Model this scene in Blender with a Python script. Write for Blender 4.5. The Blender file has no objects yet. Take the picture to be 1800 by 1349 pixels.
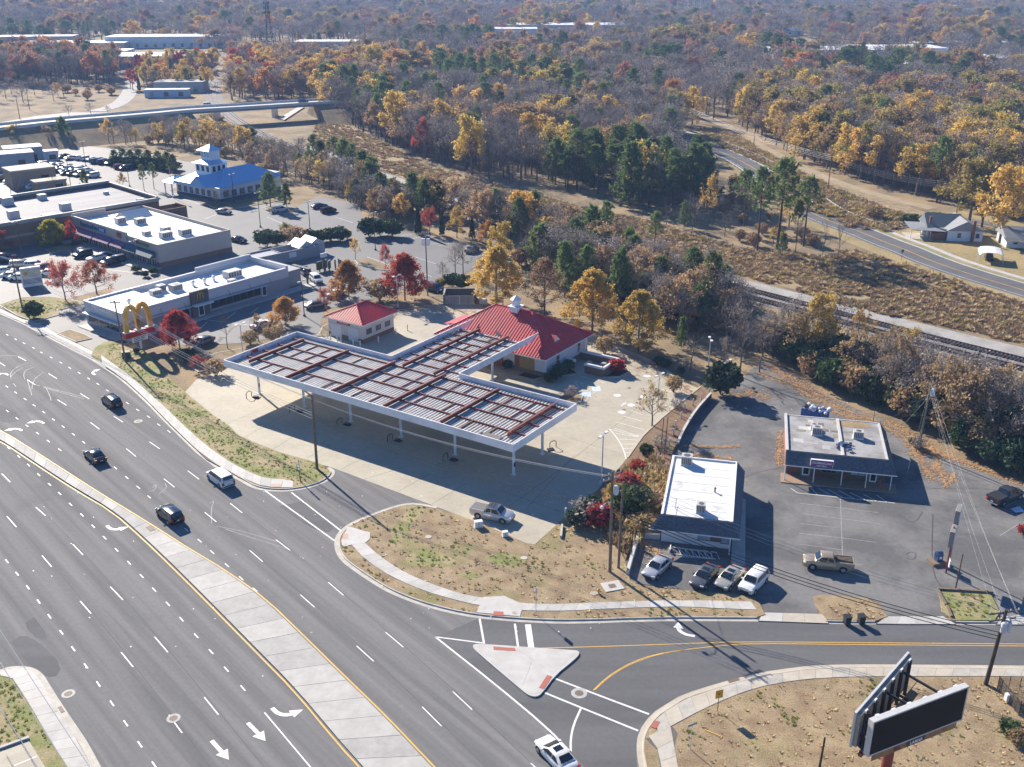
import bpy, bmesh, math, random
from mathutils import Vector, Matrix, noise as mnoise
from mathutils.geometry import tessellate_polygon
D = bpy.data
SC = bpy.context.scene
COL = SC.collection
PI = math.pi

# ---------------------------------------------------------------- camera, sky, sun, exposure
cam = D.objects.new('camera', D.cameras.new('camera')); COL.objects.link(cam)
cam.location = (0, 0, 64.2)
cam.rotation_euler = (math.radians(90-22.33), 0, 0)
cam.data.sensor_width = 36; cam.data.lens = 36.0
cam.data.clip_start = 1; cam.data.clip_end = 12000
SC.camera = cam

SUN_EL = math.radians(28.5)
SUN_DIR = Vector((-0.5736*math.cos(SUN_EL), 0.8192*math.cos(SUN_EL), math.sin(SUN_EL)))   # towards the sun
W = D.worlds.new('World'); SC.world = W; W.use_nodes = True
nt = W.node_tree; nt.nodes.clear()
sky = nt.nodes.new('ShaderNodeTexSky'); sky.sky_type = 'NISHITA'; sky.sun_disc = False
sky.sun_elevation = SUN_EL; sky.sun_rotation = math.atan2(SUN_DIR.x, SUN_DIR.y)
sky.air_density = 1.0; sky.dust_density = 0.0; sky.ozone_density = 10.0
bg = nt.nodes.new('ShaderNodeBackground'); bg.inputs['Strength'].default_value = 0.075
wo = nt.nodes.new('ShaderNodeOutputWorld')
nt.links.new(sky.outputs[0], bg.inputs[0]); nt.links.new(bg.outputs[0], wo.inputs[0])
sl = D.lights.new('sun', 'SUN'); sl.energy = 5.0; sl.angle = math.radians(0.53); sl.color = (1.0, 0.90, 0.77)
so = D.objects.new('sun', sl); COL.objects.link(so)
so.rotation_euler = SUN_DIR.to_track_quat('Z', 'Y').to_euler(); so.location = (-60, 120, 120)
vs = SC.view_settings
vs.view_transform = 'Standard'; vs.look = 'None'; vs.gamma = 1; vs.exposure = 1.0; vs.use_curve_mapping = False
SC.cycles.max_bounces = 5; SC.cycles.diffuse_bounces = 2; SC.cycles.glossy_bounces = 2
SC.cycles.transmission_bounces = 2; SC.cycles.volume_bounces = 0; SC.cycles.transparent_max_bounces = 6
SC.cycles.use_adaptive_sampling = True; SC.cycles.adaptive_threshold = .03

# ---------------------------------------------------------------- helpers
def tag(o, label=None, cat=None, group=None, kind=None):
    if label: o['label'] = label
    if cat: o['category'] = cat
    if group: o['group'] = group
    if kind: o['kind'] = kind
    return o

def link(o, parent=None):
    COL.objects.link(o)
    if parent: o.parent = parent
    return o

def thing(name, label, cat, loc=(0, 0, 0), rz=0.0, group=None):
    o = D.objects.new(name, None); o.empty_display_size = 0.3
    o.location = loc if len(loc) == 3 else (loc[0], loc[1], 0); o.rotation_euler = (0, 0, rz)
    link(o); return tag(o, label, cat, group)

class MB:
    def __init__(s): s.v = []; s.f = []; s.m = []
    def add(s, vs, fs, m=0):
        k = len(s.v); s.v += [tuple(x) for x in vs]
        for f in fs: s.f.append([i+k for i in f]); s.m.append(m)
        return s
    def box(s, x0, x1, y0, y1, z0, z1, m=0):
        vs = [(x0,y0,z0),(x1,y0,z0),(x1,y1,z0),(x0,y1,z0),(x0,y0,z1),(x1,y0,z1),(x1,y1,z1),(x0,y1,z1)]
        return s.add(vs, [(3,2,1,0),(4,5,6,7),(0,1,5,4),(1,2,6,5),(2,3,7,6),(3,0,4,7)], m)
    def obox(s, c, size, rz=0, ry=0, rx=0, m=0):
        M = Matrix.Translation(c) @ Matrix.Rotation(rz, 4, 'Z') @ Matrix.Rotation(ry, 4, 'Y') @ Matrix.Rotation(rx, 4, 'X')
        a, b, d = size[0]/2, size[1]/2, size[2]/2
        vs = [M @ Vector(p) for p in [(-a,-b,-d),(a,-b,-d),(a,b,-d),(-a,b,-d),(-a,-b,d),(a,-b,d),(a,b,d),(-a,b,d)]]
        return s.add(vs, [(3,2,1,0),(4,5,6,7),(0,1,5,4),(1,2,6,5),(2,3,7,6),(3,0,4,7)], m)
    def bar(s, p, q, w, h=None, m=0):
        p = Vector(p); q = Vector(q); d = q-p; L = d.length
        if L < 1e-6: return s
        h = h or w; z = d.normalized()
        x = z.cross(Vector((0,0,1)))
        if x.length < 1e-4: x = Vector((1,0,0))
        x.normalize(); y = x.cross(z)
        vs = []
        for e in (p, q):
            for sx, sy in ((-1,-1),(1,-1),(1,1),(-1,1)): vs.append(e + x*(sx*w/2) + y*(sy*h/2))
        return s.add(vs, [(3,2,1,0),(4,5,6,7),(0,1,5,4),(1,2,6,5),(2,3,7,6),(3,0,4,7)], m)
    def tube(s, p, q, r0, r1=None, n=8, m=0, caps=True):
        p = Vector(p); q = Vector(q); d = q-p
        if d.length < 1e-6: return s
        r1 = r0 if r1 is None else r1; z = d.normalized()
        x = z.cross(Vector((0,0,1)))
        if x.length < 1e-4: x = Vector((1,0,0))
        x.normalize(); y = z.cross(x)
        vs = []
        for e, r in ((p, r0), (q, r1)):
            for i in range(n):
                a = 2*PI*i/n; vs.append(e + x*(r*math.cos(a)) + y*(r*math.sin(a)))
        fs = [(i, (i+1)%n, n+(i+1)%n, n+i) for i in range(n)]
        if caps: fs += [tuple(range(n-1,-1,-1)), tuple(range(n, 2*n))]
        return s.add(vs, fs, m)
    def path(s, pts, r, n=5, m=0):
        for a, b in zip(pts, pts[1:]): s.tube(a, b, r, r, n, m, caps=False)
        return s
    def lathe(s, prof, n=16, c=(0,0,0), m=0):
        vs = []; k = len(prof)
        for i in range(n):
            a = 2*PI*i/n
            for r, z in prof: vs.append((c[0]+r*math.cos(a), c[1]+r*math.sin(a), c[2]+z))
        fs = [(i*k+j, ((i+1)%n)*k+j, ((i+1)%n)*k+j+1, i*k+j+1) for i in range(n) for j in range(k-1)]
        return s.add(vs, fs, m)
    def prism(s, pts, z0, z1, m=0, top=True, bottom=True, sides=True):
        if area2(pts) < 0: pts = pts[::-1]
        n = len(pts)
        vs = [(p[0],p[1],z0) for p in pts] + [(p[0],p[1],z1) for p in pts]
        fs = []
        if sides: fs += [(i, (i+1)%n, n+(i+1)%n, n+i) for i in range(n)]
        tr = tessellate_polygon([[Vector((p[0],p[1],0)) for p in pts]])
        for t in tr:
            a, b, c = t
            if area2([pts[a],pts[b],pts[c]]) < 0: a, c = c, a
            if top: fs.append((n+a, n+b, n+c))
            if bottom: fs.append((c, b, a))
        return s.add(vs, fs, m)
    def quad(s, a, b, c, d, m=0): return s.add([a,b,c,d], [(0,1,2,3)], m)
    def mesh(s, name, mats, smooth=None):
        me = D.meshes.new(name)
        me.from_pydata(s.v, [], s.f)
        for mt in (mats if isinstance(mats, (list, tuple)) else [mats]): me.materials.append(mt)
        if any(s.m): me.polygons.foreach_set('material_index', s.m)
        if smooth is not None:
            me.polygons.foreach_set('use_smooth', [True]*len(me.polygons))
            me.set_sharp_from_angle(angle=math.radians(smooth))
        me.update(); return me
    def build(s, name, mats, parent=None, loc=None, rz=0, smooth=None):
        o = D.objects.new(name, s.mesh(name, mats, smooth)); link(o, parent)
        if loc: o.location = loc
        if rz: o.rotation_euler = (0,0,rz)
        return o

def area2(p):
    return sum(p[i][0]*p[(i+1)%len(p)][1]-p[(i+1)%len(p)][0]*p[i][1] for i in range(len(p)))
def inpoly(x, y, P):
    c = False; n = len(P); j = n-1
    for i in range(n):
        if (P[i][1] > y) != (P[j][1] > y) and x < (P[j][0]-P[i][0])*(y-P[i][1])/(P[j][1]-P[i][1])+P[i][0]: c = not c
        j = i
    return c
def V2(p): return Vector((p[0], p[1]))
def resample(path, step):
    P = [V2(p) for p in path]; out = [P[0]]; acc = 0
    L = [(b-a).length for a, b in zip(P, P[1:])]; T = sum(L); n = max(1, round(T/step)); 
    for k in range(1, n+1):
        d = T*k/n; i = 0
        while i < len(L)-1 and d > L[i]: d -= L[i]; i += 1
        out.append(P[i].lerp(P[i+1], min(1, d/L[i]) if L[i] else 0))
    return out
def smooth_path(path, it=2):
    P = [V2(p) for p in path]
    for _ in range(it):
        Q = [P[0]]
        for a, b in zip(P, P[1:]): Q += [a.lerp(b, .25), a.lerp(b, .75)]
        Q.append(P[-1]); P = Q
    return P
def offset(path, d):
    P = [V2(p) for p in path]; out = []
    for i, p in enumerate(P):
        a = P[max(0, i-1)]; b = P[min(len(P)-1, i+1)]; t = (b-a).normalized()
        out.append(p + Vector((-t.y, t.x))*d)
    return out
def ribbon(name, path, o0, o1, z, mt, parent=None, z1=None):
    a = offset(path, o0); b = offset(path, o1); m = MB()
    for i in range(len(a)-1):
        m.quad((a[i].x,a[i].y,z),(b[i].x,b[i].y,z if z1 is None else z1),(b[i+1].x,b[i+1].y,z if z1 is None else z1),(a[i+1].x,a[i+1].y,z))
    if o1 > o0: m.f = [f[::-1] for f in m.f]
    return m.build(name, mt, parent)
def sheet(name, pts, z, mt, parent=None):
    m = MB(); m.prism([tuple(p) for p in pts], z-0.02, z, top=True, bottom=False, sides=False)
    o = m.build(name, mt, parent)
    if not parent: tag(o, kind='structure')
    return o
def slab_region(name, pts, z, mt, parent=None, z0=-0.05):
    m = MB(); m.prism([tuple(p) for p in pts], z0, z, bottom=False)
    o = m.build(name, mt, parent)
    if not parent: tag(o, kind='structure')
    return o
def line_quad(m, a, b, w, z):
    a = V2(a); b = V2(b); t = (b-a).normalized(); n = Vector((-t.y, t.x))*w/2
    m.quad((a.x-n.x,a.y-n.y,z),(b.x-n.x,b.y-n.y,z),(b.x+n.x,b.y+n.y,z),(a.x+n.x,a.y+n.y,z))
def stripe(name, path, w, z, mt, parent):
    P = [V2(p) for p in path]; m = MB()
    a = offset(P, -w/2); b = offset(P, w/2)
    for i in range(len(P)-1): m.quad((a[i].x,a[i].y,z),(a[i+1].x,a[i+1].y,z),(b[i+1].x,b[i+1].y,z),(b[i].x,b[i].y,z))
    return m.build(name, mt, parent)
def kerb(name, path, side, mt, gutter=0.5, gmat=None):
    """gutter pan and upstand kerb; path is the road-side edge, side +1 = kerb lies to the left of the path"""
    P = [V2(p) for p in path]; m = MB(); rows = []
    prof = [(0,.014),(gutter,.02),(gutter+.03,.14),(gutter+.17,.15),(gutter+.2,.0)]
    offs = [offset(P, side*d) for d, z in prof]
    for i in range(len(P)-1):
        for k in range(len(prof)-1):
            q = [(offs[k][i].x,offs[k][i].y,prof[k][1]),(offs[k][i+1].x,offs[k][i+1].y,prof[k][1]),(offs[k+1][i+1].x,offs[k+1][i+1].y,prof[k+1][1]),(offs[k+1][i].x,offs[k+1][i].y,prof[k+1][1])]
            m.quad(*(q if side > 0 else q[::-1]), m=0)
    o = m.build(name, mt); return tag(o, kind='structure')
def slabs(parent, A, B, step, z, th, mt, name='slab', gap=.025, jit=.006, seed=1):
    """concrete slabs between two edge lines"""
    rnd = random.Random(seed)
    n = max(2, round((sum((b-a).length for a, b in zip(map(V2, A), map(V2, A[1:])))+sum((b-a).length for a, b in zip(map(V2, B), map(V2, B[1:]))))/2/step))
    a = resample_n(A, n); b = resample_n(B, n)
    for i in range(n):
        g = gap/step
        q = [a[i].lerp(a[i+1], g/2), a[i].lerp(a[i+1], 1-g/2), b[i].lerp(b[i+1], 1-g/2), b[i].lerp(b[i+1], g/2)]
        m = MB(); m.prism([(p.x, p.y) for p in q], z-th, z+rnd.uniform(-jit, jit), bottom=False)
        m.build(name, mt[rnd.randrange(len(mt))] if isinstance(mt, list) else mt, parent)
def resample_n(path, n):
    P = [V2(p) for p in path]; L = [(b-a).length for a, b in zip(P, P[1:])]; T = sum(L); out = []
    for k in range(n+1):
        d = T*k/n; i = 0
        while i < len(L)-1 and d > L[i]: d -= L[i]; i += 1
        out.append(P[i].lerp(P[i+1], min(1, d/L[i]) if L[i] else 0))
    return out
def copy_tree(o, parent=None, mats=None):
    c = o.copy(); COL.objects.link(c); c.parent = parent
    for ch in list(o.children): copy_tree(ch, c)
    return c
def text_mesh(body, size, mt, parent, loc, rot, extrude=.02, name='lettering', align='CENTER', bold=0.0, sx=1.0):
    cu = D.curves.new('txt', 'FONT'); cu.body = body; cu.size = size; cu.extrude = extrude
    cu.align_x = align; cu.align_y = 'CENTER'; cu.offset = bold; cu.resolution_u = 2
    t = D.objects.new('txt', cu); me = D.meshes.new_from_object(t)
    D.objects.remove(t); D.curves.remove(cu)
    me.name = name; me.materials.clear(); me.materials.append(mt)
    o = D.objects.new(name, me); link(o, parent); o.location = loc; o.rotation_euler = rot; o.scale = (sx, 1, 1)
    return o

# ---------------------------------------------------------------- materials
MATS = {}
def mat(name, rgb, rough=.75, var=.12, scale=1.5, detail=6, bump=0, bscale=None, metal=0, spec=.5, rgb2=None, mix=(.45,.6), scale2=.12,
        coat=0, trans=0, objrand=0, stretch=None, transl=0, huevar=0, bdist=.02, rgb3=None, mix3=(.55,.66), scale3=.12):
    if name in MATS: return MATS[name]
    mt = D.materials.new(name); mt.use_nodes = True; t = mt.node_tree; N = t.nodes; Lk = t.links
    b = N['Principled BSDF']; out = N['Material Output']
    b.inputs['Roughness'].default_value = rough; b.inputs['Metallic'].default_value = metal
    b.inputs['Specular IOR Level'].default_value = spec
    if coat: b.inputs['Coat Weight'].default_value = coat; b.inputs['Coat Roughness'].default_value = .05
    geo = N.new('ShaderNodeNewGeometry'); vec = geo.outputs['Position']
    if stretch:
        mp = N.new('ShaderNodeMapping'); mp.inputs['Rotation'].default_value = (0,0,-stretch[0]); 
        vr = N.new('ShaderNodeVectorRotate'); vr.rotation_type = 'Z_AXIS'; vr.inputs['Angle'].default_value = -stretch[0]
        Lk.new(vec, vr.inputs['Vector']); mp.inputs['Rotation'].default_value = (0,0,0); mp.inputs['Scale'].default_value = (stretch[1], stretch[2], 1)
        Lk.new(vr.outputs[0], mp.inputs['Vector']); vec2 = mp.outputs[0]
    else: vec2 = vec
    n1 = N.new('ShaderNodeTexNoise'); n1.inputs['Scale'].default_value = scale; n1.inputs['Detail'].default_value = detail; n1.inputs['Roughness'].default_value = .65
    Lk.new(vec, n1.inputs['Vector'])
    col = None
    if rgb2 is not None:
        n2 = N.new('ShaderNodeTexNoise'); n2.inputs['Scale'].default_value = scale2; n2.inputs['Detail'].default_value = 7; n2.inputs['Roughness'].default_value = .62
        Lk.new(vec2, n2.inputs['Vector'])
        mr = N.new('ShaderNodeMapRange'); mr.inputs['From Min'].default_value = mix[0]; mr.inputs['From Max'].default_value = mix[1]
        Lk.new(n2.outputs[0], mr.inputs['Value'])
        mx = N.new('ShaderNodeMix'); mx.data_type = 'RGBA'; mx.inputs['A'].default_value = (*rgb, 1); mx.inputs['B'].default_value = (*rgb2, 1)
        Lk.new(mr.outputs[0], mx.inputs['Factor']); col = mx.outputs['Result']
    if rgb3 is not None:
        n4 = N.new('ShaderNodeTexNoise'); n4.inputs['Scale'].default_value = scale3; n4.inputs['Detail'].default_value = 8; n4.inputs['Roughness'].default_value = .6
        Lk.new(vec, n4.inputs['Vector']); m4_ = N.new('ShaderNodeMapRange'); m4_.inputs['From Min'].default_value = mix3[0]; m4_.inputs['From Max'].default_value = mix3[1]; Lk.new(n4.outputs[0], m4_.inputs['Value'])
        mx3 = N.new('ShaderNodeMix'); mx3.data_type = 'RGBA'; mx3.inputs['B'].default_value = (*rgb3, 1); Lk.new(col, mx3.inputs['A']); Lk.new(m4_.outputs[0], mx3.inputs['Factor']); col = mx3.outputs['Result']
    hs = N.new('ShaderNodeHueSaturation')
    if col: Lk.new(col, hs.inputs['Color'])
    else: hs.inputs['Color'].default_value = (*rgb, 1)
    mv = N.new('ShaderNodeMapRange'); mv.inputs['From Min'].default_value = .3; mv.inputs['From Max'].default_value = .7
    mv.inputs['To Min'].default_value = 1-var; mv.inputs['To Max'].default_value = 1+var
    Lk.new(n1.outputs[0], mv.inputs['Value'])
    val = mv.outputs[0]
    if objrand:
        oi = N.new('ShaderNodeObjectInfo')
        mo = N.new('ShaderNodeMapRange'); mo.inputs['To Min'].default_value = 1-objrand; mo.inputs['To Max'].default_value = 1+objrand
        Lk.new(oi.outputs['Random'], mo.inputs['Value'])
        ml = N.new('ShaderNodeMath'); ml.operation = 'MULTIPLY'; Lk.new(val, ml.inputs[0]); Lk.new(mo.outputs[0], ml.inputs[1]); val = ml.outputs[0]
        if huevar:
            m3 = N.new('ShaderNodeMath'); m3.operation = 'MULTIPLY'; m3.inputs[1].default_value = 7.31; Lk.new(oi.outputs['Random'], m3.inputs[0])
            m4 = N.new('ShaderNodeMath'); m4.operation = 'FRACT'; Lk.new(m3.outputs[0], m4.inputs[0])
            m5 = N.new('ShaderNodeMapRange'); m5.inputs['To Min'].default_value = .5-huevar; m5.inputs['To Max'].default_value = .5+huevar
            Lk.new(m4.outputs[0], m5.inputs['Value']); Lk.new(m5.outputs[0], hs.inputs['Hue'])
    Lk.new(val, hs.inputs['Value'])
    Lk.new(hs.outputs[0], b.inputs['Base Color'])
    if bump:
        n3 = N.new('ShaderNodeTexNoise'); n3.inputs['Scale'].default_value = bscale or scale*6; n3.inputs['Detail'].default_value = 4
        Lk.new(vec, n3.inputs['Vector'])
        bp = N.new('ShaderNodeBump'); bp.inputs['Strength'].default_value = bump; bp.inputs['Distance'].default_value = bdist
        Lk.new(n3.outputs[0], bp.inputs['Height']); Lk.new(bp.outputs[0], b.inputs['Normal'])
    if transl:
        tr = N.new('ShaderNodeBsdfTranslucent'); Lk.new(hs.outputs[0], tr.inputs['Color'])
        ms = N.new('ShaderNodeMixShader'); ms.inputs[0].default_value = transl
        Lk.new(b.outputs[0], ms.inputs[1]); Lk.new(tr.outputs[0], ms.inputs[2]); Lk.new(ms.outputs[0], out.inputs['Surface'])
    MATS[name] = mt; return mt

# ---------------------------------------------------------------- surfaces
ROAD_A = -0.8425
A_ROAD = mat('asphalt_road', (.218,.215,.209), .9, .08, 2.2, spec=.25, rgb2=(.135,.134,.133), mix=(.36,.68), scale2=.35, stretch=(ROAD_A,.05,2.0), rgb3=(.12,.12,.12), mix3=(.6,.8), scale3=.07, bump=.25, bscale=40, bdist=.006)
A_SIDE = mat('asphalt_side_street', (.145,.146,.149), .88, .08, 2.0, spec=.25, rgb2=(.115,.116,.119), mix=(.4,.62), scale2=.25, stretch=(0,.1,.9), bump=.25, bscale=40, bdist=.006)
A_OLD = mat('asphalt_worn_lot', (.20,.197,.19), .88, .13, 1.8, spec=.25, rgb2=(.125,.124,.123), mix=(.42,.58), scale2=.12, bump=.3, bscale=30, bdist=.008)
A_LOT = mat('asphalt_shop_lot', (.17,.17,.17), .7, .1, 2.0, spec=.4, rgb2=(.15,.15,.152), mix=(.42,.6), scale2=.1, bump=.25, bscale=30, bdist=.006)
C_LOT = mat('concrete_forecourt', (.44,.40,.31), .75, .09, 1.2, rgb2=(.37,.335,.26), mix=(.42,.66), scale2=.16, bump=.15, bscale=30, bdist=.004)
C_WALK = mat('concrete_walk', (.47,.46,.43), .75, .08, 1.5, rgb2=(.41,.40,.37), mix=(.4,.6), scale2=.5)
C_WALK2 = mat('concrete_walk_pale', (.53,.52,.49), .75, .06, 1.5, rgb2=(.48,.46,.43), mix=(.4,.6), scale2=.5)
C_TAN = mat('concrete_tan', (.52,.47,.38), .75, .08, 1.5, rgb2=(.46,.41,.33), mix=(.4,.6), scale2=.4)
C_MED = mat('concrete_median', (.42,.41,.385), .78, .08, 2.0, rgb2=(.35,.34,.32), mix=(.38,.62), scale2=.6)
C_KERB = mat('concrete_kerb', (.50,.47,.41), .75, .1, 2.0, rgb2=(.40,.375,.33), mix=(.4,.62), scale2=.7)
C_JOINT = mat('joint_dark', (.12,.115,.105), .9, .2, 3)
GRAVEL = mat('gravel_pale', (.40,.385,.36), .9, .25, 5, rgb2=(.30,.28,.25), mix=(.4,.62), scale2=.25, bump=.6, bscale=14, bdist=.05)
BALLAST = mat('ballast', (.26,.24,.23), .92, .35, 9, rgb2=(.19,.17,.155), mix=(.4,.62), scale2=.3, bump=.8, bscale=12, bdist=.06)
LITTER = mat('leaf_litter_ground', (.33,.235,.125), .95, .35, 3.5, rgb2=(.19,.145,.08), mix=(.40,.60), scale2=.09, bump=.7, bscale=9, bdist=.08)
DRYGRASS = mat('dry_grass', (.375,.285,.165), .95, .5, 7, rgb2=(.25,.175,.10), mix=(.36,.64), scale2=.45, rgb3=(.215,.215,.07), mix3=(.54,.72), scale3=.13, bump=.7, bscale=14, bdist=.06)
MOWN = mat('green_grass', (.22,.235,.075), .95, .38, 6, rgb2=(.38,.30,.17), mix=(.42,.60), scale2=.35, bump=.7, bscale=14, bdist=.06)
PALEFIELD = mat('straw_field', (.36,.27,.12), .95, .28, 1.5, rgb2=(.25,.2,.085), mix=(.42,.62), scale2=.08, bump=.5, bscale=6, bdist=.1)
DIRT = mat('dirt_track', (.40,.31,.2), .95, .2, 2, rgb2=(.3,.24,.15), mix=(.4,.6), scale2=.2)
P_WHITE = mat('paint_white', (.78,.78,.76), .6, .10, 3, rgb2=(.58,.58,.57), mix=(.45,.72), scale2=2.5)
P_WORN = mat('paint_worn', (.36,.36,.355), .65, .3, 3, rgb2=(.25,.25,.25), mix=(.45,.65), scale2=2.0)
P_YELLOW = mat('paint_yellow', (.72,.42,.06), .6, .12, 3, rgb2=(.58,.36,.09), mix=(.45,.7), scale2=2)
P_BLUE = mat('paint_blue', (.06,.16,.42), .6, .1, 3)
BRICKRED = mat('tactile_red', (.42,.12,.09), .8, .1, 6)

def terrain_h(x, y):
    d = max(0.0, y-560)/900.0
    k = min(1.0, d)
    h = mnoise.fractal(Vector((x/520.0, y/420.0, 3.3)), 1.0, 2.0, 3)*13*k
    return h + k*k*4 - .03
m = MB()
ys = [-60,-20,20,60,100,150,200,260,330,400,470,540] + [580+40*i for i in range(30)] + [1800+120*i for i in range(14)] + [3600,4200,5200,7000]
NX = 48; rows = []
for y in ys:
    w = 160+abs(y)*.95
    r = []
    for i in range(NX+1):
        x = (i/NX*2-1)*w; r.append((x, y, terrain_h(x, y)))
    rows.append(r)
vs = [p for r in rows for p in r]
fs = [(a*(NX+1)+i, a*(NX+1)+i+1, (a+1)*(NX+1)+i+1, (a+1)*(NX+1)+i) for a in range(len(ys)-1) for i in range(NX)]
m.add(vs, fs)
ground = tag(m.build('ground', LITTER, smooth=180), 'brown leaf-strewn ground running to the wooded horizon', 'ground', kind='structure')

S1_GUT = smooth_path([(-73.83,167.25),(-69.26,162.56),(-64.39,157),(-58.33,149.07),(-50.92,138.77),(-42.76,127.71),(-36.31,121.74),(-34.45,119.98),(-32.53,119.14),(-30.61,118.92),(-29.14,119.03),(-27.26,119.66),(-25.57,120.73),(-24.56,122.07),(-24.06,123.72),(-24.19,124.98),(-25.05,125.97)], 1)
S2_GUT = smooth_path([(-9.51,114.93),(-12.31,115.97),(-14.11,115.67),(-15.82,114.63),(-17.46,113.25),(-18.98,111.93),(-20.28,110.53),(-21.1,108.98),(-21.41,107.15),(-21.16,105.41),(-20.76,103.93),(-19.97,102.28),(-18.85,100.86),(-17.21,99.08),(-15.73,97.55),(-13.59,95.54),(-10.28,93.38),(-6.86,91.81),(-3.8,90.88),(-0.78,90.38),(1.97,90.07),(4.96,89.87),(8.97,89.97),(11.98,90.17),(18,90.38),(25.96,90.28)], 1)
S3_GUT = smooth_path([(11.14,63.98),(10.95,69.15),(10.95,71.37),(11.4,73.54),(12.76,75.8),(14.55,77.37),(16.19,78.66),(20.14,80.41),(24.08,81.86),(28.03,82.74),(30.94,83.09),(35.64,83.18),(50.56,82.96),(67.23,82.65)], 1)
LEFT_GUT = smooth_path([(-53.01,81.09),(-50.26,82.3),(-49.63,82.83),(-48.35,82.91),(-47.12,82.65),(-46.01,81.9),(-45.19,81),(-43.83,79.32),(-41.43,76.46),(-39.49,74.21),(-37.72,72.15),(-35.44,69.15),(-29.2,61.05)], 1)
road_poly = [(-200.4,252.2),(-112,200.7),(-101.1,192.2),(-90.6,183.4),(-75.2,170.8),(-63.11,156.92),(-47.39,135.41),(-32.41,120.3),(-26.08,122.89),(-25.01,127.13),(-19.99,123.22),(-9.33,115.52),(-7.16,112.89),(0,91.09),(26.07,90.78),(83.85,90.17),(78.06,82.12),(27.88,82.12),(13.22,72.58),(8.76,58.85),(-33.32,56.75),(-42.1,71.16),(-51.46,77.93),(-65.85,80.41),(-163.34,150.21)]
main_road = tag(sheet('main_road', road_poly, .006, A_ROAD), 'wide grey multi-lane asphalt road with white lane dashes', 'road')
side_poly = [(-3.61,90.78),(-7.91,87.62),(-1.64,80.16),(3.1,74.21),(5.2,70.87),(7.66,66.78),(10.59,63.98),(10.82,69.77),(11.14,72.58),(13.2,76.35),(16.19,78.66),(24.06,81.78),(30.91,83),(78.31,82.47),(83.78,90.07),(17.98,90.28),(5.98,89.97),(0.3,90.58)]
side_street = tag(sheet('side_street', side_poly, .010, A_SIDE), 'darker two-lane side street joining the main road', 'road')

def long_dashes(quads, w=.12, name='lane_dash', parent=main_road, z=.016, mt=None):
    for i in range(0, len(quads)-1, 2):
        m = MB(); line_quad(m, quads[i], quads[i+1], w, z); m.build(name, mt or P_WHITE, parent)
def short_dashes(pts, ln=1.0, w=.14, parent=main_road, z=.016):
    P = [V2(p) for p in pts]
    for i, p in enumerate(P):
        t = (P[min(i+1, len(P)-1)]-P[max(0, i-1)]).normalized()*ln/2
        m = MB(); line_quad(m, p-t, p+t, w, z); m.build('lane_dash', P_WHITE, parent)
long_dashes([(-87.04,168.7),(-84.75,166.7),(-78.36,160.73),(-75.97,158.43),(-69.6,152.08),(-67.25,149.75),(-60.97,143.12),(-58.8,140.92),(-52.56,134.06),(-50.29,131.71),(-44.31,124.9),(-42.05,122.4),(-36.21,115.82),(-34.03,113.32),(-28.41,106.84),(-26.21,104.39),(-20.59,97.67),(-18.48,95.1),(-13.09,88.39),(-11.02,85.91),(-5.64,79.07),(-3.7,76.5),(1.63,69.63),(3.37,67.36)])
long_dashes([(-88.87,165.79),(-87.24,164.16),(-80.79,158.05),(-78.4,155.69),(-72.22,149.52),(-69.87,147.26),(-63.66,140.81),(-61.38,138.37),(-55.11,131.81),(-52.86,129.25),(-46.84,122.56),(-44.65,120.14),(-38.8,113.46),(-36.69,111.05),(-30.98,104.39),(-28.87,101.91),(-23.24,95.21),(-21.26,92.85),(-15.78,86.1),(-13.74,83.63),(-8.38,76.9),(-6.41,74.28),(-0.96,67.11),(0.56,65.08)])
long_dashes([(-69.34,124.05),(-67.06,121.58),(-60.71,114.78),(-58.56,112.6),(-52.44,105.8),(-50.28,103.39),(-44.67,96.76),(-42.39,94.23),(-36.79,87.62),(-34.65,85.08),(-29.09,78.26),(-27.09,75.8),(-21.43,68.82),(-19.44,66.34)])
long_dashes([(-63.35,112.46),(-60.95,109.8),(-55.03,103.26),(-52.88,100.82),(-46.96,94.02),(-44.9,91.7),(-39.35,85.08),(-37.34,82.74),(-31.66,75.8),(-29.73,73.39),(-24.06,66.34),(-22.32,64.1)])
long_dashes([(-22.91,76.11),(-16.49,68.02)], .13, 'lane_line')
short_dashes([(-94.2,180.2),(-91.5,177.7),(-89,175.6),(-86.3,173.2),(-83.8,170.8),(-81.02,168.28),(-78.31,165.79),(-75.81,163.36),(-73.27,160.99),(-70.65,158.43),(-68.25,156.06),(-65.63,153.27),(-63.09,150.79),(-60.63,148.16),(-58.11,145.49),(-55.59,142.91),(-53.09,139.99),(-50.8,137.57)])
short_dashes([(-82.74,154.95),(-80.17,152.43),(-77.47,149.75),(-74.95,147.26),(-72.32,144.62),(-69.68,141.85),(-67.16,139.28),(-64.56,136.58),(-62.01,133.87),(-59.54,131.25),(-57.08,128.54),(-54.49,125.75),(-51.93,122.89),(-49.47,120.14),(-47.16,117.49),(-44.68,114.78),(-42.28,111.89),(-39.83,109.12),(-37.51,106.58),(-35.31,104.01),(-32.84,101.18),(-30.54,98.47),(-28.47,96.2)])
short_dashes([(-78.14,145.06),(-75.4,142.27),(-72.7,139.58),(-70.01,136.97),(-67.27,134.25),(-64.47,131.44)])
short_dashes([(-72.02,131.99),(-69.34,129.25),(-66.82,126.61),(-64.17,123.72),(-61.54,120.94),(-59.15,118.41),(-56.58,115.52),(-54.06,112.79),(-51.57,109.98),(-49.18,107.28),(-46.75,104.52),(-44.28,101.67),(-41.92,98.93),(-39.62,96.2),(-37.26,93.48),(-34.95,90.68),(-32.57,87.81),(-30.32,85.17),(-28.06,82.39),(-25.75,79.57)])
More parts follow.
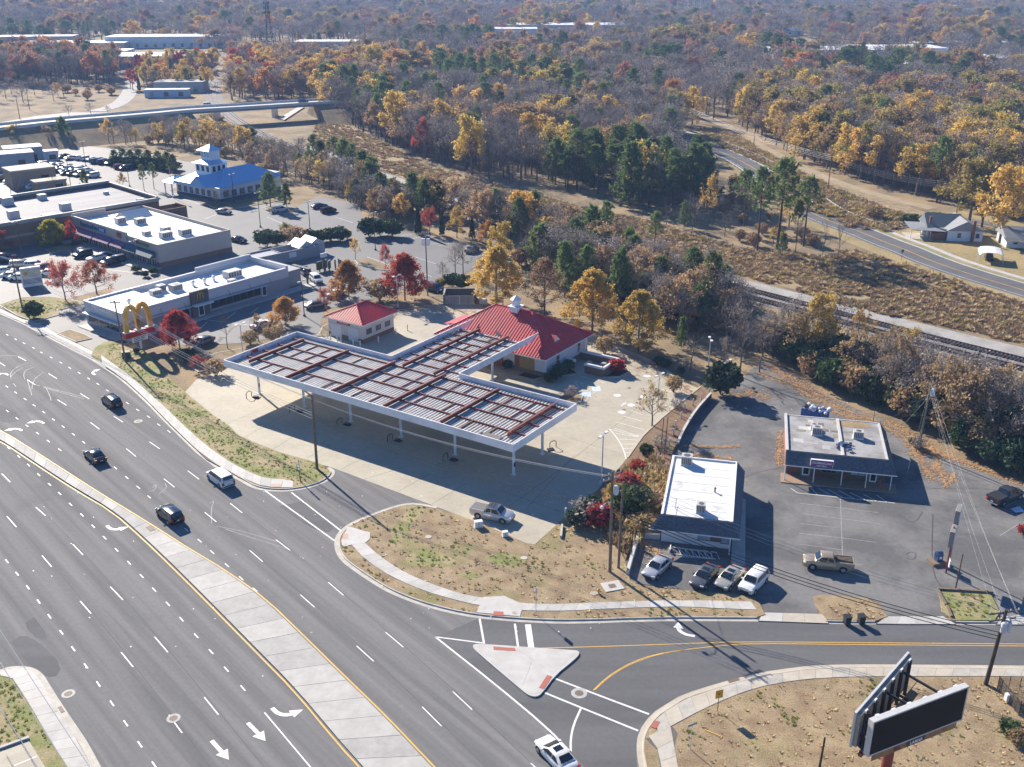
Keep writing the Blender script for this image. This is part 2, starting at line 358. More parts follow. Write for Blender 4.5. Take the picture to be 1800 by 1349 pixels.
short_dashes([(-58.59,102.03),(-56.23,99.4),(-53.8,96.65),(-51.43,93.91),(-49.12,91.19),(-46.71,88.39),(-44.38,85.63),(-42.06,82.91),(-39.8,80.16),(-37.48,77.37),(-35.25,74.66),(-33.04,71.94),(-30.96,69.43)])
def arrow(pts_xy, c, ang, s=1.0, mirror=False, parent=main_road, z=.017):
    m = MB(); ca, sa = math.cos(ang), math.sin(ang)
    for poly in pts_xy:
        q = [(p[0]*s, (-p[1] if mirror else p[1])*s) for p in poly]
        m.prism([(c[0]+x*ca-y*sa, c[1]+x*sa+y*ca) for x, y in q], z-.01, z, bottom=False, sides=False)
    return m.build('lane_arrow', P_WHITE, parent)
STRAIGHT = [[(-1.6,-.19),(.3,-.19),(.3,.19),(-1.6,.19)], [(.3,-.58),(1.6,0),(.3,.58)]]
def turn_arrow():
    inner = []; outer = []
    for i in range(9):
        a = i/8*PI/2*.85
        inner.append((-.9+1.15*math.sin(a), .95-1.0*math.cos(a))); outer.append((-.9+1.62*math.sin(a), .95-1.42*math.cos(a)))
    shaft = [(-1.5,-.05)]+inner+outer[::-1]+[(-1.5,-.47)]
    return [shaft, [(-.12,.7),(1.02,.62),(.62,1.8)]]
TURN = turn_arrow()
for p in ((-23.05,73.54), (-25.73,71.23)): arrow(STRAIGHT, p, -0.8363)
arrow(TURN, (-21.16,75.8), -0.8427, 1.0)
arrow(TURN, (-48.86,109.25), -0.8797, .95)
arrow(TURN, (-71.66,141.23), 2.3481, .9)
arrow(TURN, (-73.83,138.57), 2.3975, .9)
arrow(TURN, (-71.06,161.25), 2.3725, .9, True)
arrow(TURN, (-85.77,160.73), 2.2872, .8)
arrow(TURN, (17.57,88.39), 2.8433, .95, True, side_street, .02)

def scrawl(pts, w=.07): stripe('tyre_scrawl', smooth_path(pts, 2), w, .0145, P_WORN, main_road)
for s in ([(-82.77,164.7),(-84.22,163.09),(-84.26,159.96),(-83.53,157.92),(-81.25,154.95)], [(-83.94,165.79),(-85.06,163.89),(-85.04,161.25),(-83.44,157.92),(-82.07,155.93)], [(-82.13,163.89),(-82.9,162.3),(-82.25,159.96),(-81.07,157.92)], [(-80.69,157.92),(-78.59,155.69),(-73.95,153.5),(-68.15,150.44)], [(-80.69,157.92),(-78.81,154.47),(-77.09,151.37)], [(-79.45,161.25),(-79.7,158.93),(-79.08,156.18),(-78.22,153.99)], [(-76.41,154.95),(-73.97,150.91),(-73.03,149.07)], [(-90.42,169.13),(-87.83,169.41),(-85.28,167.72)], [(-78.99,156.18),(-73.1,152.55),(-68.06,149.75)],
          [(-36.46,110.07),(-32.63,108.71),(-27.56,106.06)], [(-35.23,109.39),(-31.62,107.37),(-26.62,104.77)], [(-47.53,119.98),(-47.42,121.26),(-46.95,119.35),(-47.87,118.72)], [(-46.28,121.26),(-45.58,119.98),(-46.13,118.41)], [(-38.87,115.82),(-38.42,116.57),(-38.25,114.34),(-37.21,110.77)]): scrawl(s)
SEAM = mat('seam_dark', (.10,.10,.10), .85, .2, 2); WHEEL = mat('wheel_path', (.175,.172,.167), .88, .1, 2.2, spec=.25, rgb2=(.135,.133,.13), mix=(.3,.7), scale2=.35, stretch=(ROAD_A,.05,2.0))
for P_ in ([(-92.3,173.2),(-75.97,158.43),(-58.84,141.02),(-42.05,122.4),(-26.21,104.39),(-11.02,85.91),(-3.7,76.5),(4.71,65.2)], [(-88.62,165.24),(-69.87,147.26),(-52.86,129.25),(-36.72,111.05),(-21.26,92.85),(-13.74,83.63),(-6.41,74.28),(0.93,64.59)], [(-69.81,124.56),(-58.56,112.6),(-50.28,103.39),(-42.39,94.23),(-34.65,85.08),(-27.09,75.8),(-18.95,65.83)], [(-65.08,114.34),(-52.88,100.82),(-44.9,91.7),(-37.34,82.74),(-29.73,73.39),(-21.68,63.38)]):
    stripe('lane_seam', offset(smooth_path(P_,1), .22), .06, .0115, SEAM, main_road)
for P_ in ([(-50.7,91.09),(-47.82,87.81),(-48.29,86.85),(-51.33,89.77)], [(-51.12,86.66),(-46.91,82.3),(-44.35,80.83),(-44.4,83),(-48.21,86.66),(-50.59,88.1)], [(-29.8,115.07),(-25.24,110.07),(-22.45,108.04),(-21.74,110.07),(-26.44,116.57)], [(-80.41,147.48),(-77.18,145.27),(-74.35,141.85),(-76.27,140.4),(-78.96,142.49)]): m = MB(); m.prism([(p.x,p.y) for p in smooth_path(P_+[P_[0]],1)[:-1]], .005, .0125, bottom=False, sides=False); m.build('asphalt_patch', A_SIDE, main_road)
def manhole(p, r=.38, ring=.25, parent=main_road, z=.018, cm=None):
    m = MB(); m.lathe([(0,z+.004),(r,z+.004),(r,z-.004)], 20, (p[0],p[1],0)); o = m.build('manhole_cover', cm or IRON, parent)
    m = MB(); m.lathe([(r+.001,z),(r+ring,z),(r+ring,z-.012)], 20, (p[0],p[1],0)); m.build('manhole_collar', C_WALK, parent)
IRON = mat('cast_iron', (.16,.12,.09), .7, .2, 6)
for p in ((-56.59,141.23), (-31.1,75.34), (-46.46,80.75), (-42.13,78.75)): manhole(p)
manhole((6.38,78.83), .42, .35, side_street, .022)
for a in ((-41.71,89.57), (-44.49,91.09), (-35.7,83.9)): pass

MED_R = smooth_path([(-99.84,156.92),(-76.19,138.37),(-61.99,125.75),(-53.45,118.1),(-48.2,113.61),(-42.92,108.98),(-38.21,104.77),(-32.44,99.87),(-26.88,94.45),(-21.55,87.91),(-16.69,81.86),(-11.53,75.57),(-6.73,69.22),(-1.83,62.79)], 1)
MED_L = smooth_path([(-97.21,152.08),(-74.38,134.44),(-65.34,126.26),(-57.37,119.19),(-50.57,113.61),(-44.59,107.11),(-39.29,101.06),(-32.83,93.48),(-25.77,85.08),(-20.77,79.16),(-15.09,71.51),(-13.16,69.15),(-8.24,62.67)], 1)
for P_, sd in ((MED_R, -1), (MED_L, 1)):
    stripe('yellow_edge_line', offset(P_, 0), .16, .018, P_YELLOW, main_road)
mr_ = resample_n(offset(MED_R, -.26), 60); ml_ = resample_n(offset(MED_L, .26), 60)
median = tag(slab_region('median', [(p.x,p.y) for p in mr_]+[(p.x,p.y) for p in ml_[::-1]], .105, C_JOINT), 'long raised concrete median between yellow lines', 'median', kind='structure')
slabs(median, [(p.x,p.y) for p in mr_], [(p.x,p.y) for p in ml_], 3.1, .145, .06, [C_MED, C_MED, C_WALK], 'median_slab', .05, seed=3)
m = MB(); g_ = (-44.26,109.25); m.obox((g_[0], g_[1], .155), (1.3,.7,.03), ROAD_A); m.build('drain_grate', IRON, median)

# ------------------------------------------------ verge with sidewalk in front of the forecourt
def region(name, pts, label, z=.13, mt=None): return tag(slab_region(name, pts, z, mt or DRYGRASS), label, 'lawn')
kerb('kerb', S1_GUT, 1, C_KERB); tag(D.objects['kerb'], 'pale concrete kerb and gutter along the forecourt verge', 'kerb')
inner1 = [(p.x, p.y) for p in offset(S1_GUT, .68)]
verge1 = region('grass_verge', inner1 + [(-26.52,126.78),(-29.18,128.36),(-32.78,130.34),(-37.68,134.06),(-40.05,135.99),(-42.33,139.38),(-45.5,142.91),(-49.66,148.38),(-52.87,152.55),(-56.82,157.92),(-64.19,169.41),(-68.7,175),(-71.5,176.8),(-74.4,176.2),(-75.1,173.2),(-74.34,169.13)], 'narrow grass verge between sidewalk and forecourt', mt=MOWN)
walk1 = tag(slab_region('sidewalk', [(-69.42,163.09),(-64.68,157.92),(-58.05,149.29),(-51.17,139.58),(-42.65,128.19),(-36.12,122.23),(-32.53,119.82),(-28.92,119.82),(-29.98,122.07),(-33.1,122.4),(-35.56,124.05),(-39.58,127.66),(-44.2,132.93),(-49.58,139.99),(-53.68,145.71),(-57.67,150.91),(-63.89,159.19),(-68.73,164.7),(-72.33,168.56)], .14, C_JOINT), 'pale slab sidewalk beside the wide main road', 'sidewalk')
slabs(walk1, smooth_path([(-70.8,164.97),(-64.77,158.17),(-58.12,149.52),(-51.23,139.78),(-42.7,128.36),(-36.16,122.4),(-32.55,119.9),(-28.94,119.9)], 1), smooth_path([(-72.54,169.13),(-68.73,164.7),(-63.89,159.19),(-57.67,150.91),(-53.68,145.71),(-49.58,139.99),(-44.2,132.93),(-39.58,127.66),(-35.56,124.05),(-33.1,122.4),(-29.98,122.07),(-29.2,121.58)], 1), 1.55, .165, .05, [C_WALK, C_WALK2, C_WALK2], seed=5)
m = MB(); p_ = (-31.28,120.3); m.obox((p_[0],p_[1],.172), (1.4,.8,.02), 0.0000); m.build('tactile_pad', mat('tactile_tan', (.5,.36,.28), .8, .1, 6), walk1)
k2 = kerb('kerb', S2_GUT, 1, C_KERB); tag(k2, 'pale curving kerb and gutter round the corner lawn', 'kerb')
inner2 = [(p.x, p.y) for p in offset(S2_GUT, .68)]
lawn2 = region('corner_lawn', inner2 + [(26.93,91.39),(26.79,93.48),(26.1,94.56),(24.37,95.21),(20.69,95.65),(17.64,96.2),(14.51,96.43),(13.28,97.9),(13.09,102.28),(12.09,108.04),(11.65,113.61),(10.81,118.72),(7.16,112.89),(6.54,112.03),(2.85,105.54),(1.77,105.8),(-3.65,110.35),(-7.16,112.89)], 'straw-coloured corner lawn inside the curving sidewalk')
for P_ in ([(-14.09,110.77),(-13.5,113.32),(-12.46,114.63),(-11.47,114.93),(-10.82,114.05),(-11.56,112.46),(-12.34,110.07),(-12.71,108.04),(-13.22,106.19),(-14.01,105.93),(-14.58,107.5),(-14.65,109.39)], [(-12.43,102.28),(-11.89,103.64),(-10.76,104.52),(-9.05,104.14),(-7.65,103.14),(-6.4,102.03),(-6.74,100.94),(-8.48,100.58),(-10.77,100.7),(-12.06,101.18)], [(-3.19,102.89),(-1.34,103.89),(0.33,103.39),(1.98,102.28),(0.98,100.94),(-1.31,100.7),(-2.76,101.67)], [(-6.45,99.05),(-4.54,99.75),(-3.22,98.82),(-4.48,98.12)]): m = MB(); m.prism([(p.x,p.y) for p in smooth_path(P_+[P_[0]],2)[:-1]], .12, .137, bottom=False); m.build('green_patch', MOWN, lawn2)
walk2 = tag(slab_region('sidewalk', smooth_path([(-19.2,105.67),(-16.96,102.03),(-13.47,98.47),(-9.86,95.87),(-6.19,94.02),(-3.5,92.96),(1.03,92.01),(6.08,92.01),(9.33,92.33),(14.25,92.64),(18.38,92.85),(22.41,92.43),(26.21,92.22)],0) + smooth_path([(-17.69,106.06),(-15.48,102.89),(-11.79,99.05),(-8.42,96.76),(-5.43,95.1),(-3.29,94.45),(1.05,93.38),(4.12,93.17),(7.2,93.38),(9.68,93.59),(18.56,94.02),(25.91,93.7)],0)[::-1], .14, C_JOINT), 'curving slab sidewalk round the corner lawn', 'sidewalk')
slabs(walk2, smooth_path([(-19.2,105.67),(-16.96,102.03),(-13.47,98.47),(-9.86,95.87),(-6.19,94.02),(-3.5,92.96),(1.03,92.01),(6.08,92.01),(9.33,92.33),(14.25,92.64),(18.38,92.85),(22.41,92.43),(26.21,92.22)],1), smooth_path([(-17.69,106.06),(-15.48,102.89),(-11.79,99.05),(-8.42,96.76),(-5.43,95.1),(-3.29,94.45),(1.05,93.38),(4.12,93.17),(7.2,93.38),(9.68,93.59),(18.56,94.02),(25.91,93.7)],1), 1.6, .165, .05, [C_WALK2, C_WALK2, C_WALK], seed=7)
def pad(name, pts, mt, parent, z=.172): 
    m = MB(); m.prism(pts, z-.06, z, bottom=False); return m.build(name, mt, parent)
pad('kerb_ramp', [(-20.46,106.32),(-20.15,109.8),(-18.03,108.57),(-17.23,108.3),(-17.1,106.71),(-17.64,105.67),(-19.17,105.41),(-20.04,104.9)], C_WALK2, walk2)
pad('tactile_pad', [(-20.4,106.84),(-19.76,106.71),(-19.8,107.9),(-20.44,108.04)], mat('tactile_tan', (0,0,0)), walk2, .18)
pad('kerb_ramp', [(-3.5,93.06),(-3.11,94.56),(-0.81,94.77),(1.05,93.27),(1.03,92.01),(0.84,90.99),(-3.76,91.7)], C_WALK2, walk2)
pad('tactile_pad', [(-1.99,91.19),(-0.91,91.09),(-0.91,91.81),(-1.95,91.91)], BRICKRED, walk2, .18)
apron = tag(slab_region('drive_apron', [(25.96,90.28),(25.91,93.7),(26.85,93.48),(27,91.7),(33.29,91.39),(33.21,89.87)], .06, C_JOINT), 'pale concrete apron where the drive meets the side street', 'apron')
slabs(apron, [(26.03,90.33),(33.21,89.87)], [(26.72,91.81),(33.31,91.5)], 2.2, .085, .04, [C_TAN, C_WALK2], seed=9)
isl1 = region('grass_island', [(33,94.77),(34.15,95.1),(38.68,94.45),(39.52,92.85),(39.84,91.09),(38.36,90.28),(33.21,90.48),(32.68,92.96)], 'small brown grass island behind the two wheeled bins')
k3 = kerb('kerb', [(33.03,89.87),(35.81,89.77),(38.2,89.77)], 1, C_KERB, .3); tag(k3, 'short kerb below the small brown grass island', 'kerb')
apron2 = tag(slab_region('drive_apron', [(38.2,89.77),(39.84,91.09),(45.61,91.19),(46.55,89.77),(41.74,89.67)], .06, C_JOINT), 'pale slab apron between the two grass islands', 'apron')
slabs(apron2, [(38.27,89.82),(46.53,89.72)], [(39.72,91.09),(45.75,91.09)], 2.0, .085, .04, [C_WALK2, C_WALK], seed=10)
isl2 = region('grass_island', [(47.11,95.87),(52.63,95.54),(52.05,91.81),(50.88,90.38),(46.62,90.38),(45.89,91.91)], 'green grass island with timber edging beside the pole sign', mt=MOWN)
k4 = kerb('kerb', [(46.36,89.72),(48.9,89.67),(50.99,89.67)], 1, C_KERB, .3); tag(k4, 'short kerb below the green grass island', 'kerb')
apron3 = tag(slab_region('drive_apron', [(50.69,89.67),(52.44,91.6),(60.52,91.39),(59.58,89.57)], .06, C_JOINT), 'pale slab apron at the right edge by the utility pole', 'apron')
slabs(apron3, [(50.81,89.67),(59.58,89.57)], [(52.17,91.39),(60.47,91.29)], 2.0, .085, .04, [C_WALK2, C_WALK], seed=11)
for a, b, k in (((47.07,96.09), (52.89,95.43), 0), ((46.99,95.87), (46.77,93.06), 1), ((46.81,92.85), (46.52,90.88), 1)):
    m = MB(); m.bar((a[0],a[1],.18), (b[0],b[1],.18), .25, .3); m.build('timber_edge', mat('weathered_timber', (.2,.15,.1), .9, .25, 4), isl2)
k5 = kerb('kerb', S3_GUT, -1, C_TAN); tag(k5, 'tan kerb and gutter round the billboard lawn', 'kerb')
inner3 = [(p.x, p.y) for p in offset(S3_GUT, -.68)]
lawn3 = region('billboard_lawn', inner3 + [(54.98,62.79),(35.03,58.85),(17.52,58.85),(10.85,61.62)], 'dry patchy lawn under the billboard')
W3A = smooth_path([(p.x, p.y) for p in offset(S3_GUT, -.72)][8:], 0); W3B = smooth_path([(13.25,72.8),(14.48,74.28),(15.62,74.96),(17.58,76.35),(21.61,78.75),(25.58,80.24),(30.35,81),(36.86,81.17),(49.74,81.17),(66.06,80.75)], 1)
walk3 = tag(slab_region('sidewalk', [(p.x,p.y) for p in W3A]+[(p.x,p.y) for p in W3B[::-1]], .14, C_JOINT), 'tan slab sidewalk curving round the billboard lawn', 'sidewalk')
slabs(walk3, W3A, W3B, 1.7, .165, .05, [C_TAN, C_TAN, C_KERB], seed=13)
walk4 = tag(slab_region('sidewalk', [(11.9,72.58),(13.25,72.8),(14.48,74.28),(14.86,73.31),(14.28,71.16),(14.24,69.15),(14.26,64.59),(12.71,64.59),(12.76,69.15),(12.81,71.01)], .14, C_JOINT), 'short tan sidewalk leading off at the bottom edge', 'sidewalk')
slabs(walk4, [(12.24,72.88),(12.88,71.16),(12.86,69.15),(12.81,64.59)], [(14.37,74.21),(14.35,71.3),(14.29,69.15),(14.3,64.59)], 1.7, .165, .05, [C_TAN, C_KERB], seed=14)
pad('tactile_pad', [(12.59,74.06),(13.02,73.76),(13.5,74.66),(13.06,74.88)], BRICKRED, walk3, .18)
m = MB(); p_ = (21.45,80.66); m.obox((p_[0],p_[1],.03), (1.2,.5,.03), 0.3533); m.build('drain_grate', IRON, k5)
k6 = kerb('kerb', LEFT_GUT, -1, C_KERB); tag(k6, 'kerb and gutter at the lower left corner', 'kerb')
innerL = [(p.x, p.y) for p in offset(LEFT_GUT, -.68)]
vergeL = region('grass_verge', innerL + [(-37.26,59.94),(-48.82,72.58),(-55.1,78.75)], 'grass verge in the lower left corner', mt=MOWN)
walkL = tag(slab_region('sidewalk', [(-46.7,81.69),(-45.25,80.24),(-43.32,77.69),(-39.93,73.76),(-36.28,69.15),(-30.95,62.2),(-32.77,62.2),(-38.39,69.15),(-42.32,73.76),(-45.75,77.93),(-48.28,80.75)], .14, C_JOINT), 'pale slab sidewalk in the lower left corner', 'sidewalk')
slabs(walkL, [(-46.79,81.78),(-45.25,80.24),(-43.32,77.69),(-39.93,73.76),(-36.28,69.15),(-30.95,62.2)], [(-48.41,80.92),(-45.75,77.93),(-42.32,73.76),(-38.39,69.15),(-32.77,62.2)], 1.5, .165, .05, [C_WALK2, C_WALK], seed=15)
pad('kerb_ramp', [(-49.98,81.69),(-49.34,82.12),(-48.14,82.3),(-46.98,81.95),(-46.53,81.43),(-48.37,80.83),(-49.67,81.26)], C_WALK2, walkL)
pad('crossing_pad', [(-48.45,81.26),(-47.58,82.04),(-47.22,81.6),(-48.13,80.92)], P_WHITE, walkL, .178)
m = MB(); p_ = (-42,76.43); m.obox((p_[0],p_[1],.03), (1.0,.6,.03), -0.8685); m.build('drain_grate', IRON, k6)
lotL = tag(slab_region('parking_lot', [(-54.15,69.43),(-45.78,70.46),(-43.13,72.37),(-38.8,67.43),(-35.28,62.79),(-44.35,59.94)], .16, C_LOT), 'corner of a pale parking lot at the lower left', 'parking lot')
stripe('bay_line', [(-42.95,69.15),(-41.44,70.32)], .12, .168, P_WHITE, lotL)
m = MB(); m.bar((*(-45.91,70.73),.24),(*(-43.12,72.58),.24),.3,.18); m.build('wall_cap', C_WALK, lotL)

TRI = smooth_path([(-3.3,86.29),(6.02,85.26),(6.65,85.17),(6.79,84.71),(6.35,83.9),(4.15,81.26),(2.8,78.58),(2.31,78.18),(1.77,78.26),(1.19,78.75),(-3.43,84.8),(-3.97,85.73),(-3.93,86.19),(-3.3,86.29)], 1)
refuge = tag(slab_region('refuge_island', [(p.x,p.y) for p in TRI[:-1]], .15, C_WALK2), 'pale triangular concrete refuge island in the junction', 'traffic island', kind='structure')
def tri_slab(pts): pad('island_slab', pts, C_WALK2, refuge, .16)
for pts in ([(-3.57,85.82),(0.29,85.45),(1.98,83.45),(1.09,79.99),(-1.69,83)], [(0.46,85.45),(5.84,85.08),(6.27,84.62),(3.99,81.52),(2.15,83.54)], [(1.26,79.82),(2.09,83.36),(3.87,81.26),(2.7,78.83),(2.05,78.5),(1.35,78.99)]): tri_slab(pts)
pad('tactile_pad', [(-1.9,85.82),(0.29,85.54),(0.4,85.08),(-1.84,85.26)], BRICKRED, refuge, .175)
pad('tactile_pad', [(2.55,79.4),(3.43,81.34),(3.87,81.09),(3.04,79.24)], BRICKRED, refuge, .175)
def wl(px, w=.2, parent=main_road, mt=None, z=.019, sm=1): stripe('painted_line', smooth_path(px, sm), w, z, mt or P_WHITE, parent)
wl([(-7.91,87.62),(-2.9,86.57)], .18); wl([(-7.91,87.62),(-1.64,80.16),(3.1,74.21),(5.2,70.87)], .2); wl([(6.41,76.66),(5.59,74.43),(5.24,72.58),(5.15,70.87)], .2, side_street)
wl([(-3.43,90.78),(-2.84,86.47)], .22, side_street); wl([(0.3,89.87),(0.63,85.73)], .22, side_street)
wl([(1.67,89.77),(1.96,85.63)], .62, side_street)
wl([(4.14,81),(8.5,78.34),(12.66,75.88)], .22, side_street); wl([(3.08,78.91),(7.38,76.19),(11.41,73.68)], .22, side_street)
wl([(-32.46,119.19),(-21.32,106.58)], .2); wl([(-28.93,118.72),(-20.85,108.84)], .2)
wl([(2.59,85.73),(9.24,86.01),(17.4,86.47),(23.26,86.81),(34.85,86.66),(75.14,86.1)], .11, side_street, P_YELLOW)
wl([(7.76,79.24),(8.8,80.66),(10.02,81.95),(11.85,83.45),(14.27,84.71),(17.24,85.45),(20.81,86.1),(24.37,86.52),(34.75,86.33),(74.92,85.77)], .11, side_street, P_YELLOW)
wl([(7.93,79.32),(9.03,80.75),(10.31,82.04),(12.13,83.45),(14.56,84.71),(17.47,85.45)], .08, side_street, P_YELLOW)

# ------------------------------------------------ forecourt concrete
forecourt = tag(sheet('forecourt', [(-52.87,152.55),(-49.66,148.38),(-45.5,142.91),(-42.33,139.38),(-40.05,135.99),(-37.68,134.06),(-32.78,130.34),(-29.18,128.36),(-26.52,126.78),(-24.81,125.92),(-9.27,114.63),(-3.66,110.49),(1.77,105.93),(2.71,105.67),(6.55,112.17),(11.23,119.35),(16.14,128.36),(19.23,135.6),(22.82,141.85),(29.35,152.08),(30.68,153.99),(29.43,155.44),(26.57,162.3),(23.94,167.72),(20,173.2),(16.7,176.8),(15,181.5),(6.7,189.8),(-5.7,195.1),(-6,197.7),(-14.1,198.4),(-22.7,194),(-23.3,189.8),(-27.6,179.9),(-34.9,179.2),(-40.2,179.2),(-47.27,165.24),(-52.56,157.92)], .012, C_LOT), 'pale tan concrete forecourt round the canopy', 'forecourt')
def joint(px): stripe('slab_joint', px, .05, .0165, C_JOINT, forecourt)
for q in ([(19.5,146.15),(4.18,121.58)], [(4.18,121.58),(-3.65,110.35)], [(8.31,135.41),(14.92,130.52)], [(8.83,129.79),(1.81,114.34)], [(-19.88,122.4),(-14.51,126.26)], [(-28.69,128.72),(-26.23,133.11)], [(-34.1,131.62),(-31.78,136.38)], [(-10.22,115.67),(-6.07,121.26)], [(7.16,112.89),(-1.5,119.35)], [(-42.85,140.4),(-39.25,145.27)], [(-14.93,118.88),(-10.86,124.56)], [(-23.4,125.41),(-20.06,129.79)], [(-39.07,135.41),(-34.93,143.55)]): joint(q)
def fl(px, w=.11, mt=None): stripe('bay_line', px, w, .0175, mt or P_WHITE, forecourt)
for q in ([(25.67,155.93),(29.39,153.5)], [(24.17,153.86),(28.1,151.14)], [(22.87,151.61),(26.83,148.84)], [(22,149.07),(24.89,146.59)], [(18.52,145.27),(20.08,143.55)], [(17.16,143.12),(19.72,141.23)], [(15.82,140.92),(19.7,138.17)], [(15.28,138.77),(18.61,135.99)], [(14.49,138.47),(18.58,135.79)], [(15.28,136.97),(18.42,135.79)], [(15.59,135.02),(18.2,134.63)], [(15.59,133.3),(17.89,133.3)], [(15.77,131.81),(17.33,131.99)], [(15.86,130.34),(16.93,130.52)]): fl(q)
stripe('bay_line', smooth_path([(14.49,138.47),(15.38,135.41),(15.91,131.62),(15.98,128.36)], 1), .16, .018, P_WHITE, forecourt)
for q in ([(11.38,159.7),(15.59,156.43)], [(10.39,157.42),(14.48,154.23)], [(9.17,155.69),(11.85,153.74),(13.02,152.08),(11.05,152.79),(9.17,155.69)], [(10.36,156.92),(11.45,153.27)], [(11.37,156.43),(12.17,153.03)], [(9.56,155.93),(10.61,154.71)], [(4.03,152.08),(2.73,150.44)], [(6.34,152.55),(5.27,150.44)]): fl(q, .1)
for q in ([(11.85,153.74),(14.27,153.99),(13.02,152.08),(11.77,152.55)],): fl(q, .12)
for p in ((13.72,153.99), (11.98,151.61)):
    m = MB(); m.prism([(p[0]-.7,p[1]-1.0),(p[0]+.7,p[1]-.9),(p[0]+.7,p[1]+1.0),(p[0]-.7,p[1]+.9)], .015, .019, bottom=False, sides=False); m.build('parking_symbol', mat('paint_pale_blue', (.55,.65,.8), .6, .3, 2), forecourt)
for p in ((22.69,159.57), (16.89,151.26), (21.02,150.68), (18.71,147.37), (16.96,144.62)):
    m = MB(); m.lathe([(0,.02),(.62,.02),(.62,.012)], 18, (p[0],p[1],0)); m.build('tank_cover', mat('cover_white', (.72,.72,.7), .6, .08, 3), forecourt)
for p in ((19.13,154.35), (17.41,145.6), (20.36,149.75)):
    m = MB(); m.lathe([(0,.021),(.3,.021),(.3,.012)], 14, (p[0],p[1],0)); m.build('fill_cap', IRON, forecourt)
arrow(STRAIGHT, (17.53,147.71), 1.0306, .55, parent=forecourt, z=.02)
# ------------------------------------------------ right hand lot
lotR = tag(sheet('parking_lot', [(27.12,91.7),(25.87,93.48),(24.37,95.21),(20.69,95.65),(13.26,97.67),(13.03,101.67),(14.59,105.67),(17.41,109.12),(20.41,119.66),(22.63,129.79),(24.88,135.02),(28.12,143.55),(30.53,148.38),(35.4,152.55),(40.47,162.04),(44.2,166.89),(48.01,160.47),(49.65,152.55),(53.33,146.59),(57.35,140.19),(60.08,131.62),(63.74,124.9),(72.69,115.07),(78.21,100.46),(72.43,91.09),(51.96,91.19),(39.8,90.99),(39.8,93.7),(38.72,94.56),(34.18,95.21),(33,94.77),(32.68,91.39)], .016, A_OLD), 'worn grey parking lot round the two small shops', 'parking lot')
def rl(px, w=.1, mt=None): stripe('bay_line', px, w, .022, mt or P_WORN, lotR)
for q in ([(42.75,117.79),(38.74,103.39)], [(36.97,115.82),(46.3,113.32)], [(36.36,113.17),(45.55,110.63)], [(35.76,110.63),(39.85,109.66)], [(34.95,108.3),(39.82,107.24),(43.6,106.19)], [(34.3,105.8),(39.01,104.52)], [(42.03,114.63),(43.39,114.34)], [(38.31,121.26),(40.88,120.14)], [(38.69,101.67),(40.31,101.18)]): rl(q, .09)
for a, b in (([(39.52,119.82),(39.87,118.1)],0),([(40.49,119.82),(41.56,117.79)],0),([(41.68,119.51),(42.91,117.33)],0),([(43.01,119.19),(44.39,116.87)],0),([(44.29,118.72),(45.69,116.57)],0),([(45.86,118.26),(47.06,116.27)],0),([(47.54,117.95),(48.28,115.97)],0)): rl(a, .1, P_WHITE)
rl([(37.39,118.57),(40.05,117.95),(49.18,115.82)], .1, P_WHITE); rl([(36.81,119.82),(37.39,118.57)], .1, P_WHITE)
for a in ([(19.86,104.65),(20.48,103.01)], [(20.52,104.52),(20.99,102.89)], [(21.21,104.27),(21.88,102.64)], [(22,104.14),(22.54,102.64)], [(22.69,103.89),(23.18,102.52)]): rl(a, .1, P_WHITE)
rl([(19.5,104.9),(23.47,103.76),(23.18,102.52),(19.75,103.01)], .1, P_WHITE)
for q in ([(59.14,107.77),(62.59,110.49)], [(62.74,114.78),(65.74,116.87)]): rl(q, .09)
m = MB(); m.prism([(63.34,114.34),(64.84,115.07),(64.81,113.75),(63.6,113.32)], .02, .024, bottom=False, sides=False); m.build('parking_symbol', mat('paint_pale_blue', (0,0,0)), lotR)
for q in ([(48.52,112.89),(49.02,111.89),(49.43,111.05),(50.38,111.33),(51.94,113.61)], [(46.14,103.39),(46.95,104.14),(47.52,103.51),(46.67,102.28),(46.01,102.64)], [(52.96,112.89),(49.98,105.41),(47.78,99.28),(47.74,95.87)], [(29.59,121.26),(33.35,124.56),(38.43,126.26)]): stripe('crack_seal', smooth_path(q, 1), .12, .021, mat('tar_seal', (.06,.06,.06), .7, .2, 4), lotR)
# ------------------------------------------------ left lots
lotM = tag(sheet('parking_lot', [(-137.7,196.9),(-103.1,196.6),(-92.4,187.7),(-83.6,179.6),(-73.5,170.3),(-74.1,176.8),(-68.1,177.4),(-58.8,174.4),(-49.8,175.6),(-45.2,178),(-40.3,179.9),(-36,179.9),(-37.6,195.1),(-30.3,200.7),(-21.9,210.6),(-12.5,217),(-8.4,226.1),(-6.9,241.2),(-14.3,251),(-31,261.1),(-39.2,267.3),(-43.8,291.5),(-57.6,303.2),(-61.4,287.8),(-71.1,303.2),(-83.7,343.8),(-113.1,359.7),(-135.5,379.4),(-173.1,399.9),(-207.6,422.6),(-276.8,422.6)], .008, A_LOT), 'pale sunlit parking lots round the shops on the left', 'parking lot')
def ll(px, w=.12, mt=None): stripe('bay_line', px, w, .0135, mt or P_WHITE, lotM)
for i in range(14):
    t = i/13; a = (640+t*190, 398+t*60); 
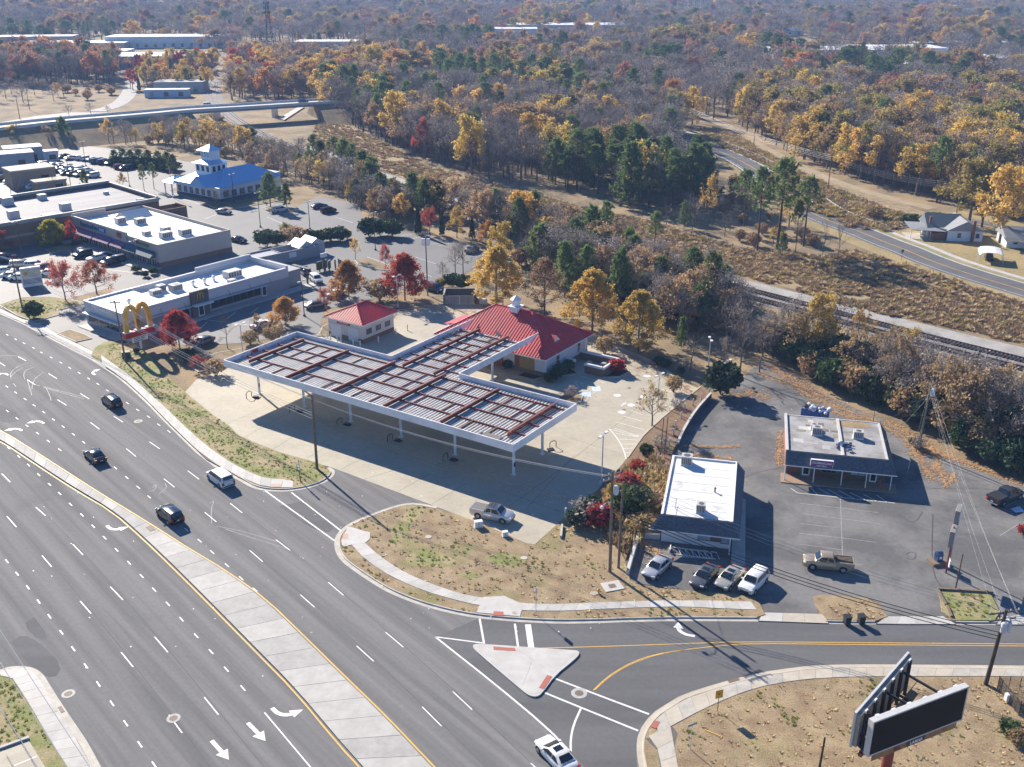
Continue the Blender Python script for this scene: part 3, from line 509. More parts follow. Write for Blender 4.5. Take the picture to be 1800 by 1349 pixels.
for q in ([(-36.8,249.9),(-34.4,247.1)], [(-34.5,253.3),(-29.3,245.5)], [(-28,233.4),(-21.4,226.1)], [(-22.8,234.9),(-17.7,229)], [(-34.2,234.9),(-28.9,229)], [(-20.3,246.6),(-17.6,248.2)], [(-18.1,244.9),(-15.5,247.1)], [(-34,255.1),(-30.7,258.1)], [(-28.2,255.1),(-24.1,258.1)], [(-25.7,251.6),(-21,255.7)], [(-20.4,221.5),(-17.6,218.4)], [(-48.2,275.9),(-42.5,269.3)], [(-73.8,285.7),(-66.8,290.8)], [(-83.3,273.9),(-80.2,282.8)], [(-66.8,275.9),(-60.4,267.3)], [(-84.2,246.6),(-85.2,241.2)], [(-105.6,208.6),(-99.9,213.6)], [(-97,299.2),(-87.8,290)], [(-96.5,303.2),(-86.7,293)], [(-94.7,305.6),(-85.3,296.1)], [(-97.3,226.1),(-84.1,221.5)], [(-62.2,189.8),(-50.1,185.7)], [(-59.2,183.1),(-58.9,187.7)], [(-55.5,189.8),(-54.9,194)], [(-51.8,192.6),(-51,196.6)]): ll(q)
def isl(name, px, label, mt, z=.13):
    o = region(name, px, label, z, mt); 
    P_ = [V2(p) for p in px]+[V2(px[0])]
    s_ = 1 if area2(px) < 0 else -1
    m = MB()
    a = offset(P_, s_*0); b = offset(P_, s_*.2)
    a[0] = a[-1] = P_[0]; 
    for i in range(len(P_)-1):
        m.prism([(P_[i].x,P_[i].y),(P_[i+1].x,P_[i+1].y),(b[i+1].x,b[i+1].y),(b[i].x,b[i].y)], 0, z+.03, bottom=False)
    m.build('island_kerb', C_KERB, o); return o
isl('grass_island', [(-84.8,180.5),(-83.5,182.7),(-79.5,179.9),(-77.7,178),(-79.7,176.2)], 'small straw-covered island in the drive by the road', DRYGRASS)
isl('grass_island', [(-103.8,198),(-101.4,203),(-96.2,203.4),(-91.5,201.8),(-86.8,198.8),(-90.9,194.7),(-89,192.2),(-92.4,187.7),(-97.4,191.5)], 'grass strip with a shrub between the two drives', MOWN)
isl('grass_island', [(-91.6,202.2),(-87.2,207.8),(-86,209.4),(-83.8,206.6),(-84.7,202.6),(-87.1,199.5)], 'leaf-strewn bed under the two red maples', DRYGRASS)
isl('planting_bed', [(-53.03,161.25),(-56.13,165.24),(-52.5,170.3),(-44.5,175),(-36,179.9),(-36,184.7),(-33.3,189.8),(-29.6,195.1),(-23.1,198.8),(-15.4,204.6),(-7.1,202.6),(-6,198),(-14.1,198.8),(-22.7,194.7),(-23.4,190.5),(-27.8,181.5),(-34.9,179.6),(-40.2,179.6),(-46.81,167.44)], 'leaf-strewn planted bank between the restaurant and the forecourt', LITTER, .1)
isl('grass_island', [(-36.6,232.4),(-33.4,233.4),(-27.3,226.1),(-25.6,222.4),(-30.9,224.3),(-35.3,228.1)], 'long mulch island in the rear parking lot', LITTER)
isl('grass_island', [(-112.5,241.2),(-109.4,246.6),(-107.7,249.3),(-106.2,246.6),(-107.9,241.2),(-110.1,238)], 'small grass island in front of the brown store', MOWN)
isl('grass_island', [(-144.3,323.7),(-144.1,326.4),(-136.9,318.3),(-139.2,316.6)], 'bright green grass triangle by the drive-through', MOWN)
isl('planting_bed', [(-104.1,311.4),(-103.1,314.8),(-86,295.3),(-82.1,293),(-71.1,303.2),(-66.6,297.6),(-79.8,284.2),(-84.1,287.1)], 'narrow bed of clipped shrubs round the blue-roofed restaurant', LITTER)
isl('grass_island', [(-70.1,287.1),(-68.3,290),(-63.6,287.1),(-60.4,282.8),(-63,280),(-67.4,282.1)], 'small bed under the pair of pines in the lot', LITTER)
pale_walk = tag(slab_region('sidewalk', [(-102.8,195.8),(-95.2,189.1),(-91.9,187.4),(-83.5,179.2),(-73.36,169.98),(-69.42,163.09),(-73.9,167.44),(-83.5,176.8),(-93.5,185.7),(-101.1,192.2),(-142.7,226.1),(-146.9,233.4)], .05, C_WALK), 'pale concrete walk and drive crossing along the upper road edge', 'sidewalk', kind='structure')
tag(sheet('old_lot', [(-229.1,438),(-222.4,454.5),(-216.1,474.1),(-206,487.5),(-184.8,487.5),(-178.1,472.3),(-192.8,454.5),(-210.4,428.6)], .02, A_LOT), 'pale empty lot left of the overpass approach', 'parking lot'); tag(ribbon('approach_road', smooth_path([(-194.2,491.4),(-192.3,512.1),(-199.5,548.7),(-215.8,602.3),(-228.1,646.1),(-242.9,674),(-258.2,681.3)],2), -4, 4, .04, A_LOT), 'pale road curving up to the distant halls', 'road', kind='structure')
k7 = kerb('kerb', [(-142.7,226.1),(-101.1,192.2),(-93.5,185.7),(-73.83,167.25)], 1, C_KERB, .4); tag(k7, 'low kerb at the upper left road edge', 'kerb')
# ------------------------------------------------ road beyond the railway, dirt track, gravel service road
ROADR = smooth_path([(55.7,444.5),(64.3,428.6),(71,405.3),(76.8,380.6),(82,351.1),(82.6,315.7),(82.5,284.2),(85.1,271.9),(89,262.3),(92.9,247.7),(95.3,241.2),(97.1,232.9),(101.2,222),(108.5,208.2),(119.9,185.7)], 2)
back_road = tag(ribbon('back_road', ROADR, -4.6, 4.9, .03, A_SIDE), 'two-lane asphalt road curving away behind the railway', 'road', kind='structure')
stripe('yellow_line', offset(ROADR, .12), .12, .045, P_YELLOW, back_road); stripe('yellow_line', offset(ROADR, -.12), .12, .045, P_YELLOW, back_road)
stripe('edge_line', offset(ROADR, -3.6), .14, .045, P_WHITE, back_road)
ribbon('gutter', ROADR, 4.3, 5.0, .05, C_WALK2, back_road)
ribbon('grass_strip', ROADR, 5.0, 6.6, .10, MOWN, back_road)
bw = tag(ribbon('sidewalk', ROADR, 6.6, 8.2, .13, C_WALK2), 'pale sidewalk on the far side of the back road', 'sidewalk', kind='structure')
bv = tag(ribbon('grass_verge', ROADR, -9, -4.55, .026, PALEFIELD), 'straw verge along the near side of the back road', 'verge', kind='structure')
lawnH = tag(sheet('house_lawn', [(90.9,278.6),(95.5,255.1),(100.7,234.9),(111.6,214.9),(123.2,191.5),(152.9,221.5),(147.3,246.6),(136.7,269.3),(125.5,282.8),(101.8,273.9)], .012, PALEFIELD), 'straw lawn round the white house', 'lawn')
fieldR = tag(sheet('field', [(90.3,311.4),(92.6,284.2),(96.5,258.1),(101.8,273.9),(116,278.6),(110.4,299.2),(103.3,320.1),(100,333.9),(95.1,343.8)], .009, DRYGRASS), 'rough brown field behind the back road', 'field')
drv = tag(ribbon('house_drive', smooth_path([(98.1,262.9),(103.5,265.4),(108.4,266.7),(116,270.6),(123.4,273.9),(128.4,264.2),(137.4,255.1)], 2), -2, 2, .03, A_LOT), 'grey drive leading past the white house', 'drive', kind='structure')
track = tag(ribbon('dirt_track', smooth_path([(92.4,412.4),(97.8,354.2),(102.3,324.6),(111.6,299.2),(118.9,286.4)], 2), -2.2, 2.2, .02, DIRT), 'pale dirt track along the edge of the wood', 'track', kind='structure')
GRAV = smooth_path([(-77.4,392),(-57,356.4),(-36.3,326.4),(-20.3,303.2),(-9.7,287.8),(1.5,272.5),(13.5,256.3),(23.1,242.8),(38.6,223.8),(49.4,214),(59.8,203),(78.8,182.7),(91.2,170.8),(104.18,157.92)], 2)
gravel = tag(ribbon('gravel_road', GRAV, -2.3, 2.6, .03, GRAVEL), 'pale gravel service road beside the railway', 'road', kind='structure')
TR1 = smooth_path([(-210.9,788),(-197.5,728.8),(-181.4,656.3),(-166.3,593.6),(-146.9,529.8),(-132.5,491.4),(-116.2,452.8),(-94.1,409.5),(-75.8,383.1),(-56.2,351.1),(-35.6,320.1),(-9.5,282.8),(13.3,251.6),(29.3,232.4),(46.3,212.7),(58.9,199.5),(77.3,178.9),(89.38,166.89),(101.82,153.74)], 2)
bal = tag(ribbon('ballast_bed', TR1, -6.6, 2.0, .02, BALLAST), 'grey stone ballast under the two railway tracks', 'ballast', kind='structure')
STEEL = mat('rail_steel', (.30,.22,.17), .45, .2, 4, metal=.5)
TIE = mat('tie_wood', (.075,.055,.045), .9, .25, 5)
tie_me = None
for off, lab in ((0, 'nearer'), (-4.3, 'second')):
    tk = thing('railway_track', 'railway track on dark ties, %s' % ('the one beside the gravel road' if off == 0 else 'the one on the shrubby side'), 'railway track')
    cl = resample(offset(TR1, off), 1.4)
    for s in (-.72, .72):
        a = offset(cl, s-.06); b = offset(cl, s+.06); m = MB()
        for i in range(len(cl)-1):
            if cl[i].y > 620: continue
            m.prism([(a[i].x,a[i].y),(a[i+1].x,a[i+1].y),(b[i+1].x,b[i+1].y),(b[i].x,b[i].y)], .2, .36, bottom=False)
        m.build('rail', STEEL, tk)
    near = [i for i in range(len(cl)-1) if cl[i].y < 180]; near.sort(key=lambda i: cl[i].length)
    m0 = MB(); m0.box(-.12,.12,-1.3,1.3,.03,.22); tme = m0.mesh('tie', TIE); mm = MB()
    for i in range(len(cl)-1):
        if cl[i].y > 330: continue
        d = cl[i+1]-cl[i]; a = math.atan2(d.y, d.x)
        for f_ in (0.25, .75):
            c = cl[i].lerp(cl[i+1], f_)
            if cl[i].y < 175 and cl[i].x > 20:
                o = D.objects.new('tie', tme); link(o, tk); o.location = (c.x,c.y,0); o.rotation_euler = (0,0,a)
            else: mm.obox((c.x,c.y,.12), (.24,2.6,.2), a)
    if mm.v: tag(mm.build('far_ties', TIE, tk), kind='stuff')

# ================================================================ filling-station canopy and its buildings
ST_O = (-45.29,149.85); ST_A = math.radians(-33.9)
WHITE = mat('white_metal', (.82,.83,.84), .45, .05, 2, rgb2=(.66,.67,.68), mix=(.45,.7), scale2=.4)
DECK = mat('deck_white', (.54,.54,.54), .5, .12, 1.5, rgb2=(.52,.49,.44), mix=(.45,.7), scale2=.5, objrand=.10)
OXIDE = mat('red_oxide_steel', (.24,.06,.045), .65, .2, 2, rgb2=(.14,.05,.04), mix=(.45,.68), scale2=.6)
RUST = mat('rusty_strap', (.25,.15,.07), .8, .25, 4)
REDROOF = mat('red_metal_roof', (.66,.045,.052), .45, .1, 2.5, rgb2=(.52,.06,.06), mix=(.42,.7), scale2=.5)
REDPAINT = mat('red_paint', (.5,.02,.02), .5, .06, 2)
BLACK = mat('black_paint', (.012,.012,.013), .5, .1, 3)
can = thing('gas_station_canopy', 'large T-shaped white canopy with exposed dark red beams and ribbed deck', 'canopy', ST_O, ST_A)
U1, V1 = 54.77, 16.1; WU0, WU1, WV1 = 20.7, 34.1, 36.9
FZ0, FZ1 = 5.55, 6.65; DZ = 5.72
pw = .56
PAN_SHADE = mat('deck_pan_shade', (.10,.095,.085), .7, .2, 1.5, rgb2=(.06,.05,.04), mix=(.42,.62), scale2=.8)  # pan floor coloured dark: the shade between the ribs is put into the colour
def deck_mesh(L):
    m = MB(); w = pw
    prof = [(0,0),(.02,0),(.05,.18),(.28,.18),(.31,0),(w-.004,0),(w-.004,-.03),(0,-.03)]
    k = len(prof)
    vs = [(x, 0, z) for x, z in prof]+[(x, L, z) for x, z in prof]
    m.add(vs, [(i, i+1, k+i+1, k+i)[::-1] for i in range(k-1)]+[tuple(range(k)), tuple(range(2*k-1, k-1, -1))])
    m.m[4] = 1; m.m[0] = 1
    return m.mesh('deck_panel', [DECK, PAN_SHADE])
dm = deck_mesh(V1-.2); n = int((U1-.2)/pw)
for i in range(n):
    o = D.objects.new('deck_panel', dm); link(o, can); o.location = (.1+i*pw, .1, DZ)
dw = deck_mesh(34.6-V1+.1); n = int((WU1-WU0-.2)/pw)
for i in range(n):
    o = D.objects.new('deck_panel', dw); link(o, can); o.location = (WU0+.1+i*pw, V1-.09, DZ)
for i, (a, b, c, d) in enumerate(((.0,U1,.0,V1),(WU0,WU1,V1,34.5))):
    m = MB(); m.box(a,b,c,d,DZ-.09,DZ-.05); m.build('soffit', WHITE, can)
def ibeam(name, p, q, h, w, mt, z):
    m = MB(); t = .035
    for zz, ww, hh in ((z+h-t/2, w, t), (z+h/2, .04, h-2*t), (z+t/2, w, t)):
        m.bar((p[0],p[1],zz), (q[0],q[1],zz), ww, hh)
    d = Vector((q[0]-p[0], q[1]-p[1], 0)); L = d.length; d.normalize(); nrm = Vector((-d.y, d.x, 0))
    return m.build(name, mt, can)
for u, v0, v1 in ((3.15,2.4,14.6),(12.9,.7,14.8),(22.35,.65,15.1),(32.2,.7,15.3),(42.2,.9,14.9),(52.0,2.75,15.0)):
    ibeam('main_beam', (u,v0), (u,v1), .56, .26, OXIDE, 6.02)
    m = MB()
    for k in range(4):
        v = v0+1.2+(v1-v0-2.4)*k/3
        for s in (-1,1): m.obox((u+s*.075, v, 6.3), (.11,.02,.48))
    m.build('stiffener', OXIDE, can)
for u in (24.36, 30.48): ibeam('main_beam', (u,14.45), (u,34.9), .52, .26, OXIDE, 6.04)
for v in (4.35, 7.8, 11.1, 14.45): ibeam('purlin', (.5,v), (U1-.5,v), .26, .17, OXIDE, 5.86)
for v in (17.2, 20.03, 23.6, 26.1, 28.7, 31.2, 33.5): ibeam('purlin', (WU0+.5,v), (WU1-.5,v), .22, .16, OXIDE, 5.88)
rnd = random.Random(4)
for (u, v0, v1) in ((6.4,0.4,4.3),(9.2,.4,4.3),(6.3,7.9,11),(9.4,7.9,14.4),(6.5,11.1,14.4),(15.2,.4,4.3),(16.5,11.2,14.4),(25.4,.4,4.3),(28.9,.4,4.3),(25.6,7.9,14.4),(29.2,7.9,14.4),(34.4,4.4,7.7),(34.2,.4,4.3),(35.8,11.2,14.4),(35.9,7.9,11),(39.5,4.4,7.7),(45.2,.4,4.3),(49.2,.4,4.3),(45.3,7.9,11),(48.8,7.9,11),(45.3,11.2,14.4),(48.9,11.2,14.4),(27.4,20.2,23.5),(27.2,26.2,28.6),(28.5,31.3,33.4),(38.2,11.2,14.4),(19.6,.4,4.3)):
    m = MB(); m.bar((u,v0,6.0),(u,v1,6.0),.12,.16); m.build('strut', OXIDE if rnd.random() < .65 else RUST, can)
def fascia(p, q, nrm):
    p = Vector(p); q = Vector(q); L = (q-p).length; n = max(1, round(L/1.22)); d = (q-p)/n; nv = Vector(nrm)
    for i in range(n):
        a = p+d*i+d.normalized()*.012; b = p+d*(i+1)-d.normalized()*.012
        m = MB(); c = [(a.x,a.y),(b.x,b.y),(b.x-nv.x*.07,b.y-nv.y*.07),(a.x-nv.x*.07,a.y-nv.y*.07)]
        m.prism(c, FZ0, FZ1-.05); m.build('fascia_panel', WHITE, can)
    m = MB(); c = [(p.x+nv.x*.03,p.y+nv.y*.03),(q.x+nv.x*.03,q.y+nv.y*.03),(q.x-nv.x*.13,q.y-nv.y*.13),(p.x-nv.x*.13,p.y-nv.y*.13)]
    m.prism(c, FZ1-.05, FZ1+.02); m.build('fascia_cap', mat('white_cap', (.8,.8,.8), .4, .04, 2), can)
    m = MB(); c = [(p.x+nv.x*.012,p.y+nv.y*.012),(q.x+nv.x*.012,q.y+nv.y*.012),(q.x+nv.x*.002,q.y+nv.y*.002),(p.x+nv.x*.002,p.y+nv.y*.002)]
    m.prism(c, FZ0-.01, FZ1-.051); m.build('fascia_face', WHITE, can)
fascia((0,0),(U1,0),(0,-1)); fascia((U1,0),(U1,V1),(1,0)); fascia((WU1,V1),(U1,V1),(0,1)); fascia((0,V1),(WU0,V1),(0,1)); fascia((0,0),(0,V1),(-1,0))
fascia((WU0,V1),(WU0,WV1-.6),(-1,0)); fascia((WU1,V1),(WU1,WV1-.6),(1,0))
for u in (WU0, WU1):   # end pieces cut to the roof slope
    s = -1 if u == WU0 else 1
    m = MB(); x0, x1 = (u-.07, u) if s > 0 else (u, u+.07)
    for x in (x0, x1): pass
    vs = [(x0,WV1-.6,FZ0),(x0,WV1-.6,FZ1),(x0,WV1+1.6,FZ1),(x1,WV1-.6,FZ0),(x1,WV1-.6,FZ1),(x1,WV1+1.6,FZ1)]
    m.add(vs, [(0,1,2),(5,4,3),(0,3,4,1),(1,4,5,2),(2,5,3,0)]); m.build('fascia_end', WHITE, can)
for i, v in enumerate((.0,)):
    m = MB(); m.obox((.13,6.4,6.1),(.05,1.5,.75)); m.build('red_fascia_back', REDPAINT, can)
for (u, v) in ((2.6,4.4),(12.5,4.45),(22.2,4.5),(32.0,4.5),(42.1,4.2),(52.3,3.75),(52.2,11.2),(42.2,11.2),(32.1,11.2),(22.3,11.2),(12.7,11.2),(2.8,11.2),(24.4,23.0),(30.5,23.0),(24.4,30),(30.5,30)):
    m = MB(); m.tube((u,v,0),(u,v,5.62),.2,.2,14); m.box(u-.3,u+.3,v-.3,v+.3,0,.06); m.build('column', WHITE, can, smooth=40)
for u, v, mt_ in ((52.55,3.65,BLACK),(2.85,4.3,REDPAINT)):
    m = MB(); m.obox((u,v,1.6),(.12,.2,.55)); m.build('switch_box', mt_, can)
m = MB(); m.obox((50.3,1.4,6.1),(2.6,1.5,.04),.1,.05); m.build('loose_board', mat('grey_board', (.2,.18,.165), .9, .2, 3), can)
m = MB()
for k in range(9): m.obox((50+rnd.uniform(-2,2),1.0+rnd.uniform(-.6,.8),5.95),(rnd.uniform(.3,1.2),.1,.08),rnd.uniform(0,3))
m.build('loose_scrap', mat('grey_board', (0,0,0)), can)
m = MB()
for k in range(14): m.bar((WU0+.3+rnd.uniform(0,.6),31+rnd.uniform(-1,2.5),6.0+rnd.uniform(0,.7)),(WU0+.6+rnd.uniform(0,1.2),31+rnd.uniform(-1,2.8),6.0+rnd.uniform(0,.6)),.05)
m.build('fascia_bracing', mat('grey_pipe', (.35,.36,.37), .5, .1, 2), can)
bm_ = mat('white_cap', (0,0,0))
for base_p, cnt, axis in (((.16,2.2), 9, 1), ((WU0+.16, 18), 9, 1)):
    for k in range(cnt):
        v = base_p[1]+k*1.7
        m = MB(); m.bar((base_p[0],v,6.55),(base_p[0]+.9,v,5.85),.05); m.build('bracket', bm_, can)
def stn(u, v, z=0):
    return (ST_O[0]+u*math.cos(ST_A)-v*math.sin(ST_A), ST_O[1]+u*math.sin(ST_A)+v*math.cos(ST_A), z)
ordn = ['leftmost', 'second', 'third', 'fourth', 'fifth']
for k, p in enumerate(((-41.98,150.44), (-33.96,144.84), (-25.9,139.99), (-17.69,134.44), (-9.29,128.19))):
    g = thing('pump_guard', '%s black hoop pump guard in the row in front of the canopy posts' % ordn[k], 'guard rail', (p[0],p[1],.012), ST_A+PI/2, 'pump guards under the canopy')
    m = MB(); pts = [(-.55,0,0),(-.55,0,.75)]+[(-.55+.55*(1-math.cos(a)),0,.75+.28*math.sin(a)) for a in [PI*i/8 for i in range(1,8)]]+[(.55,0,.75),(.55,0,0)]
    m.path(pts, .06, 8); m.build('hoop', BLACK, g, smooth=60)
    m = MB(); m.prism([(.2,-1.6),(1.0,-1.6),(1.1,-.5),(.2,-.4)], 0, .09); m.obox((.5,-1.0,.2),(.5,.7,.25),.2); m.build('sump_cover', BLACK, g)
p = (5.87,132.18); g = thing('pump_guard', 'hoop pump guard standing alone in the sun beside the right-hand canopy posts', 'guard rail', (p[0],p[1],.012), .45, 'pump guards under the canopy')
m = MB(); pts = [(-.5,0,0),(-.5,0,.75)]+[(-.5+.5*(1-math.cos(a)),0,.75+.28*math.sin(a)) for a in [PI*i/8 for i in range(1,8)]]+[(.5,0,.75),(.5,0,0)]
m.path(pts, .06, 8); m.build('hoop', mat('brown_steel', (.12,.08,.05), .6, .2, 3), g, smooth=60)
m = MB(); m.prism([(-1.2,-.9),(-.2,-.9),(-.1,-.1),(-1.1,-.1)], 0, .1); m.build('sump_cover', BLACK, g)

# ---------------------------------------------------------------- store with hipped red roof
SIDING = mat('pale_siding', (.62,.63,.67), .7, .05, 1)
BASEBRICK = mat('brown_block', (.19,.135,.095), .85, .12, 3)
PLY = mat('plywood', (.36,.23,.08), .8, .2, 2)
PLYRED = mat('plywood_red', (.28,.09,.05), .8, .15, 2)
GLASS = mat('dark_glass', (.02,.026,.035), .08, .1, .5, spec=.8)
TRIM = mat('white_trim', (.76,.76,.76), .5, .04, 2)
SHRUB_D = (.03,.045,.02)
sto = thing('convenience_store', 'closed store with hipped red metal roof and white cupola', 'building', ST_O, ST_A)
E0, E1, F0, F1, EZ, RZ = 14.8, 38.05, 34.45, 50.3, 3.75, 8.45
w0, w1, y0, y1 = E0+.7, E1-.75, F0+1.3, F1-.7
def wall_box(parent, x0, x1, y0, y1, z0, z1, mt, name, t=.2):
    m = MB()
    m.box(x0,x1,y0,y0+t,z0,z1); m.box(x0,x1,y1-t,y1,z0,z1); m.box(x0,x0+t,y0+t,y1-t,z0,z1); m.box(x1-t,x1,y0+t,y1-t,z0,z1)
    return m.build(name, mt, parent)
wall_box(sto, w0, w1, y0, y1, .9, EZ-.02, SIDING, 'wall'); wall_box(sto, w0-.05, w1+.05, y0-.05, y1+.05, 0, .898, BASEBRICK, 'wall_base', .25)
for k in range(9):
    z = 1.15+k*.3; m = MB(); m.box(w1+.001,w1+.018,y0,y1,z,z+.03); m.build('siding_lap', SIDING, sto)
for k in range(9):
    z = 1.15+k*.3; m = MB(); m.box(w1-4.0,w1,y0-.018,y0-.001,z,z+.03); m.build('siding_lap', SIDING, sto)
rid = [(E0+7.75,42.4),(E1-7.75,42.4)]
def hip_planes(parent, e0,e1,f0,f1,ez,rz,r0,r1, mt, rib=.42, rh=.05, name='roof', trim=None, axis='u'):
    """hipped roof with standing seams; ridge along u (axis u) from r0 to r1"""
    root = MB(); A = (e0,f0,ez); B = (e1,f0,ez); C = (e1,f1,ez); Dd = (e0,f1,ez)
    if abs(r0[1]-r1[1]) > abs(r0[0]-r1[0]): A, B, C, Dd = B, C, Dd, A
    P = (r0[0],r0[1],rz); Q = (r1[0],r1[1],rz)
    root.add([A,B,C,Dd,P,Q],[(0,1,5,4),(1,2,5),(2,3,4,5),(3,0,4)])
    root.add([A,B,C,Dd],[(3,2,1,0)])
    ro = root.build(name, mt, parent)
    planes = [((A,B),(P,Q)),((B,C),(Q,Q)),((C,Dd),(Q,P)),((Dd,A),(P,P))]
    sm = None
    for (a, b), (p, q) in planes:
        a = Vector(a); b = Vector(b); p = Vector(p); q = Vector(q); e = (b-a); L = e.length; e.normalize()
        nrm = e.cross((p-a)).normalized(); up = nrm.cross(e); up = up if up.z > 0 else -up
        nn = int(L/rib)
        for i in range(1, nn):
            s = a+e*(L*i/nn)
            t = 99
            lp = (p-a).dot(e); lq = (q-a).dot(e); hgt = (p-a).dot(up); x = L*i/nn
            if lp > 1e-4 and x < lp: t = hgt*x/lp
            elif x > lq and L-lq > 1e-4: t = hgt*(L-x)/(L-lq)
            else: t = hgt
            if t < .25: continue
            m = MB(); n_ = nrm if nrm.z > 0 else -nrm; s0 = s+n_*(rh/2)+up*.0; s1 = s+up*(t-.08)+n_*(rh/2)
            m.bar(s0, s1, .12, rh); m.build('roof_seam', mt, ro)
    for a, b in ((A,P),(B,Q),(C,Q),(Dd,P),(P,Q)):
        m = MB(); m.tube(Vector(a)+Vector((0,0,.05)), Vector(b)+Vector((0,0,.05)), .09, .09, 6); m.build('ridge_cap', mt, ro)
    for a, b in ((A,B),(B,C),(C,Dd),(Dd,A)):
        m = MB(); m.bar(Vector(a)-Vector((0,0,.12)), Vector(b)-Vector((0,0,.12)), .16, .18); m.build('gutter', trim or mt, parent)
    return ro
roof = hip_planes(sto, E0,E1,F0,F1,EZ,RZ,rid[0],rid[1], REDROOF, .55, .06, trim=mat('white_cap', (0,0,0)))
m = MB(); m.add([(12.6,40.2,3.6),(15.6,40.2,4.3),(15.6,46,4.3),(12.6,46,3.6),(12.6,40.2,3.5),(12.6,46,3.5)],[(0,3,2,1)[::-1],(0,4,5,3)]); m.build('porch_roof', REDROOF, sto)
m = MB(); zx = lambda u: EZ+(E1-u)/(E1-rid[1][0])*(RZ-EZ)
dv = 40.9; m.add([(36.3,dv-1.1,zx(36.3)),(36.3,dv+1.1,zx(36.3)),(36.3,dv,zx(36.3)+1.0),(34.65,dv,zx(36.3)+1.0)],[(0,2,3),(2,1,3)]); dr = m.build('dormer', REDROOF, roof)
m = MB(); m.add([(36.28,dv-1.0,zx(36.3)),(36.28,dv+1.0,zx(36.3)),(36.28,dv,zx(36.3)+.92)],[(0,1,2)]); m.build('dormer_face', TRIM, dr)
cu_ = (26.9,42.4)
m = MB(); m.box(cu_[0]-.85,cu_[0]+.85,cu_[1]-.85,cu_[1]+.85,RZ-1.1,RZ+.45); cup = m.build('cupola', TRIM, roof)
m = MB(); m.box(cu_[0]-1.1,cu_[0]+1.1,cu_[1]-1.1,cu_[1]+1.1,RZ+.45,RZ+.6); m.build('cupola_skirt', TRIM, cup)
m = MB(); m.lathe([(.78,RZ+.6),(.78,RZ+1.65),(1.0,RZ+1.65),(1.0,RZ+1.75),(0,RZ+2.45)],8,(cu_[0],cu_[1],0)); m.build('cupola_drum', TRIM, cup)
m = MB(); m.tube((cu_[0],cu_[1],RZ+2.4),(cu_[0],cu_[1],RZ+3.1),.04,.01,6); m.build('finial', TRIM, cup)
bx0 = 31.2
for k in range(4):
    m = MB(); m.box(bx0+k*.95,bx0+k*.95+.9,y0-.09,y0-.06,.95,3.2); m.build('boarded_panel', PLY if k else PLYRED, sto)
m = MB(); m.box(bx0-.12,bx0+3.9,y0-.06,y0-.02,.9,3.25); m.build('shopfront_frame', PLY, sto)
for k in range(3):
    m = MB(); m.box(25.6+k*1.1,25.6+k*1.1+1.02,y0-.09,y0-.05,.3,3.0); m.build('boarded_door', PLYRED, sto)
m = MB(); m.box(21,25.2,y0-.07,y0-.03,.9,3.1); m.build('shopfront_glass', GLASS, sto)
def window(parent, face, c, w, h, z, mt=GLASS, frame=TRIM, mull=1, trans=1, d=.05):
    """face: 'x+','x-','y-','y+' with plane coordinate c=(plane, along)"""
    pl, al = c; s = 1 if face[1] == '+' else -1
    def bx(m, a0, a1, z0, z1, p0, p1):
        lo, hi = sorted((pl+s*p0, pl+s*p1))
        if face[0] == 'x': m.box(lo,hi,a0,a1,z0,z1)
        else: m.box(a0,a1,lo,hi,z0,z1)
    m = MB(); bx(m, al-w/2, al+w/2, z, z+h, .005, d*.5); win = m.build('window', mt, parent)
    t = .07
    for (a0,a1,z0,z1) in ((al-w/2-t,al+w/2+t,z-t,z),(al-w/2-t,al+w/2+t,z+h,z+h+t),(al-w/2-t,al-w/2,z,z+h),(al+w/2,al+w/2+t,z,z+h)):
        m = MB(); bx(m,a0,a1,z0,z1,.003,d); m.build('frame', frame, win)
    for k in range(1, mull+1):
        a = al-w/2+w*k/(mull+1); m = MB(); bx(m,a-t/3,a+t/3,z,z+h,.004,d*.9); m.build('mullion', frame, win)
    for k in range(1, trans+1):
        q = z+h*k/(trans+1); m = MB(); bx(m,al-w/2,al+w/2,q-t/3,q+t/3,.004,d*.85); m.build('mullion', frame, win)
    return win
window(sto, 'x+', (w1,39.6), 1.0, 1.7, 1.2); window(sto, 'x+', (w1,46.6), 1.0, 1.7, 1.3)
for v in (38.3, 48.3): m = MB(); m.tube((w1+.08,v,.9),(w1+.08,v,EZ-.2),.06,.06,6); m.build('downpipe', TRIM, sto)
pat = thing('patio_wall', 'low walled service yard with white coping on the right side of the store', 'wall', ST_O, ST_A)
px0, px1, py0, py1 = w1+.3, 45.2, 41.4, 46.8
for i, (a,b,c,d) in enumerate(((px0,px1,py1-.25,py1),(px1-.25,px1,py0,py1-.25),(41.5,px1-.25,py0,py0+.25),(px0,39.3,py0+.5,py0+.75))):
    m = MB(); m.box(a,b,c,d,0,1.35); m.build('wall', BASEBRICK, pat)
    m = MB(); m.box(a-.06,b+.06,c-.06,d+.06,1.35,1.75); m.build('coping', TRIM, pat)
for k, (u, v) in enumerate(((40.6,44.6),(42.6,43.4),(43.6,44.4))):
    b_ = thing('yard_unit', '%s grey machine inside the walled service yard' % ('white' if k == 0 else ('low' if k == 1 else 'taller')), 'machine', stn(u,v), ST_A)
    m = MB(); m.box(-.45,.45,-.35,.35,.0,.8+.2*k); m.box(-.4,.4,-.3,.3,.8+.2*k,.9+.2*k); m.build('casing', mat('grey_unit', (.42,.43,.44), .5, .08, 2), b_); 
    m = MB(); m.box(-.3,.3,-.365,-.352,.2,.6); m.build('grille', BLACK, b_)
swalk = tag(slab_region('store_walk', [stn(u,v)[:2] for u,v in ((21,33.2),(37.4,33.2),(39.2,37.8),(41.8,40.9),(40.2,41.2),(37.3,38.5),(36.9,y0),(21,y0))], .12, C_LOT), 'concrete walk along the store front', 'sidewalk')
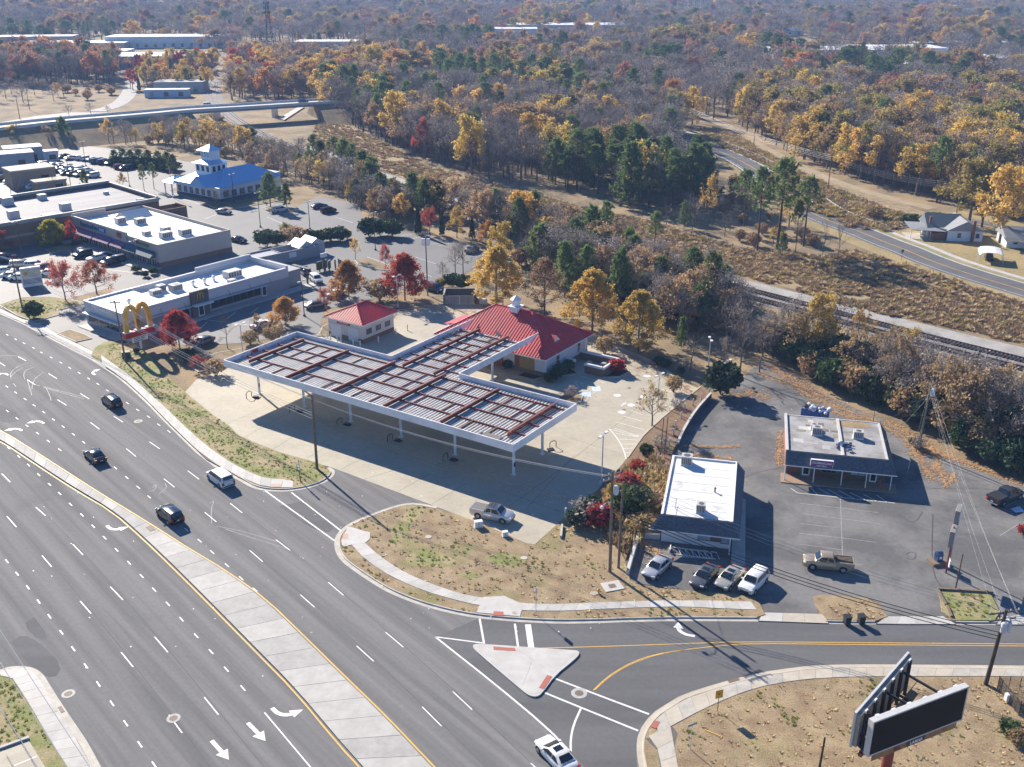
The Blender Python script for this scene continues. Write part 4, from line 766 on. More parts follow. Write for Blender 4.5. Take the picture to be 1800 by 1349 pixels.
for i, (uv, lab) in enumerate(((((33.0,34.0),(36.0,34.0),(36.6,35.6),(33.2,35.6)),'dark mulch bed below the boarded shopfront'),(((37.4,35.4),(38.9,38.0),(40.6,40.4),(38.3,41.6),(37.4,39.5)),'dark mulch bed at the store corner'))):
    tag(slab_region('planting_bed', [stn(u,v)[:2] for u,v in uv], .16, mat('dark_mulch', (.05,.03,.02), .95, .3, 5)), lab, 'planting bed')
curb_i = isl('planting_bed', [stn(u,v)[:2] for u,v in ((43.6,28.8),(46.6,28.6),(47.3,30.2),(46.3,32.4),(44.0,31.9))], 'small leaf-filled kerbed island behind the canopy', LITTER)
isl('planting_bed', [stn(u,v)[:2] for u,v in ((45.35,41.5),(47.3,43.0),(47.6,45.8),(46.6,47),(45.35,46.7))], 'small bed with a red shrub outside the walled yard', mat('dark_mulch', (0,0,0)))
for k, (px_, lab) in enumerate((((7.18,158.68), 'white bollard in front of the dark shrub at the store corner'), ((9.76,162.56), 'white bollard beside the curving walk'), ((18.45,162.56), 'white bollard by the red shrub outside the walled yard'))):
    m = MB(); m.tube((0,0,0),(0,0,1.0),.09,.09,10); m.lathe([(.09,1.0),(.05,1.07),(0,1.09)],10); tag(m.build('bollard', TRIM, loc=(px_[0],px_[1],.02), smooth=40), lab, 'bollard', 'white bollards')

d_ = thing('satellite_dish', 'grey satellite dish on the red roof slope by the canopy', 'satellite dish', stn(27.6,35.9,4.7), ST_A)
m = MB(); m.tube((0,0,-.5),(0,0,1.0),.04,.04,6); m.build('mast', mat('grey_pipe', (0,0,0)), d_)
m = MB(); R_ = Matrix.Rotation(-1.1,4,'X'); prof = [(0,0),(.3,.03),(.6,.14)]
m.lathe(prof,14); m.v = [tuple(R_ @ Vector(v)+Vector((0,-.05,1.05))) for v in m.v]; m.build('dish', mat('grey_dish', (.4,.38,.38), .6, .1, 2), d_, smooth=50)
d2 = thing('satellite_dish', 'smaller tipped dish frame lying on the canopy deck', 'satellite dish', stn(26.0,33.2,6.0), ST_A)
m = MB(); m.lathe([(0,0),(.4,.05),(.6,.16)],12); m.v = [tuple(Matrix.Rotation(.5,4,'Y') @ Vector(v)) for v in m.v]; m.build('dish', mat('grey_dish', (0,0,0)), d2); m = MB(); m.tube((0,0,-.3),(0,0,.1),.04,.04,6); m.build('mast', BLACK, d2)

# ---------------------------------------------------------------- car wash
cw = thing('car_wash', 'small pale car wash building with hipped red metal roof', 'building', ST_O, ST_A)
c0,c1,d0,d1,cz,cr = -8.1,1.5,30.7,40.6,3.75,5.9
PALEB = mat('pale_block', (.56,.54,.52), .8, .06, 1.5)
wall_box(cw, c0+.6,c1-.6,d0+.6,d1-.6,.8,cz-.02,PALEB,'wall'); wall_box(cw, c0+.56,c1-.56,d0+.56,d1-.56,0,.798,BASEBRICK,'wall_base',.25)
m = MB(); m.box(c0+.55,c1-.55,d0+.55,d0+.58,2.95,3.05); m.box(c1-.58,c1-.55,d0+.55,d1-.55,2.95,3.05); m.build('band', TRIM, cw)
hip_planes(cw, c0,c1,d0,d1,cz,cr,(-3.3,34.6),(-3.3,37.2),REDROOF,.55,.06,trim=mat('white_cap', (0,0,0)))
for k, v in enumerate((33.0,35.6,38.2)): window(cw,'x+',(c1-.6,v),1.3,.9,1.5,mat('dusk_glass', (.09,.11,.14), .3, .1, 1),mat('dark_frame', (.1,.1,.11), .5, .1, 2),0,0)
for u_, w_ in ((-5.6,2.6),(-1.4,2.4)):
    m = MB(); m.box(u_-w_/2,u_+w_/2,d0+.52,d0+.59,0.05,2.6); m.build('roller_door', mat('pale_door', (.6,.62,.66), .5, .04, 1.5), cw)
    for k in range(6): m = MB(); m.box(u_-w_/2,u_+w_/2,d0+.505,d0+.52,.35+k*.4,.38+k*.4); m.build('door_slat', mat('pale_door', (0,0,0)), cw)
sg = thing('car_wash_sign', 'red sign board with white letters on the car wash front', 'sign', stn(-3.6,d0+.5,3.15), ST_A)
m = MB(); m.box(-1.6,1.6,-.08,0,-.28,.28); m.build('board', REDPAINT, sg); text_mesh('CAR WASH', .42, TRIM, sg, (0,-.1,0), (PI/2,0,0), .01)
for k, (u, v) in enumerate(((-6.6,29.9),(-5.5,29.6),(-3.9,29.6),(-2.8,29.4),(-.1,29.7),(1.4,29.9),(2.6,33.5),(2.6,38.5),(2.9,41.5),(-8.3,30.2))):
    p = stn(u,v); m = MB(); m.tube((0,0,0),(0,0,1.1),.1,.1,10); m.lathe([(.1,1.1),(.06,1.17),(0,1.19)],10)
    tag(m.build('bollard', TRIM, loc=(p[0],p[1],.01), smooth=40), 'white bollard guarding the car wash, %s counting from the doors' % ('first','second','third','fourth','fifth','sixth','seventh','eighth','ninth','tenth')[k], 'bollard', 'bollards round the car wash')

de = thing('bin_enclosure', 'grey board bin enclosure with double gate behind the store', 'enclosure', (*(-13.63,198.41),0), 0.0000)
BOARD = mat('grey_boards', (.33,.31,.29), .85, .15, 2, objrand=.12)
for k in range(20):
    m = MB(); m.box(k*.3+.01,k*.3+.285,-.04,0,.05,1.95); m.build('board', BOARD, de)
for a,b,c,d in ((-.3,-.05,-.1,4.4),(6.05,6.3,-.1,4.4),(-.05,6.05,4.2,4.4)):
    m = MB(); m.box(a,b,c,d,0,2.1); m.build('wall', mat('dark_block', (.1,.1,.095), .85, .1, 2), de); m = MB(); m.box(a-.05,b+.05,c-.05,d+.05,2.1,2.2); m.build('coping', BOARD, de)
m = MB(); m.box(2.98,3.06,-.09,-.045,.1,1.9); m.build('gate_post', TRIM, de)
m = MB(); m.box(7.0,8.6,.2,1.4,0,1.1); tag(m.build('utility_box', mat('pale_box', (.6,.58,.54), .7, .06, 2), loc=(*(-13.63,198.41),0), rz=0.0000), 'pale utility box beside the bin enclosure', 'utility box')

# ================================================================ other buildings
ROOFWHITE = mat('white_membrane_roof', (.70,.70,.69), .6, .06, 1.2, rgb2=(.45,.44,.43), mix=(.56,.74), scale2=.5)
ROOFBRIGHT = mat('bright_membrane_roof', (.80,.80,.79), .55, .05, 1.0, rgb2=(.58,.57,.54), mix=(.56,.74), scale2=.35)
ROOFGREY = mat('grey_membrane_roof', (.36,.355,.35), .8, .12, 1.5, rgb2=(.25,.24,.23), mix=(.45,.62), scale2=.35)
SHINGLE = mat('slate_blue_shingle', (.115,.135,.165), .8, .25, 5, rgb2=(.085,.1,.125), mix=(.4,.6), scale2=3)
PAINTWHITE = mat('white_painted_block', (.72,.73,.75), .7, .04, 2)
BRICK = mat('red_brick', (.25,.105,.065), .85, .15, 6)
HVAC = mat('hvac_grey', (.50,.50,.49), .5, .08, 3)
HVACD = mat('hvac_dark', (.10,.10,.105), .6, .15, 3)
def local_box(o): pass
def hvac(label, loc, rz, sx=1.0, sy=.9, h=.9, group=None, fan=True):
    t = thing('air_conditioner', label, 'air conditioner', loc, rz, group)
    m = MB(); m.box(-sx/2,sx/2,-sy/2,sy/2,.12,h); m.build('casing', HVAC, t)
    m = MB(); m.box(-sx/2-.06,sx/2+.06,-sy/2-.06,sy/2+.06,0,.12); m.build('kerb_base', TRIM, t)
    if fan:
        m = MB(); m.lathe([(0,h+.03),(.3*min(sx,sy),h+.03),(.36*min(sx,sy),h)],14); m.build('fan_grille', HVACD, t)
    m = MB()
    for k in range(5): m.box(-sx/2+.08+k*(sx-.16)/5,-sx/2+.05+(k+.8)*(sx-.16)/5,-sy/2-.012,-sy/2,.25,h-.15)
    m.build('louvre', HVACD, t); return t

# ---- white shop (auto sales)
wa = -0.2051; wa = math.radians(-13.2)
wo_ = (17.62,106.49); ws = thing('auto_sales_shop', 'low white shop with flat white roof and blue shingled front mansard', 'building', wo_, wa)
WX, WY, WZ = 8.4, 16.3, 3.6
wall_box(ws, .25,WX-.1,.1,WY,0,WZ-.35,PAINTWHITE,'wall')
for k in range(8):
    for fx in (0,):
        m = MB(); m.box(.25,WX-.1,.085,.1,.2+k*.38,.215+k*.38); m.build('block_joint', mat('joint_grey', (.5,.51,.53), .8, .05, 2), ws)
m = MB(); m.box(.3,WX-.15,.3,WY-.1,WZ-.35,WZ-.2); m.build('roof', ROOFWHITE, ws)
for k in range(7):
    m = MB(); m.box(.32,WX-.17,.35+k*2.25,.35+k*2.25+.05,WZ-.2,WZ-.19); m.build('roof_lap', ROOFGREY, ws)
for a,b,c,d in ((.0,.3,.3,WY+.1),(WX-.15,WX+.05,.3,WY+.1),(.3,WX-.15,WY-.1,WY+.1)):
    m = MB(); m.box(a,b,c,d,WZ-.5,WZ+.02); m.build('parapet', TRIM, ws)
m = MB(); m.add([(-1.15,-1.35,2.35),(WX+.95,-1.35,2.35),(WX+.1,.3,WZ+.03),(-.05,.3,WZ+.03),(-.05,.3,2.35),(WX+.1,.3,2.35)],[(0,1,2,3),(0,3,4),(1,5,2),(0,4,5,1)]); ma = m.build('mansard', SHINGLE, ws)
for k in range(6):
    t_ = (k+.5)/6; z = 2.35+(WZ-2.32)*t_; y = -1.35+1.65*t_; x0_ = -1.15+1.1*t_; x1_ = WX+.95-.85*t_
    m = MB(); m.obox(((x0_+x1_)/2,y-.02,z+.02),(x1_-x0_,.05,.035)); m.build('shingle_course', SHINGLE, ma)
m = MB(); m.add([(WX+.95,-1.35,2.35),(WX+1.15,1.2,2.35),(WX+1.15,WY,2.35),(WX+.06,WY,WZ),(WX+.06,.3,WZ)],[(0,2,3,4)]); m.build('mansard', SHINGLE, ws)
m = MB(); m.box(-1.2,WX+1.0,-1.4,-1.34,2.25,2.37); m.build('fascia', TRIM, ws)
def glasspane(parent, x0,x1,y,z0,z1, mt=GLASS, n=1, frame=None):
    m = MB(); m.box(x0,x1,y-.02,y-.005,z0,z1); w = m.build('window', mt, parent); fr = frame or mat('dark_frame', (0,0,0))
    for a,b,c,d in ((x0-.07,x1+.07,z0-.07,z0),(x0-.07,x1+.07,z1,z1+.07),(x0-.07,x0,z0,z1),(x1,x1+.07,z0,z1)):
        m = MB(); m.box(a,b,y-.06,y-.003,c,d); m.build('frame', fr, w)
    for k in range(1,n):
        x = x0+(x1-x0)*k/n; m = MB(); m.box(x-.04,x+.04,y-.055,y-.021,z0,z1); m.build('mullion', fr, w)
    return w
glasspane(ws,4.6,6.0,.1,.85,2.1,mat('pale_glass', (.33,.4,.48), .25, .1, 1)); glasspane(ws,6.08,7.2,.1,.85,2.1,mat('brown_curtain', (.2,.12,.1), .6, .2, 3)); glasspane(ws,7.28,8.15,.1,.7,2.15,mat('pale_glass', (0,0,0)))
m = MB(); m.tube((8.3,-1.2,0),(8.3,-1.2,2.3),.06,.06,8); m.build('post', TRIM, ws)
st = thing('auto_sales_sign', 'white wall panel with red lettering on the auto sales shop', 'sign', wo_, wa)
m = MB(); m.box(2.05,4.15,.03,.07,1.15,2.15); m.build('panel', TRIM, st)
REDT = mat('red_lettering', (.42,.03,.06), .6, .1, 3)
for i, (s_, z_, h_, mt_) in enumerate((('Complete', 2.0, .16, mat('dark_frame', (0,0,0))),('AUTO SALES', 1.78, .33, REDT),('980-349-9781', 1.38, .3, REDT))): text_mesh(s_, h_, mt_, st, (3.1,.02,z_), (PI/2,0,0), .006, 'lettering', bold=.006)
hvac('rooftop air conditioner at the far left corner of the white shop', (wo_[0]+2.0*math.cos(wa)-14.6*math.sin(wa), wo_[1]+2.0*math.sin(wa)+14.6*math.cos(wa), WZ-.2), wa, 1.4,1.3,1.3)
hvac('rooftop air conditioner near the front edge of the white shop', (wo_[0]+4.6*math.cos(wa)-2.2*math.sin(wa), wo_[1]+4.6*math.sin(wa)+2.2*math.cos(wa), WZ-.2), wa, 1.1,1.0,1.15)
m = MB(); m.tube((6.0,7.6,WZ-.2),(6.0,7.6,WZ+.35),.1,.1,8); m.lathe([(.18,.35+WZ),(.05,WZ+.5),(0,WZ+.5)],8,(6.0,7.6,0)); m.build('roof_vent', HVACD, ws)
def wsp(u,v,z=0): return (wo_[0]+u*math.cos(wa)-v*math.sin(wa), wo_[1]+u*math.sin(wa)+v*math.cos(wa), z)
pv = tag(slab_region('shop_walk', [wsp(u,v)[:2] for u,v in ((WX+.2,-3.2),(WX+1.8,-3.2),(WX+1.5,WY-3.5),(WX+.1,WY-3.5))], .14, C_WALK), 'concrete walk along the right wall of the white shop', 'sidewalk')
br = thing('barrier_frame', 'tipped white metal barrier frame on the shop forecourt', 'barrier', (*(21.27,103.39),.02), wa)
for k in range(1): 
    m = MB(); m.bar((-2.7,.6,.35),(2.6,.6,.35),.06); m.bar((-2.7,-.4,.05),(2.6,-.4,.05),.06); m.build('rail', TRIM, br)
    for i in range(8): m = MB(); x=-2.6+i*.74; m.bar((x,.6,.35),(x+.45,-.4,.05),.05); m.build('bar', TRIM, br)
m = MB(); m.obox((-2.75,.3,.25),(.12,1.1,.5),0); m.build('end_plate', TRIM, br)

# ---- brick shop (hair salon)
ba = math.radians(-13.0); bo = (36.63,122.88); bs = thing('hair_salon_shop', 'brown brick shop with patched flat roof and blue shingle mansard', 'building', bo, ba)
BX, BY, BZ = 13.1, 13.2, 3.7
def bsp(u,v,z=0): return (bo[0]+u*math.cos(ba)-v*math.sin(ba), bo[1]+u*math.sin(ba)+v*math.cos(ba), z)
DB = mat('mortar_brown', (.2,.16,.13), .9, .1, 4)
wall_box(bs, .2,BX-.2,1.2,BY-.1,0,BZ-.3,DB,'wall')
rb = random.Random(2); cnt = 0
BRK = [mat('brick_a', (.17,.085,.06), .85, .15, 5), mat('brick_b', (.21,.10,.07), .85, .15, 5), mat('brick_c', (.13,.075,.06), .85, .15, 5)]
openings = [(2.3,3.4,0,2.3),(4.9,6.7,.9,2.1),(8.6,10.6,.85,2.15),(11.0,12.0,0,2.3)]
bme = []
for k in range(3):
    m = MB(); m.box(-.155,.155,-.03,0,.0,.105); bme.append(m.mesh('brick', BRK[k]))
stuff = MB()
for row in range(22):
    z = .05+row*.125; x = .25+(.16 if row%2 else 0)
    while x < BX-.35:
        xc = x+.16
        if not any(a-.16 < xc < b+.16 and c-.11 < z < d for a,b,c,d in openings):
            if cnt < 300 and z > .8:
                o = D.objects.new('brick', bme[rb.randrange(3)]); link(o, bs); o.location = (xc, 1.2, z); cnt += 1
            else: stuff.box(xc-.155,xc+.155,1.17,1.2,z,z+.105)
        x += .325
tag(stuff.build('brick_courses', BRK[0], bs), kind='stuff')
m = MB()
for row in range(24):
    z = .05+row*.125; y = 1.3
    while y < BY-.4: m.box(.172,.2,y,y+.31,z,z+.105); y += .325
tag(m.build('brick_courses', mat('brick_side', (.33,.13,.08), .85, .2, 5), bs), kind='stuff')
m = MB(); m.box(.25,BX-.25,.9,BY-.2,BZ-.3,BZ-.15); m.build('roof', ROOFGREY, bs)
rr = random.Random(8)
for k in range(16):
    x = rr.uniform(.8,BX-1.8); y = rr.uniform(1.5,BY-1.6); sx = rr.uniform(.5,2.6); sy = rr.uniform(.3,1.2)
    m = MB(); m.box(x,min(x+sx,BX-.4),y,min(y+sy,BY-.3),BZ-.149,BZ-.138+.001*k); m.build('roof_patch', mat('roof_patch_%d' % (k%4), ((.5,.49,.47),(.42,.41,.39),(.24,.23,.21),(.17,.15,.13))[k%4], .85, .15, 2), bs)
for a,b,c,d,h_ in ((-.05,.3,.9,BY+.1,.1),(BX-.3,BX,.9,BY,-.08),(.3,BX-.3,BY-.15,BY+.05,-.08),(7.15,7.5,.9,BY-.15,.08)):
    m = MB(); m.box(a,b,c,d,BZ-.35,BZ+h_); m.build('parapet', mat('pale_cap', (.55,.54,.52), .6, .12, 2), bs)
m = MB(); m.add([(-.05,-.9,2.35),(BX+1.0,-.9,2.35),(BX+.1,.9,BZ+.05),(-.05,.9,BZ+.05),(-.05,.9,2.35),(BX+.1,.9,2.35)],[(0,1,2,3),(0,3,4),(1,5,2),(0,4,5,1)]); mb = m.build('mansard', SHINGLE, bs)
for k in range(7):
    t_ = (k+.5)/7; z = 2.35+(BZ-2.3)*t_; y = -.9+1.8*t_; x1_ = BX+1.0-.9*t_
    m = MB(); m.obox(((x1_)/2,y-.02,z+.02),(x1_,.05,.035)); m.build('shingle_course', SHINGLE, mb)
m = MB(); m.add([(BX+1.0,-.9,2.35),(BX+1.0,BY,2.35),(BX+.02,BY,BZ),(BX+.02,.9,BZ)],[(0,1,2,3)]); m.build('mansard', SHINGLE, bs)
m = MB(); m.box(-.1,BX+1.05,-.96,-.9,2.26,2.38); m.build('fascia', TRIM, bs)
for x in (.05,3.75,7.3,10.4,13.5): m = MB(); m.tube((x,-.75,0),(x,-.75,2.3),.07,.07,8); m.build('post', TRIM, bs)
def door(parent, x0,x1,y,h=2.2,mt=None):
    m = MB(); m.box(x0,x1,y-.05,y,.0,h); d_ = m.build('door', TRIM, parent); m = MB(); m.box(x0+.16,x1-.16,y-.065,y-.05,.35,h-.2); m.build('door_glass', GLASS, d_); m = MB(); m.box(x1-.13,x1-.08,y-.1,y-.05,.95,1.15); m.build('handle', BLACK, d_); return d_
door(bs,2.35,3.35,1.14); door(bs,11.05,11.95,1.14)
glasspane(bs,4.95,6.65,1.15,.95,2.05,GLASS,3); glasspane(bs,8.65,10.55,1.15,.9,2.1,mat('pale_glass', (0,0,0)),2)
bw_ = tag(slab_region('shop_walk', [bsp(u,v)[:2] for u,v in ((-.4,-1.6),(BX+1.3,-1.4),(BX+1.3,1.2),(-.4,1.2))], .13, mat('brick_walk', (.33,.22,.15), .85, .15, 2)), 'raised brick walk in front of the hair salon', 'sidewalk')
hvac('square rooftop air conditioner on the left roof of the brick shop', bsp(4.2,7.3,BZ-.15), ba,1.3,1.1,1.2); hvac('small rooftop unit behind the left air conditioner', bsp(3.9,9.0,BZ-.15), ba,.9,.9,.8)
hvac('rooftop air conditioner with ducts on the right roof of the brick shop', bsp(9.7,7.4,BZ-.15), ba,1.3,1.1,1.1)
m = MB(); rj = random.Random(5)
for k in range(26): m.obox((7.7+rj.uniform(-.9,.9),3.6+rj.uniform(-1.2,1.4),BZ-.05+rj.uniform(0,.25)),(rj.uniform(.15,.5),rj.uniform(.1,.4),rj.uniform(.05,.3)),rj.uniform(0,3),rj.uniform(-.5,.5))
tag(m.build('roof_junk', [mat('tarp_blue', (.06,.1,.22), .6, .3, 3)], loc=bo+(0,) if isinstance(bo, tuple) else None, rz=ba), 'heap of blue tarpaulin and scrap on the brick shop roof', 'junk heap')
m = MB(); m.lathe([(0,.03),(1.0,.03),(1.6,.0)],16); m.v = [(x*1.6, y*.75, z) for x,y,z in m.v]; tag(m.build('leaf_pile', LITTER, loc=bsp(9.3,11.8,BZ-.14), rz=ba), 'brown leaf drift lying on the brick shop roof', 'leaf pile')
sg2 = thing('salon_sign', 'purple lit box sign with white lettering on the blue mansard', 'sign', bsp(4.6,-.55,2.95), ba)
m = MB(); m.box(-1.45,1.45,-.25,.1,-.5,.55); m.build('cabinet', TRIM, sg2); m = MB(); m.box(-1.38,1.38,-.262,-.25,-.43,.48); m.build('face', mat('purple_face', (.22,.05,.2), .5, .1, 2), sg2)
text_mesh('DOMINICAN', .46, TRIM, sg2, (0,-.27,.12), (PI/2,0,0), .006, bold=.012, sx=.92); text_mesh('Hair Salon', .3, TRIM, sg2, (0,-.27,-.26), (PI/2,0,0), .006, bold=.008)
m = MB(); m.lathe([(.22,0),(.22,.04),(.1,.06),(.05,.85),(0,.87)],10); tag(m.build('traffic_cone', mat('orange_plastic', (.75,.13,.03), .5, .05, 2), loc=bsp(12.3,.3,.13)), 'tall orange cone by the salon door', 'traffic cone')
sk = thing('skip', 'blue open skip heaped with white rubbish bags behind the brick shop', 'skip', (*(46.28,142.91),.02), -0.6045)
SKB = mat('skip_blue', (.05,.13,.4), .6, .1, 2)
m = MB(); m.box(-1.9,1.9,-.9,.9,.1,1.3); m.build('body', SKB, sk)
for k in range(9): m = MB(); m.box(-1.85+k*.45,-1.75+k*.45,-.96,-.9,.15,1.25); m.build('rib', SKB, sk)
for k in range(26):
    m = MB(); s_ = rj.uniform(.25,.45); m.lathe([(0,-s_*.7),(s_*.8,-s_*.4),(s_,0),(s_*.7,s_*.5),(0,s_*.7)],7); m.v = [tuple(Matrix.Rotation(rj.uniform(0,.6),3,'X') @ Vector(v)) for v in m.v]
    m.build('rubbish_bag', mat(('bag_white','bag_dark','bag_blue')[k%3 if k%2 else 0], ((.7,.7,.7),(.05,.05,.06),(.25,.33,.5))[k%3 if k%2 else 0], .5, .1, 3), sk, loc=(rj.uniform(-1.5,2.2),rj.uniform(-.8,.8),1.25+rj.uniform(0,.5)))

# ---- fast-food restaurant with the big arch sign
mo = (-71.64,178.48); maa = math.radians(51.5)
mc = thing('fast_food_restaurant', 'long low grey restaurant with white parapet roof and brown entry block', 'building', mo, maa)
MX, MY, MZ = 39.0, 12.6, 4.7
MCG = mat('grey_panel', (.30,.315,.34), .55, .05, 1.5); MCL = mat('light_grey_panel', (.52,.53,.555), .5, .04, 1.5); MCB = mat('brown_panel', (.12,.105,.1), .6, .1, 2); YEL = mat('sign_yellow', (.80,.43,.04), .45, .04, 2)
wall_box(mc,0,MX,0,MY,0,2.75,MCG,'wall',.3); wall_box(mc,-.08,MX+.08,-.08,MY+.08,2.75,MZ,MCL,'upper_wall',.3)
for k in range(7):
    m = MB(); m.box(0.01,MX,-.02,0,.3+k*.34,.32+k*.34); m.build('panel_joint', mat('joint_line', (.2,.21,.225), .7, .05, 2), mc)
m = MB(); m.box(.25,MX-.25,.25,MY-.25,3.6,3.85); m.build('roof', ROOFBRIGHT, mc)
m = MB(); m.box(.25,10.0,.25,MY-.25,3.85,4.45); m.build('roof_step', ROOFBRIGHT, mc)
for a,b,c,d in ((-.15,MX+.15,-.15,.3),(-.15,MX+.15,MY-.3,MY+.15),(-.15,.3,.3,MY-.3),(MX-.3,MX+.15,.3,MY-.3)):
    m = MB(); m.box(a,b,c,d,MZ,MZ+.12); m.build('parapet_cap', TRIM, mc)
m = MB(); m.box(MX-14,MX+.15,MY-.32,MY+.1,MZ+.12,MZ+.9); m.box(MX-.3,MX+.12,.0,MY-.32,MZ+.12,MZ+.5); m.build('raised_parapet', MCL, mc)
m = MB(); m.box(14.6,18.6,-.6,.0,0,5.3); m.build('entry_block', MCB, mc)
m = MB(); m.box(14.6,18.8,-1.9,-.6,2.55,2.75); m.build('entry_canopy', TRIM, mc)
def mlogo(parent, loc, rot, s, mt, d=.12):
    """the yellow double arch"""
    m = MB(); pts = []
    def arch(cx):
        o = []
        for i in range(15):
            a = PI*i/14; o.append((cx-.5*math.cos(a), max(0,math.sin(a))**.62*1.9))
        return o
    for cx in (-.5,.5):
        P = arch(cx)
        for (x0,z0),(x1,z1) in zip(P,P[1:]): m.bar((x0*s,0,z0*s),(x1*s,0,z1*s),.2*s,d)
    o = m.build('arch_logo', mt, parent); o.location = loc; o.rotation_euler = rot; return o
lg = mlogo(mc,(16.6,-.68,3.7),(0,0,0),.62,YEL,.14)
for k in range(7): glasspane(mc,19.4+k*1.75,20.95+k*1.75,-.01,.75,2.3,GLASS,1,MCB)
for k in range(3): glasspane(mc,8.6+k*1.9,10.3+k*1.9,-.01,.75,2.3,GLASS,1,MCB)
door(mc,31.9,33.1,-.02,2.3); door(mc,15.9,17.2,-.62,2.3)
m = MB(); m.box(19,33.5,-1.0,-.05,2.5,2.62); m.build('awning', MCL, mc); m = MB(); m.box(5,14.4,-1.0,-.05,2.5,2.62); m.build('awning', MCL, mc)
for k in range(6): m = MB(); m.bar((8+k*5.2,-.1,3.6),(8+k*5.2,-.8,2.6),.05); m.build('stay_rod', BLACK, mc)
m = MB(); m.box(-.12,-.08,.6,MY-.6,.85,2.3); m.build('window_band', GLASS, mc)
for k in range(4): m = MB(); m.box(-.16,-.121,.6+k*3.7,.72+k*3.7,.85,2.3); m.build('mullion', MCL, mc)
m = MB(); m.box(-.9,-.1,.2,MY-.2,2.5,2.65); m.build('awning', TRIM, mc)
for k in range(6): m = MB(); m.box(-.1,-.081,.1,MY-.1,2.95+k*.28,2.99+k*.28); m.build('panel_joint', MCG, mc)
text_mesh("McDonald's", 1.5, TRIM, mc, (-.12,MY*.5,4.15), (PI/2,0,-PI/2), .04, bold=.02)
m = MB(); m.box(MX,MX+4.2,1.0,MY-1,0,3.4); m.build('rear_wing', MCG, mc); m = MB(); m.box(MX-.01,MX+4.3,.9,MY-.9,3.4,3.55); m.build('rear_roof', MCG, mc)
def mcp(u,v,z=0): return (mo[0]+u*math.cos(maa)-v*math.sin(maa), mo[1]+u*math.sin(maa)+v*math.cos(maa), z)
for k, (u,v,sx,sy,h,lab) in enumerate(((12.2,7.6,2.0,1.4,1.1,'broad pale rooftop unit at the front of the restaurant roof'),(14.4,9.0,1.5,1.4,1.3,'second rooftop unit on the restaurant roof'),(16.5,7.2,2.2,1.8,1.3,'large beige rooftop unit in the middle of the restaurant roof'),(29.5,6.2,3.4,2.2,1.4,'longest beige rooftop unit near the rear of the restaurant roof'),(27.0,3.2,1.5,1.2,.6,'low flat rooftop unit on the restaurant roof'))):
    hvac(lab, mcp(u,v,3.85), maa, sx,sy,h, fan=k<3)
for k, (u,v) in enumerate(((20.5,7.0),(22.8,6.4),(25.3,6.8),(4.5,4.5))):
    m = MB(); m.tube((0,0,0),(0,0,.7),.28,.24,10); m.lathe([(.42,.65),(.42,.95),(.2,1.15),(0,1.18)],10); tag(m.build('roof_exhaust', TRIM, loc=mcp(u,v,3.84 if k<3 else 4.44), smooth=40), '%s mushroom exhaust on the restaurant roof' % ('first','second','third','lone front')[k], 'vent', 'restaurant roof exhausts')
mw = tag(slab_region('restaurant_walk', [mcp(u,v)[:2] for u,v in ((-2,-2.6),(MX+6,-2.6),(MX+6,0),(0,0),(0,MY),(-2,MY))], .13, C_WALK), 'pale walk along the restaurant front', 'sidewalk')
ap = (-66.56,172.58); az_ = math.radians(18)
asg = thing('arch_sign', 'giant yellow double-arch sign on a red base above a white reader board', 'sign', (ap[0],ap[1],.1), maa)
m = MB(); m.tube((0,0,0),(0,0,2.9),.2,.2,10); m.build('post', TRIM, asg)
m = MB(); m.box(-2.9,2.9,-.4,.4,2.6,3.6); m.build('base_board', REDPAINT, asg)
for k in range(3): m = MB(); m.box(-2.95+k*2.2,-1.45+k*2.2,-.45,.45,3.6,3.78); m.build('base_step', TRIM, asg)
bl_ = MB()
def arch_pts(cx, s, zs): return [(cx-s*math.cos(PI*i/20), zs*max(0,math.sin(PI*i/20))**.62) for i in range(21)]
for cx in (-1.18,1.18):
    m = MB()
    for (x0_,z0_),(x1_,z1_) in zip(arch_pts(cx,1.18,4.9), arch_pts(cx,1.18,4.9)[1:]): m.bar((x0_,0,3.3+z0_),(x1_,0,3.3+z1_),.6,.8)
    m.build('arch', YEL, asg)
m = MB(); m.box(-1.5,1.5,-.15,.15,1.5,2.55); m.build('reader_board', TRIM, asg)
for k in range(3): m = MB(); m.box(-1.3,1.2-.3*k,-.165,-.151,2.25-.3*k,2.35-.3*k); m.build('reader_line', mat('dark_frame', (0,0,0)), asg)

# ---- shop block with purple awnings
so_ = (-79.93,225.32); sa_ = math.radians(48.4)
sh = thing('shop_block', 'tan shop block with white roof, purple awnings and one dark awning', 'building', so_, sa_)
TAN = mat('tan_stucco', (.46,.40,.36), .8, .05, 1.5); TANB = mat('brown_base', (.2,.14,.11), .85, .1, 3); PURP = mat('purple_awning', (.19,.075,.17), .7, .05, 2); TEAL = mat('dark_teal_awning', (.05,.1,.14), .7, .05, 2)
SX, SY = 19.2, 40.0
wall_box(sh,0,SX,0,SY,1.2,5.2,TAN,'wall',.3); wall_box(sh,-.04,SX+.04,-.04,SY+.04,0,1.2,TANB,'wall_base',.3)
m = MB(); m.box(.2,SX-.2,.2,SY-.2,4.4,4.75); m.build('roof', ROOFBRIGHT, sh)
for k in range(9): m = MB(); m.box(.3,SX-.3,3+k*4,3.12+k*4,4.75,4.77); m.build('roof_lap', ROOFWHITE, sh)
for a,b,c,d in ((0,SX,-.1,.25),(0,SX,SY-.25,SY+.1),(-.1,.25,.25,SY-.25),(SX-.25,SX+.1,.25,SY-.25)):
    m = MB(); m.box(a,b,c,d,5.2,5.42); m.build('parapet_cap', TAN, sh)
m = MB(); m.box(-.3,.15,13.2,19.3,1.2,6.1); m.build('entry_block', TAN, sh)
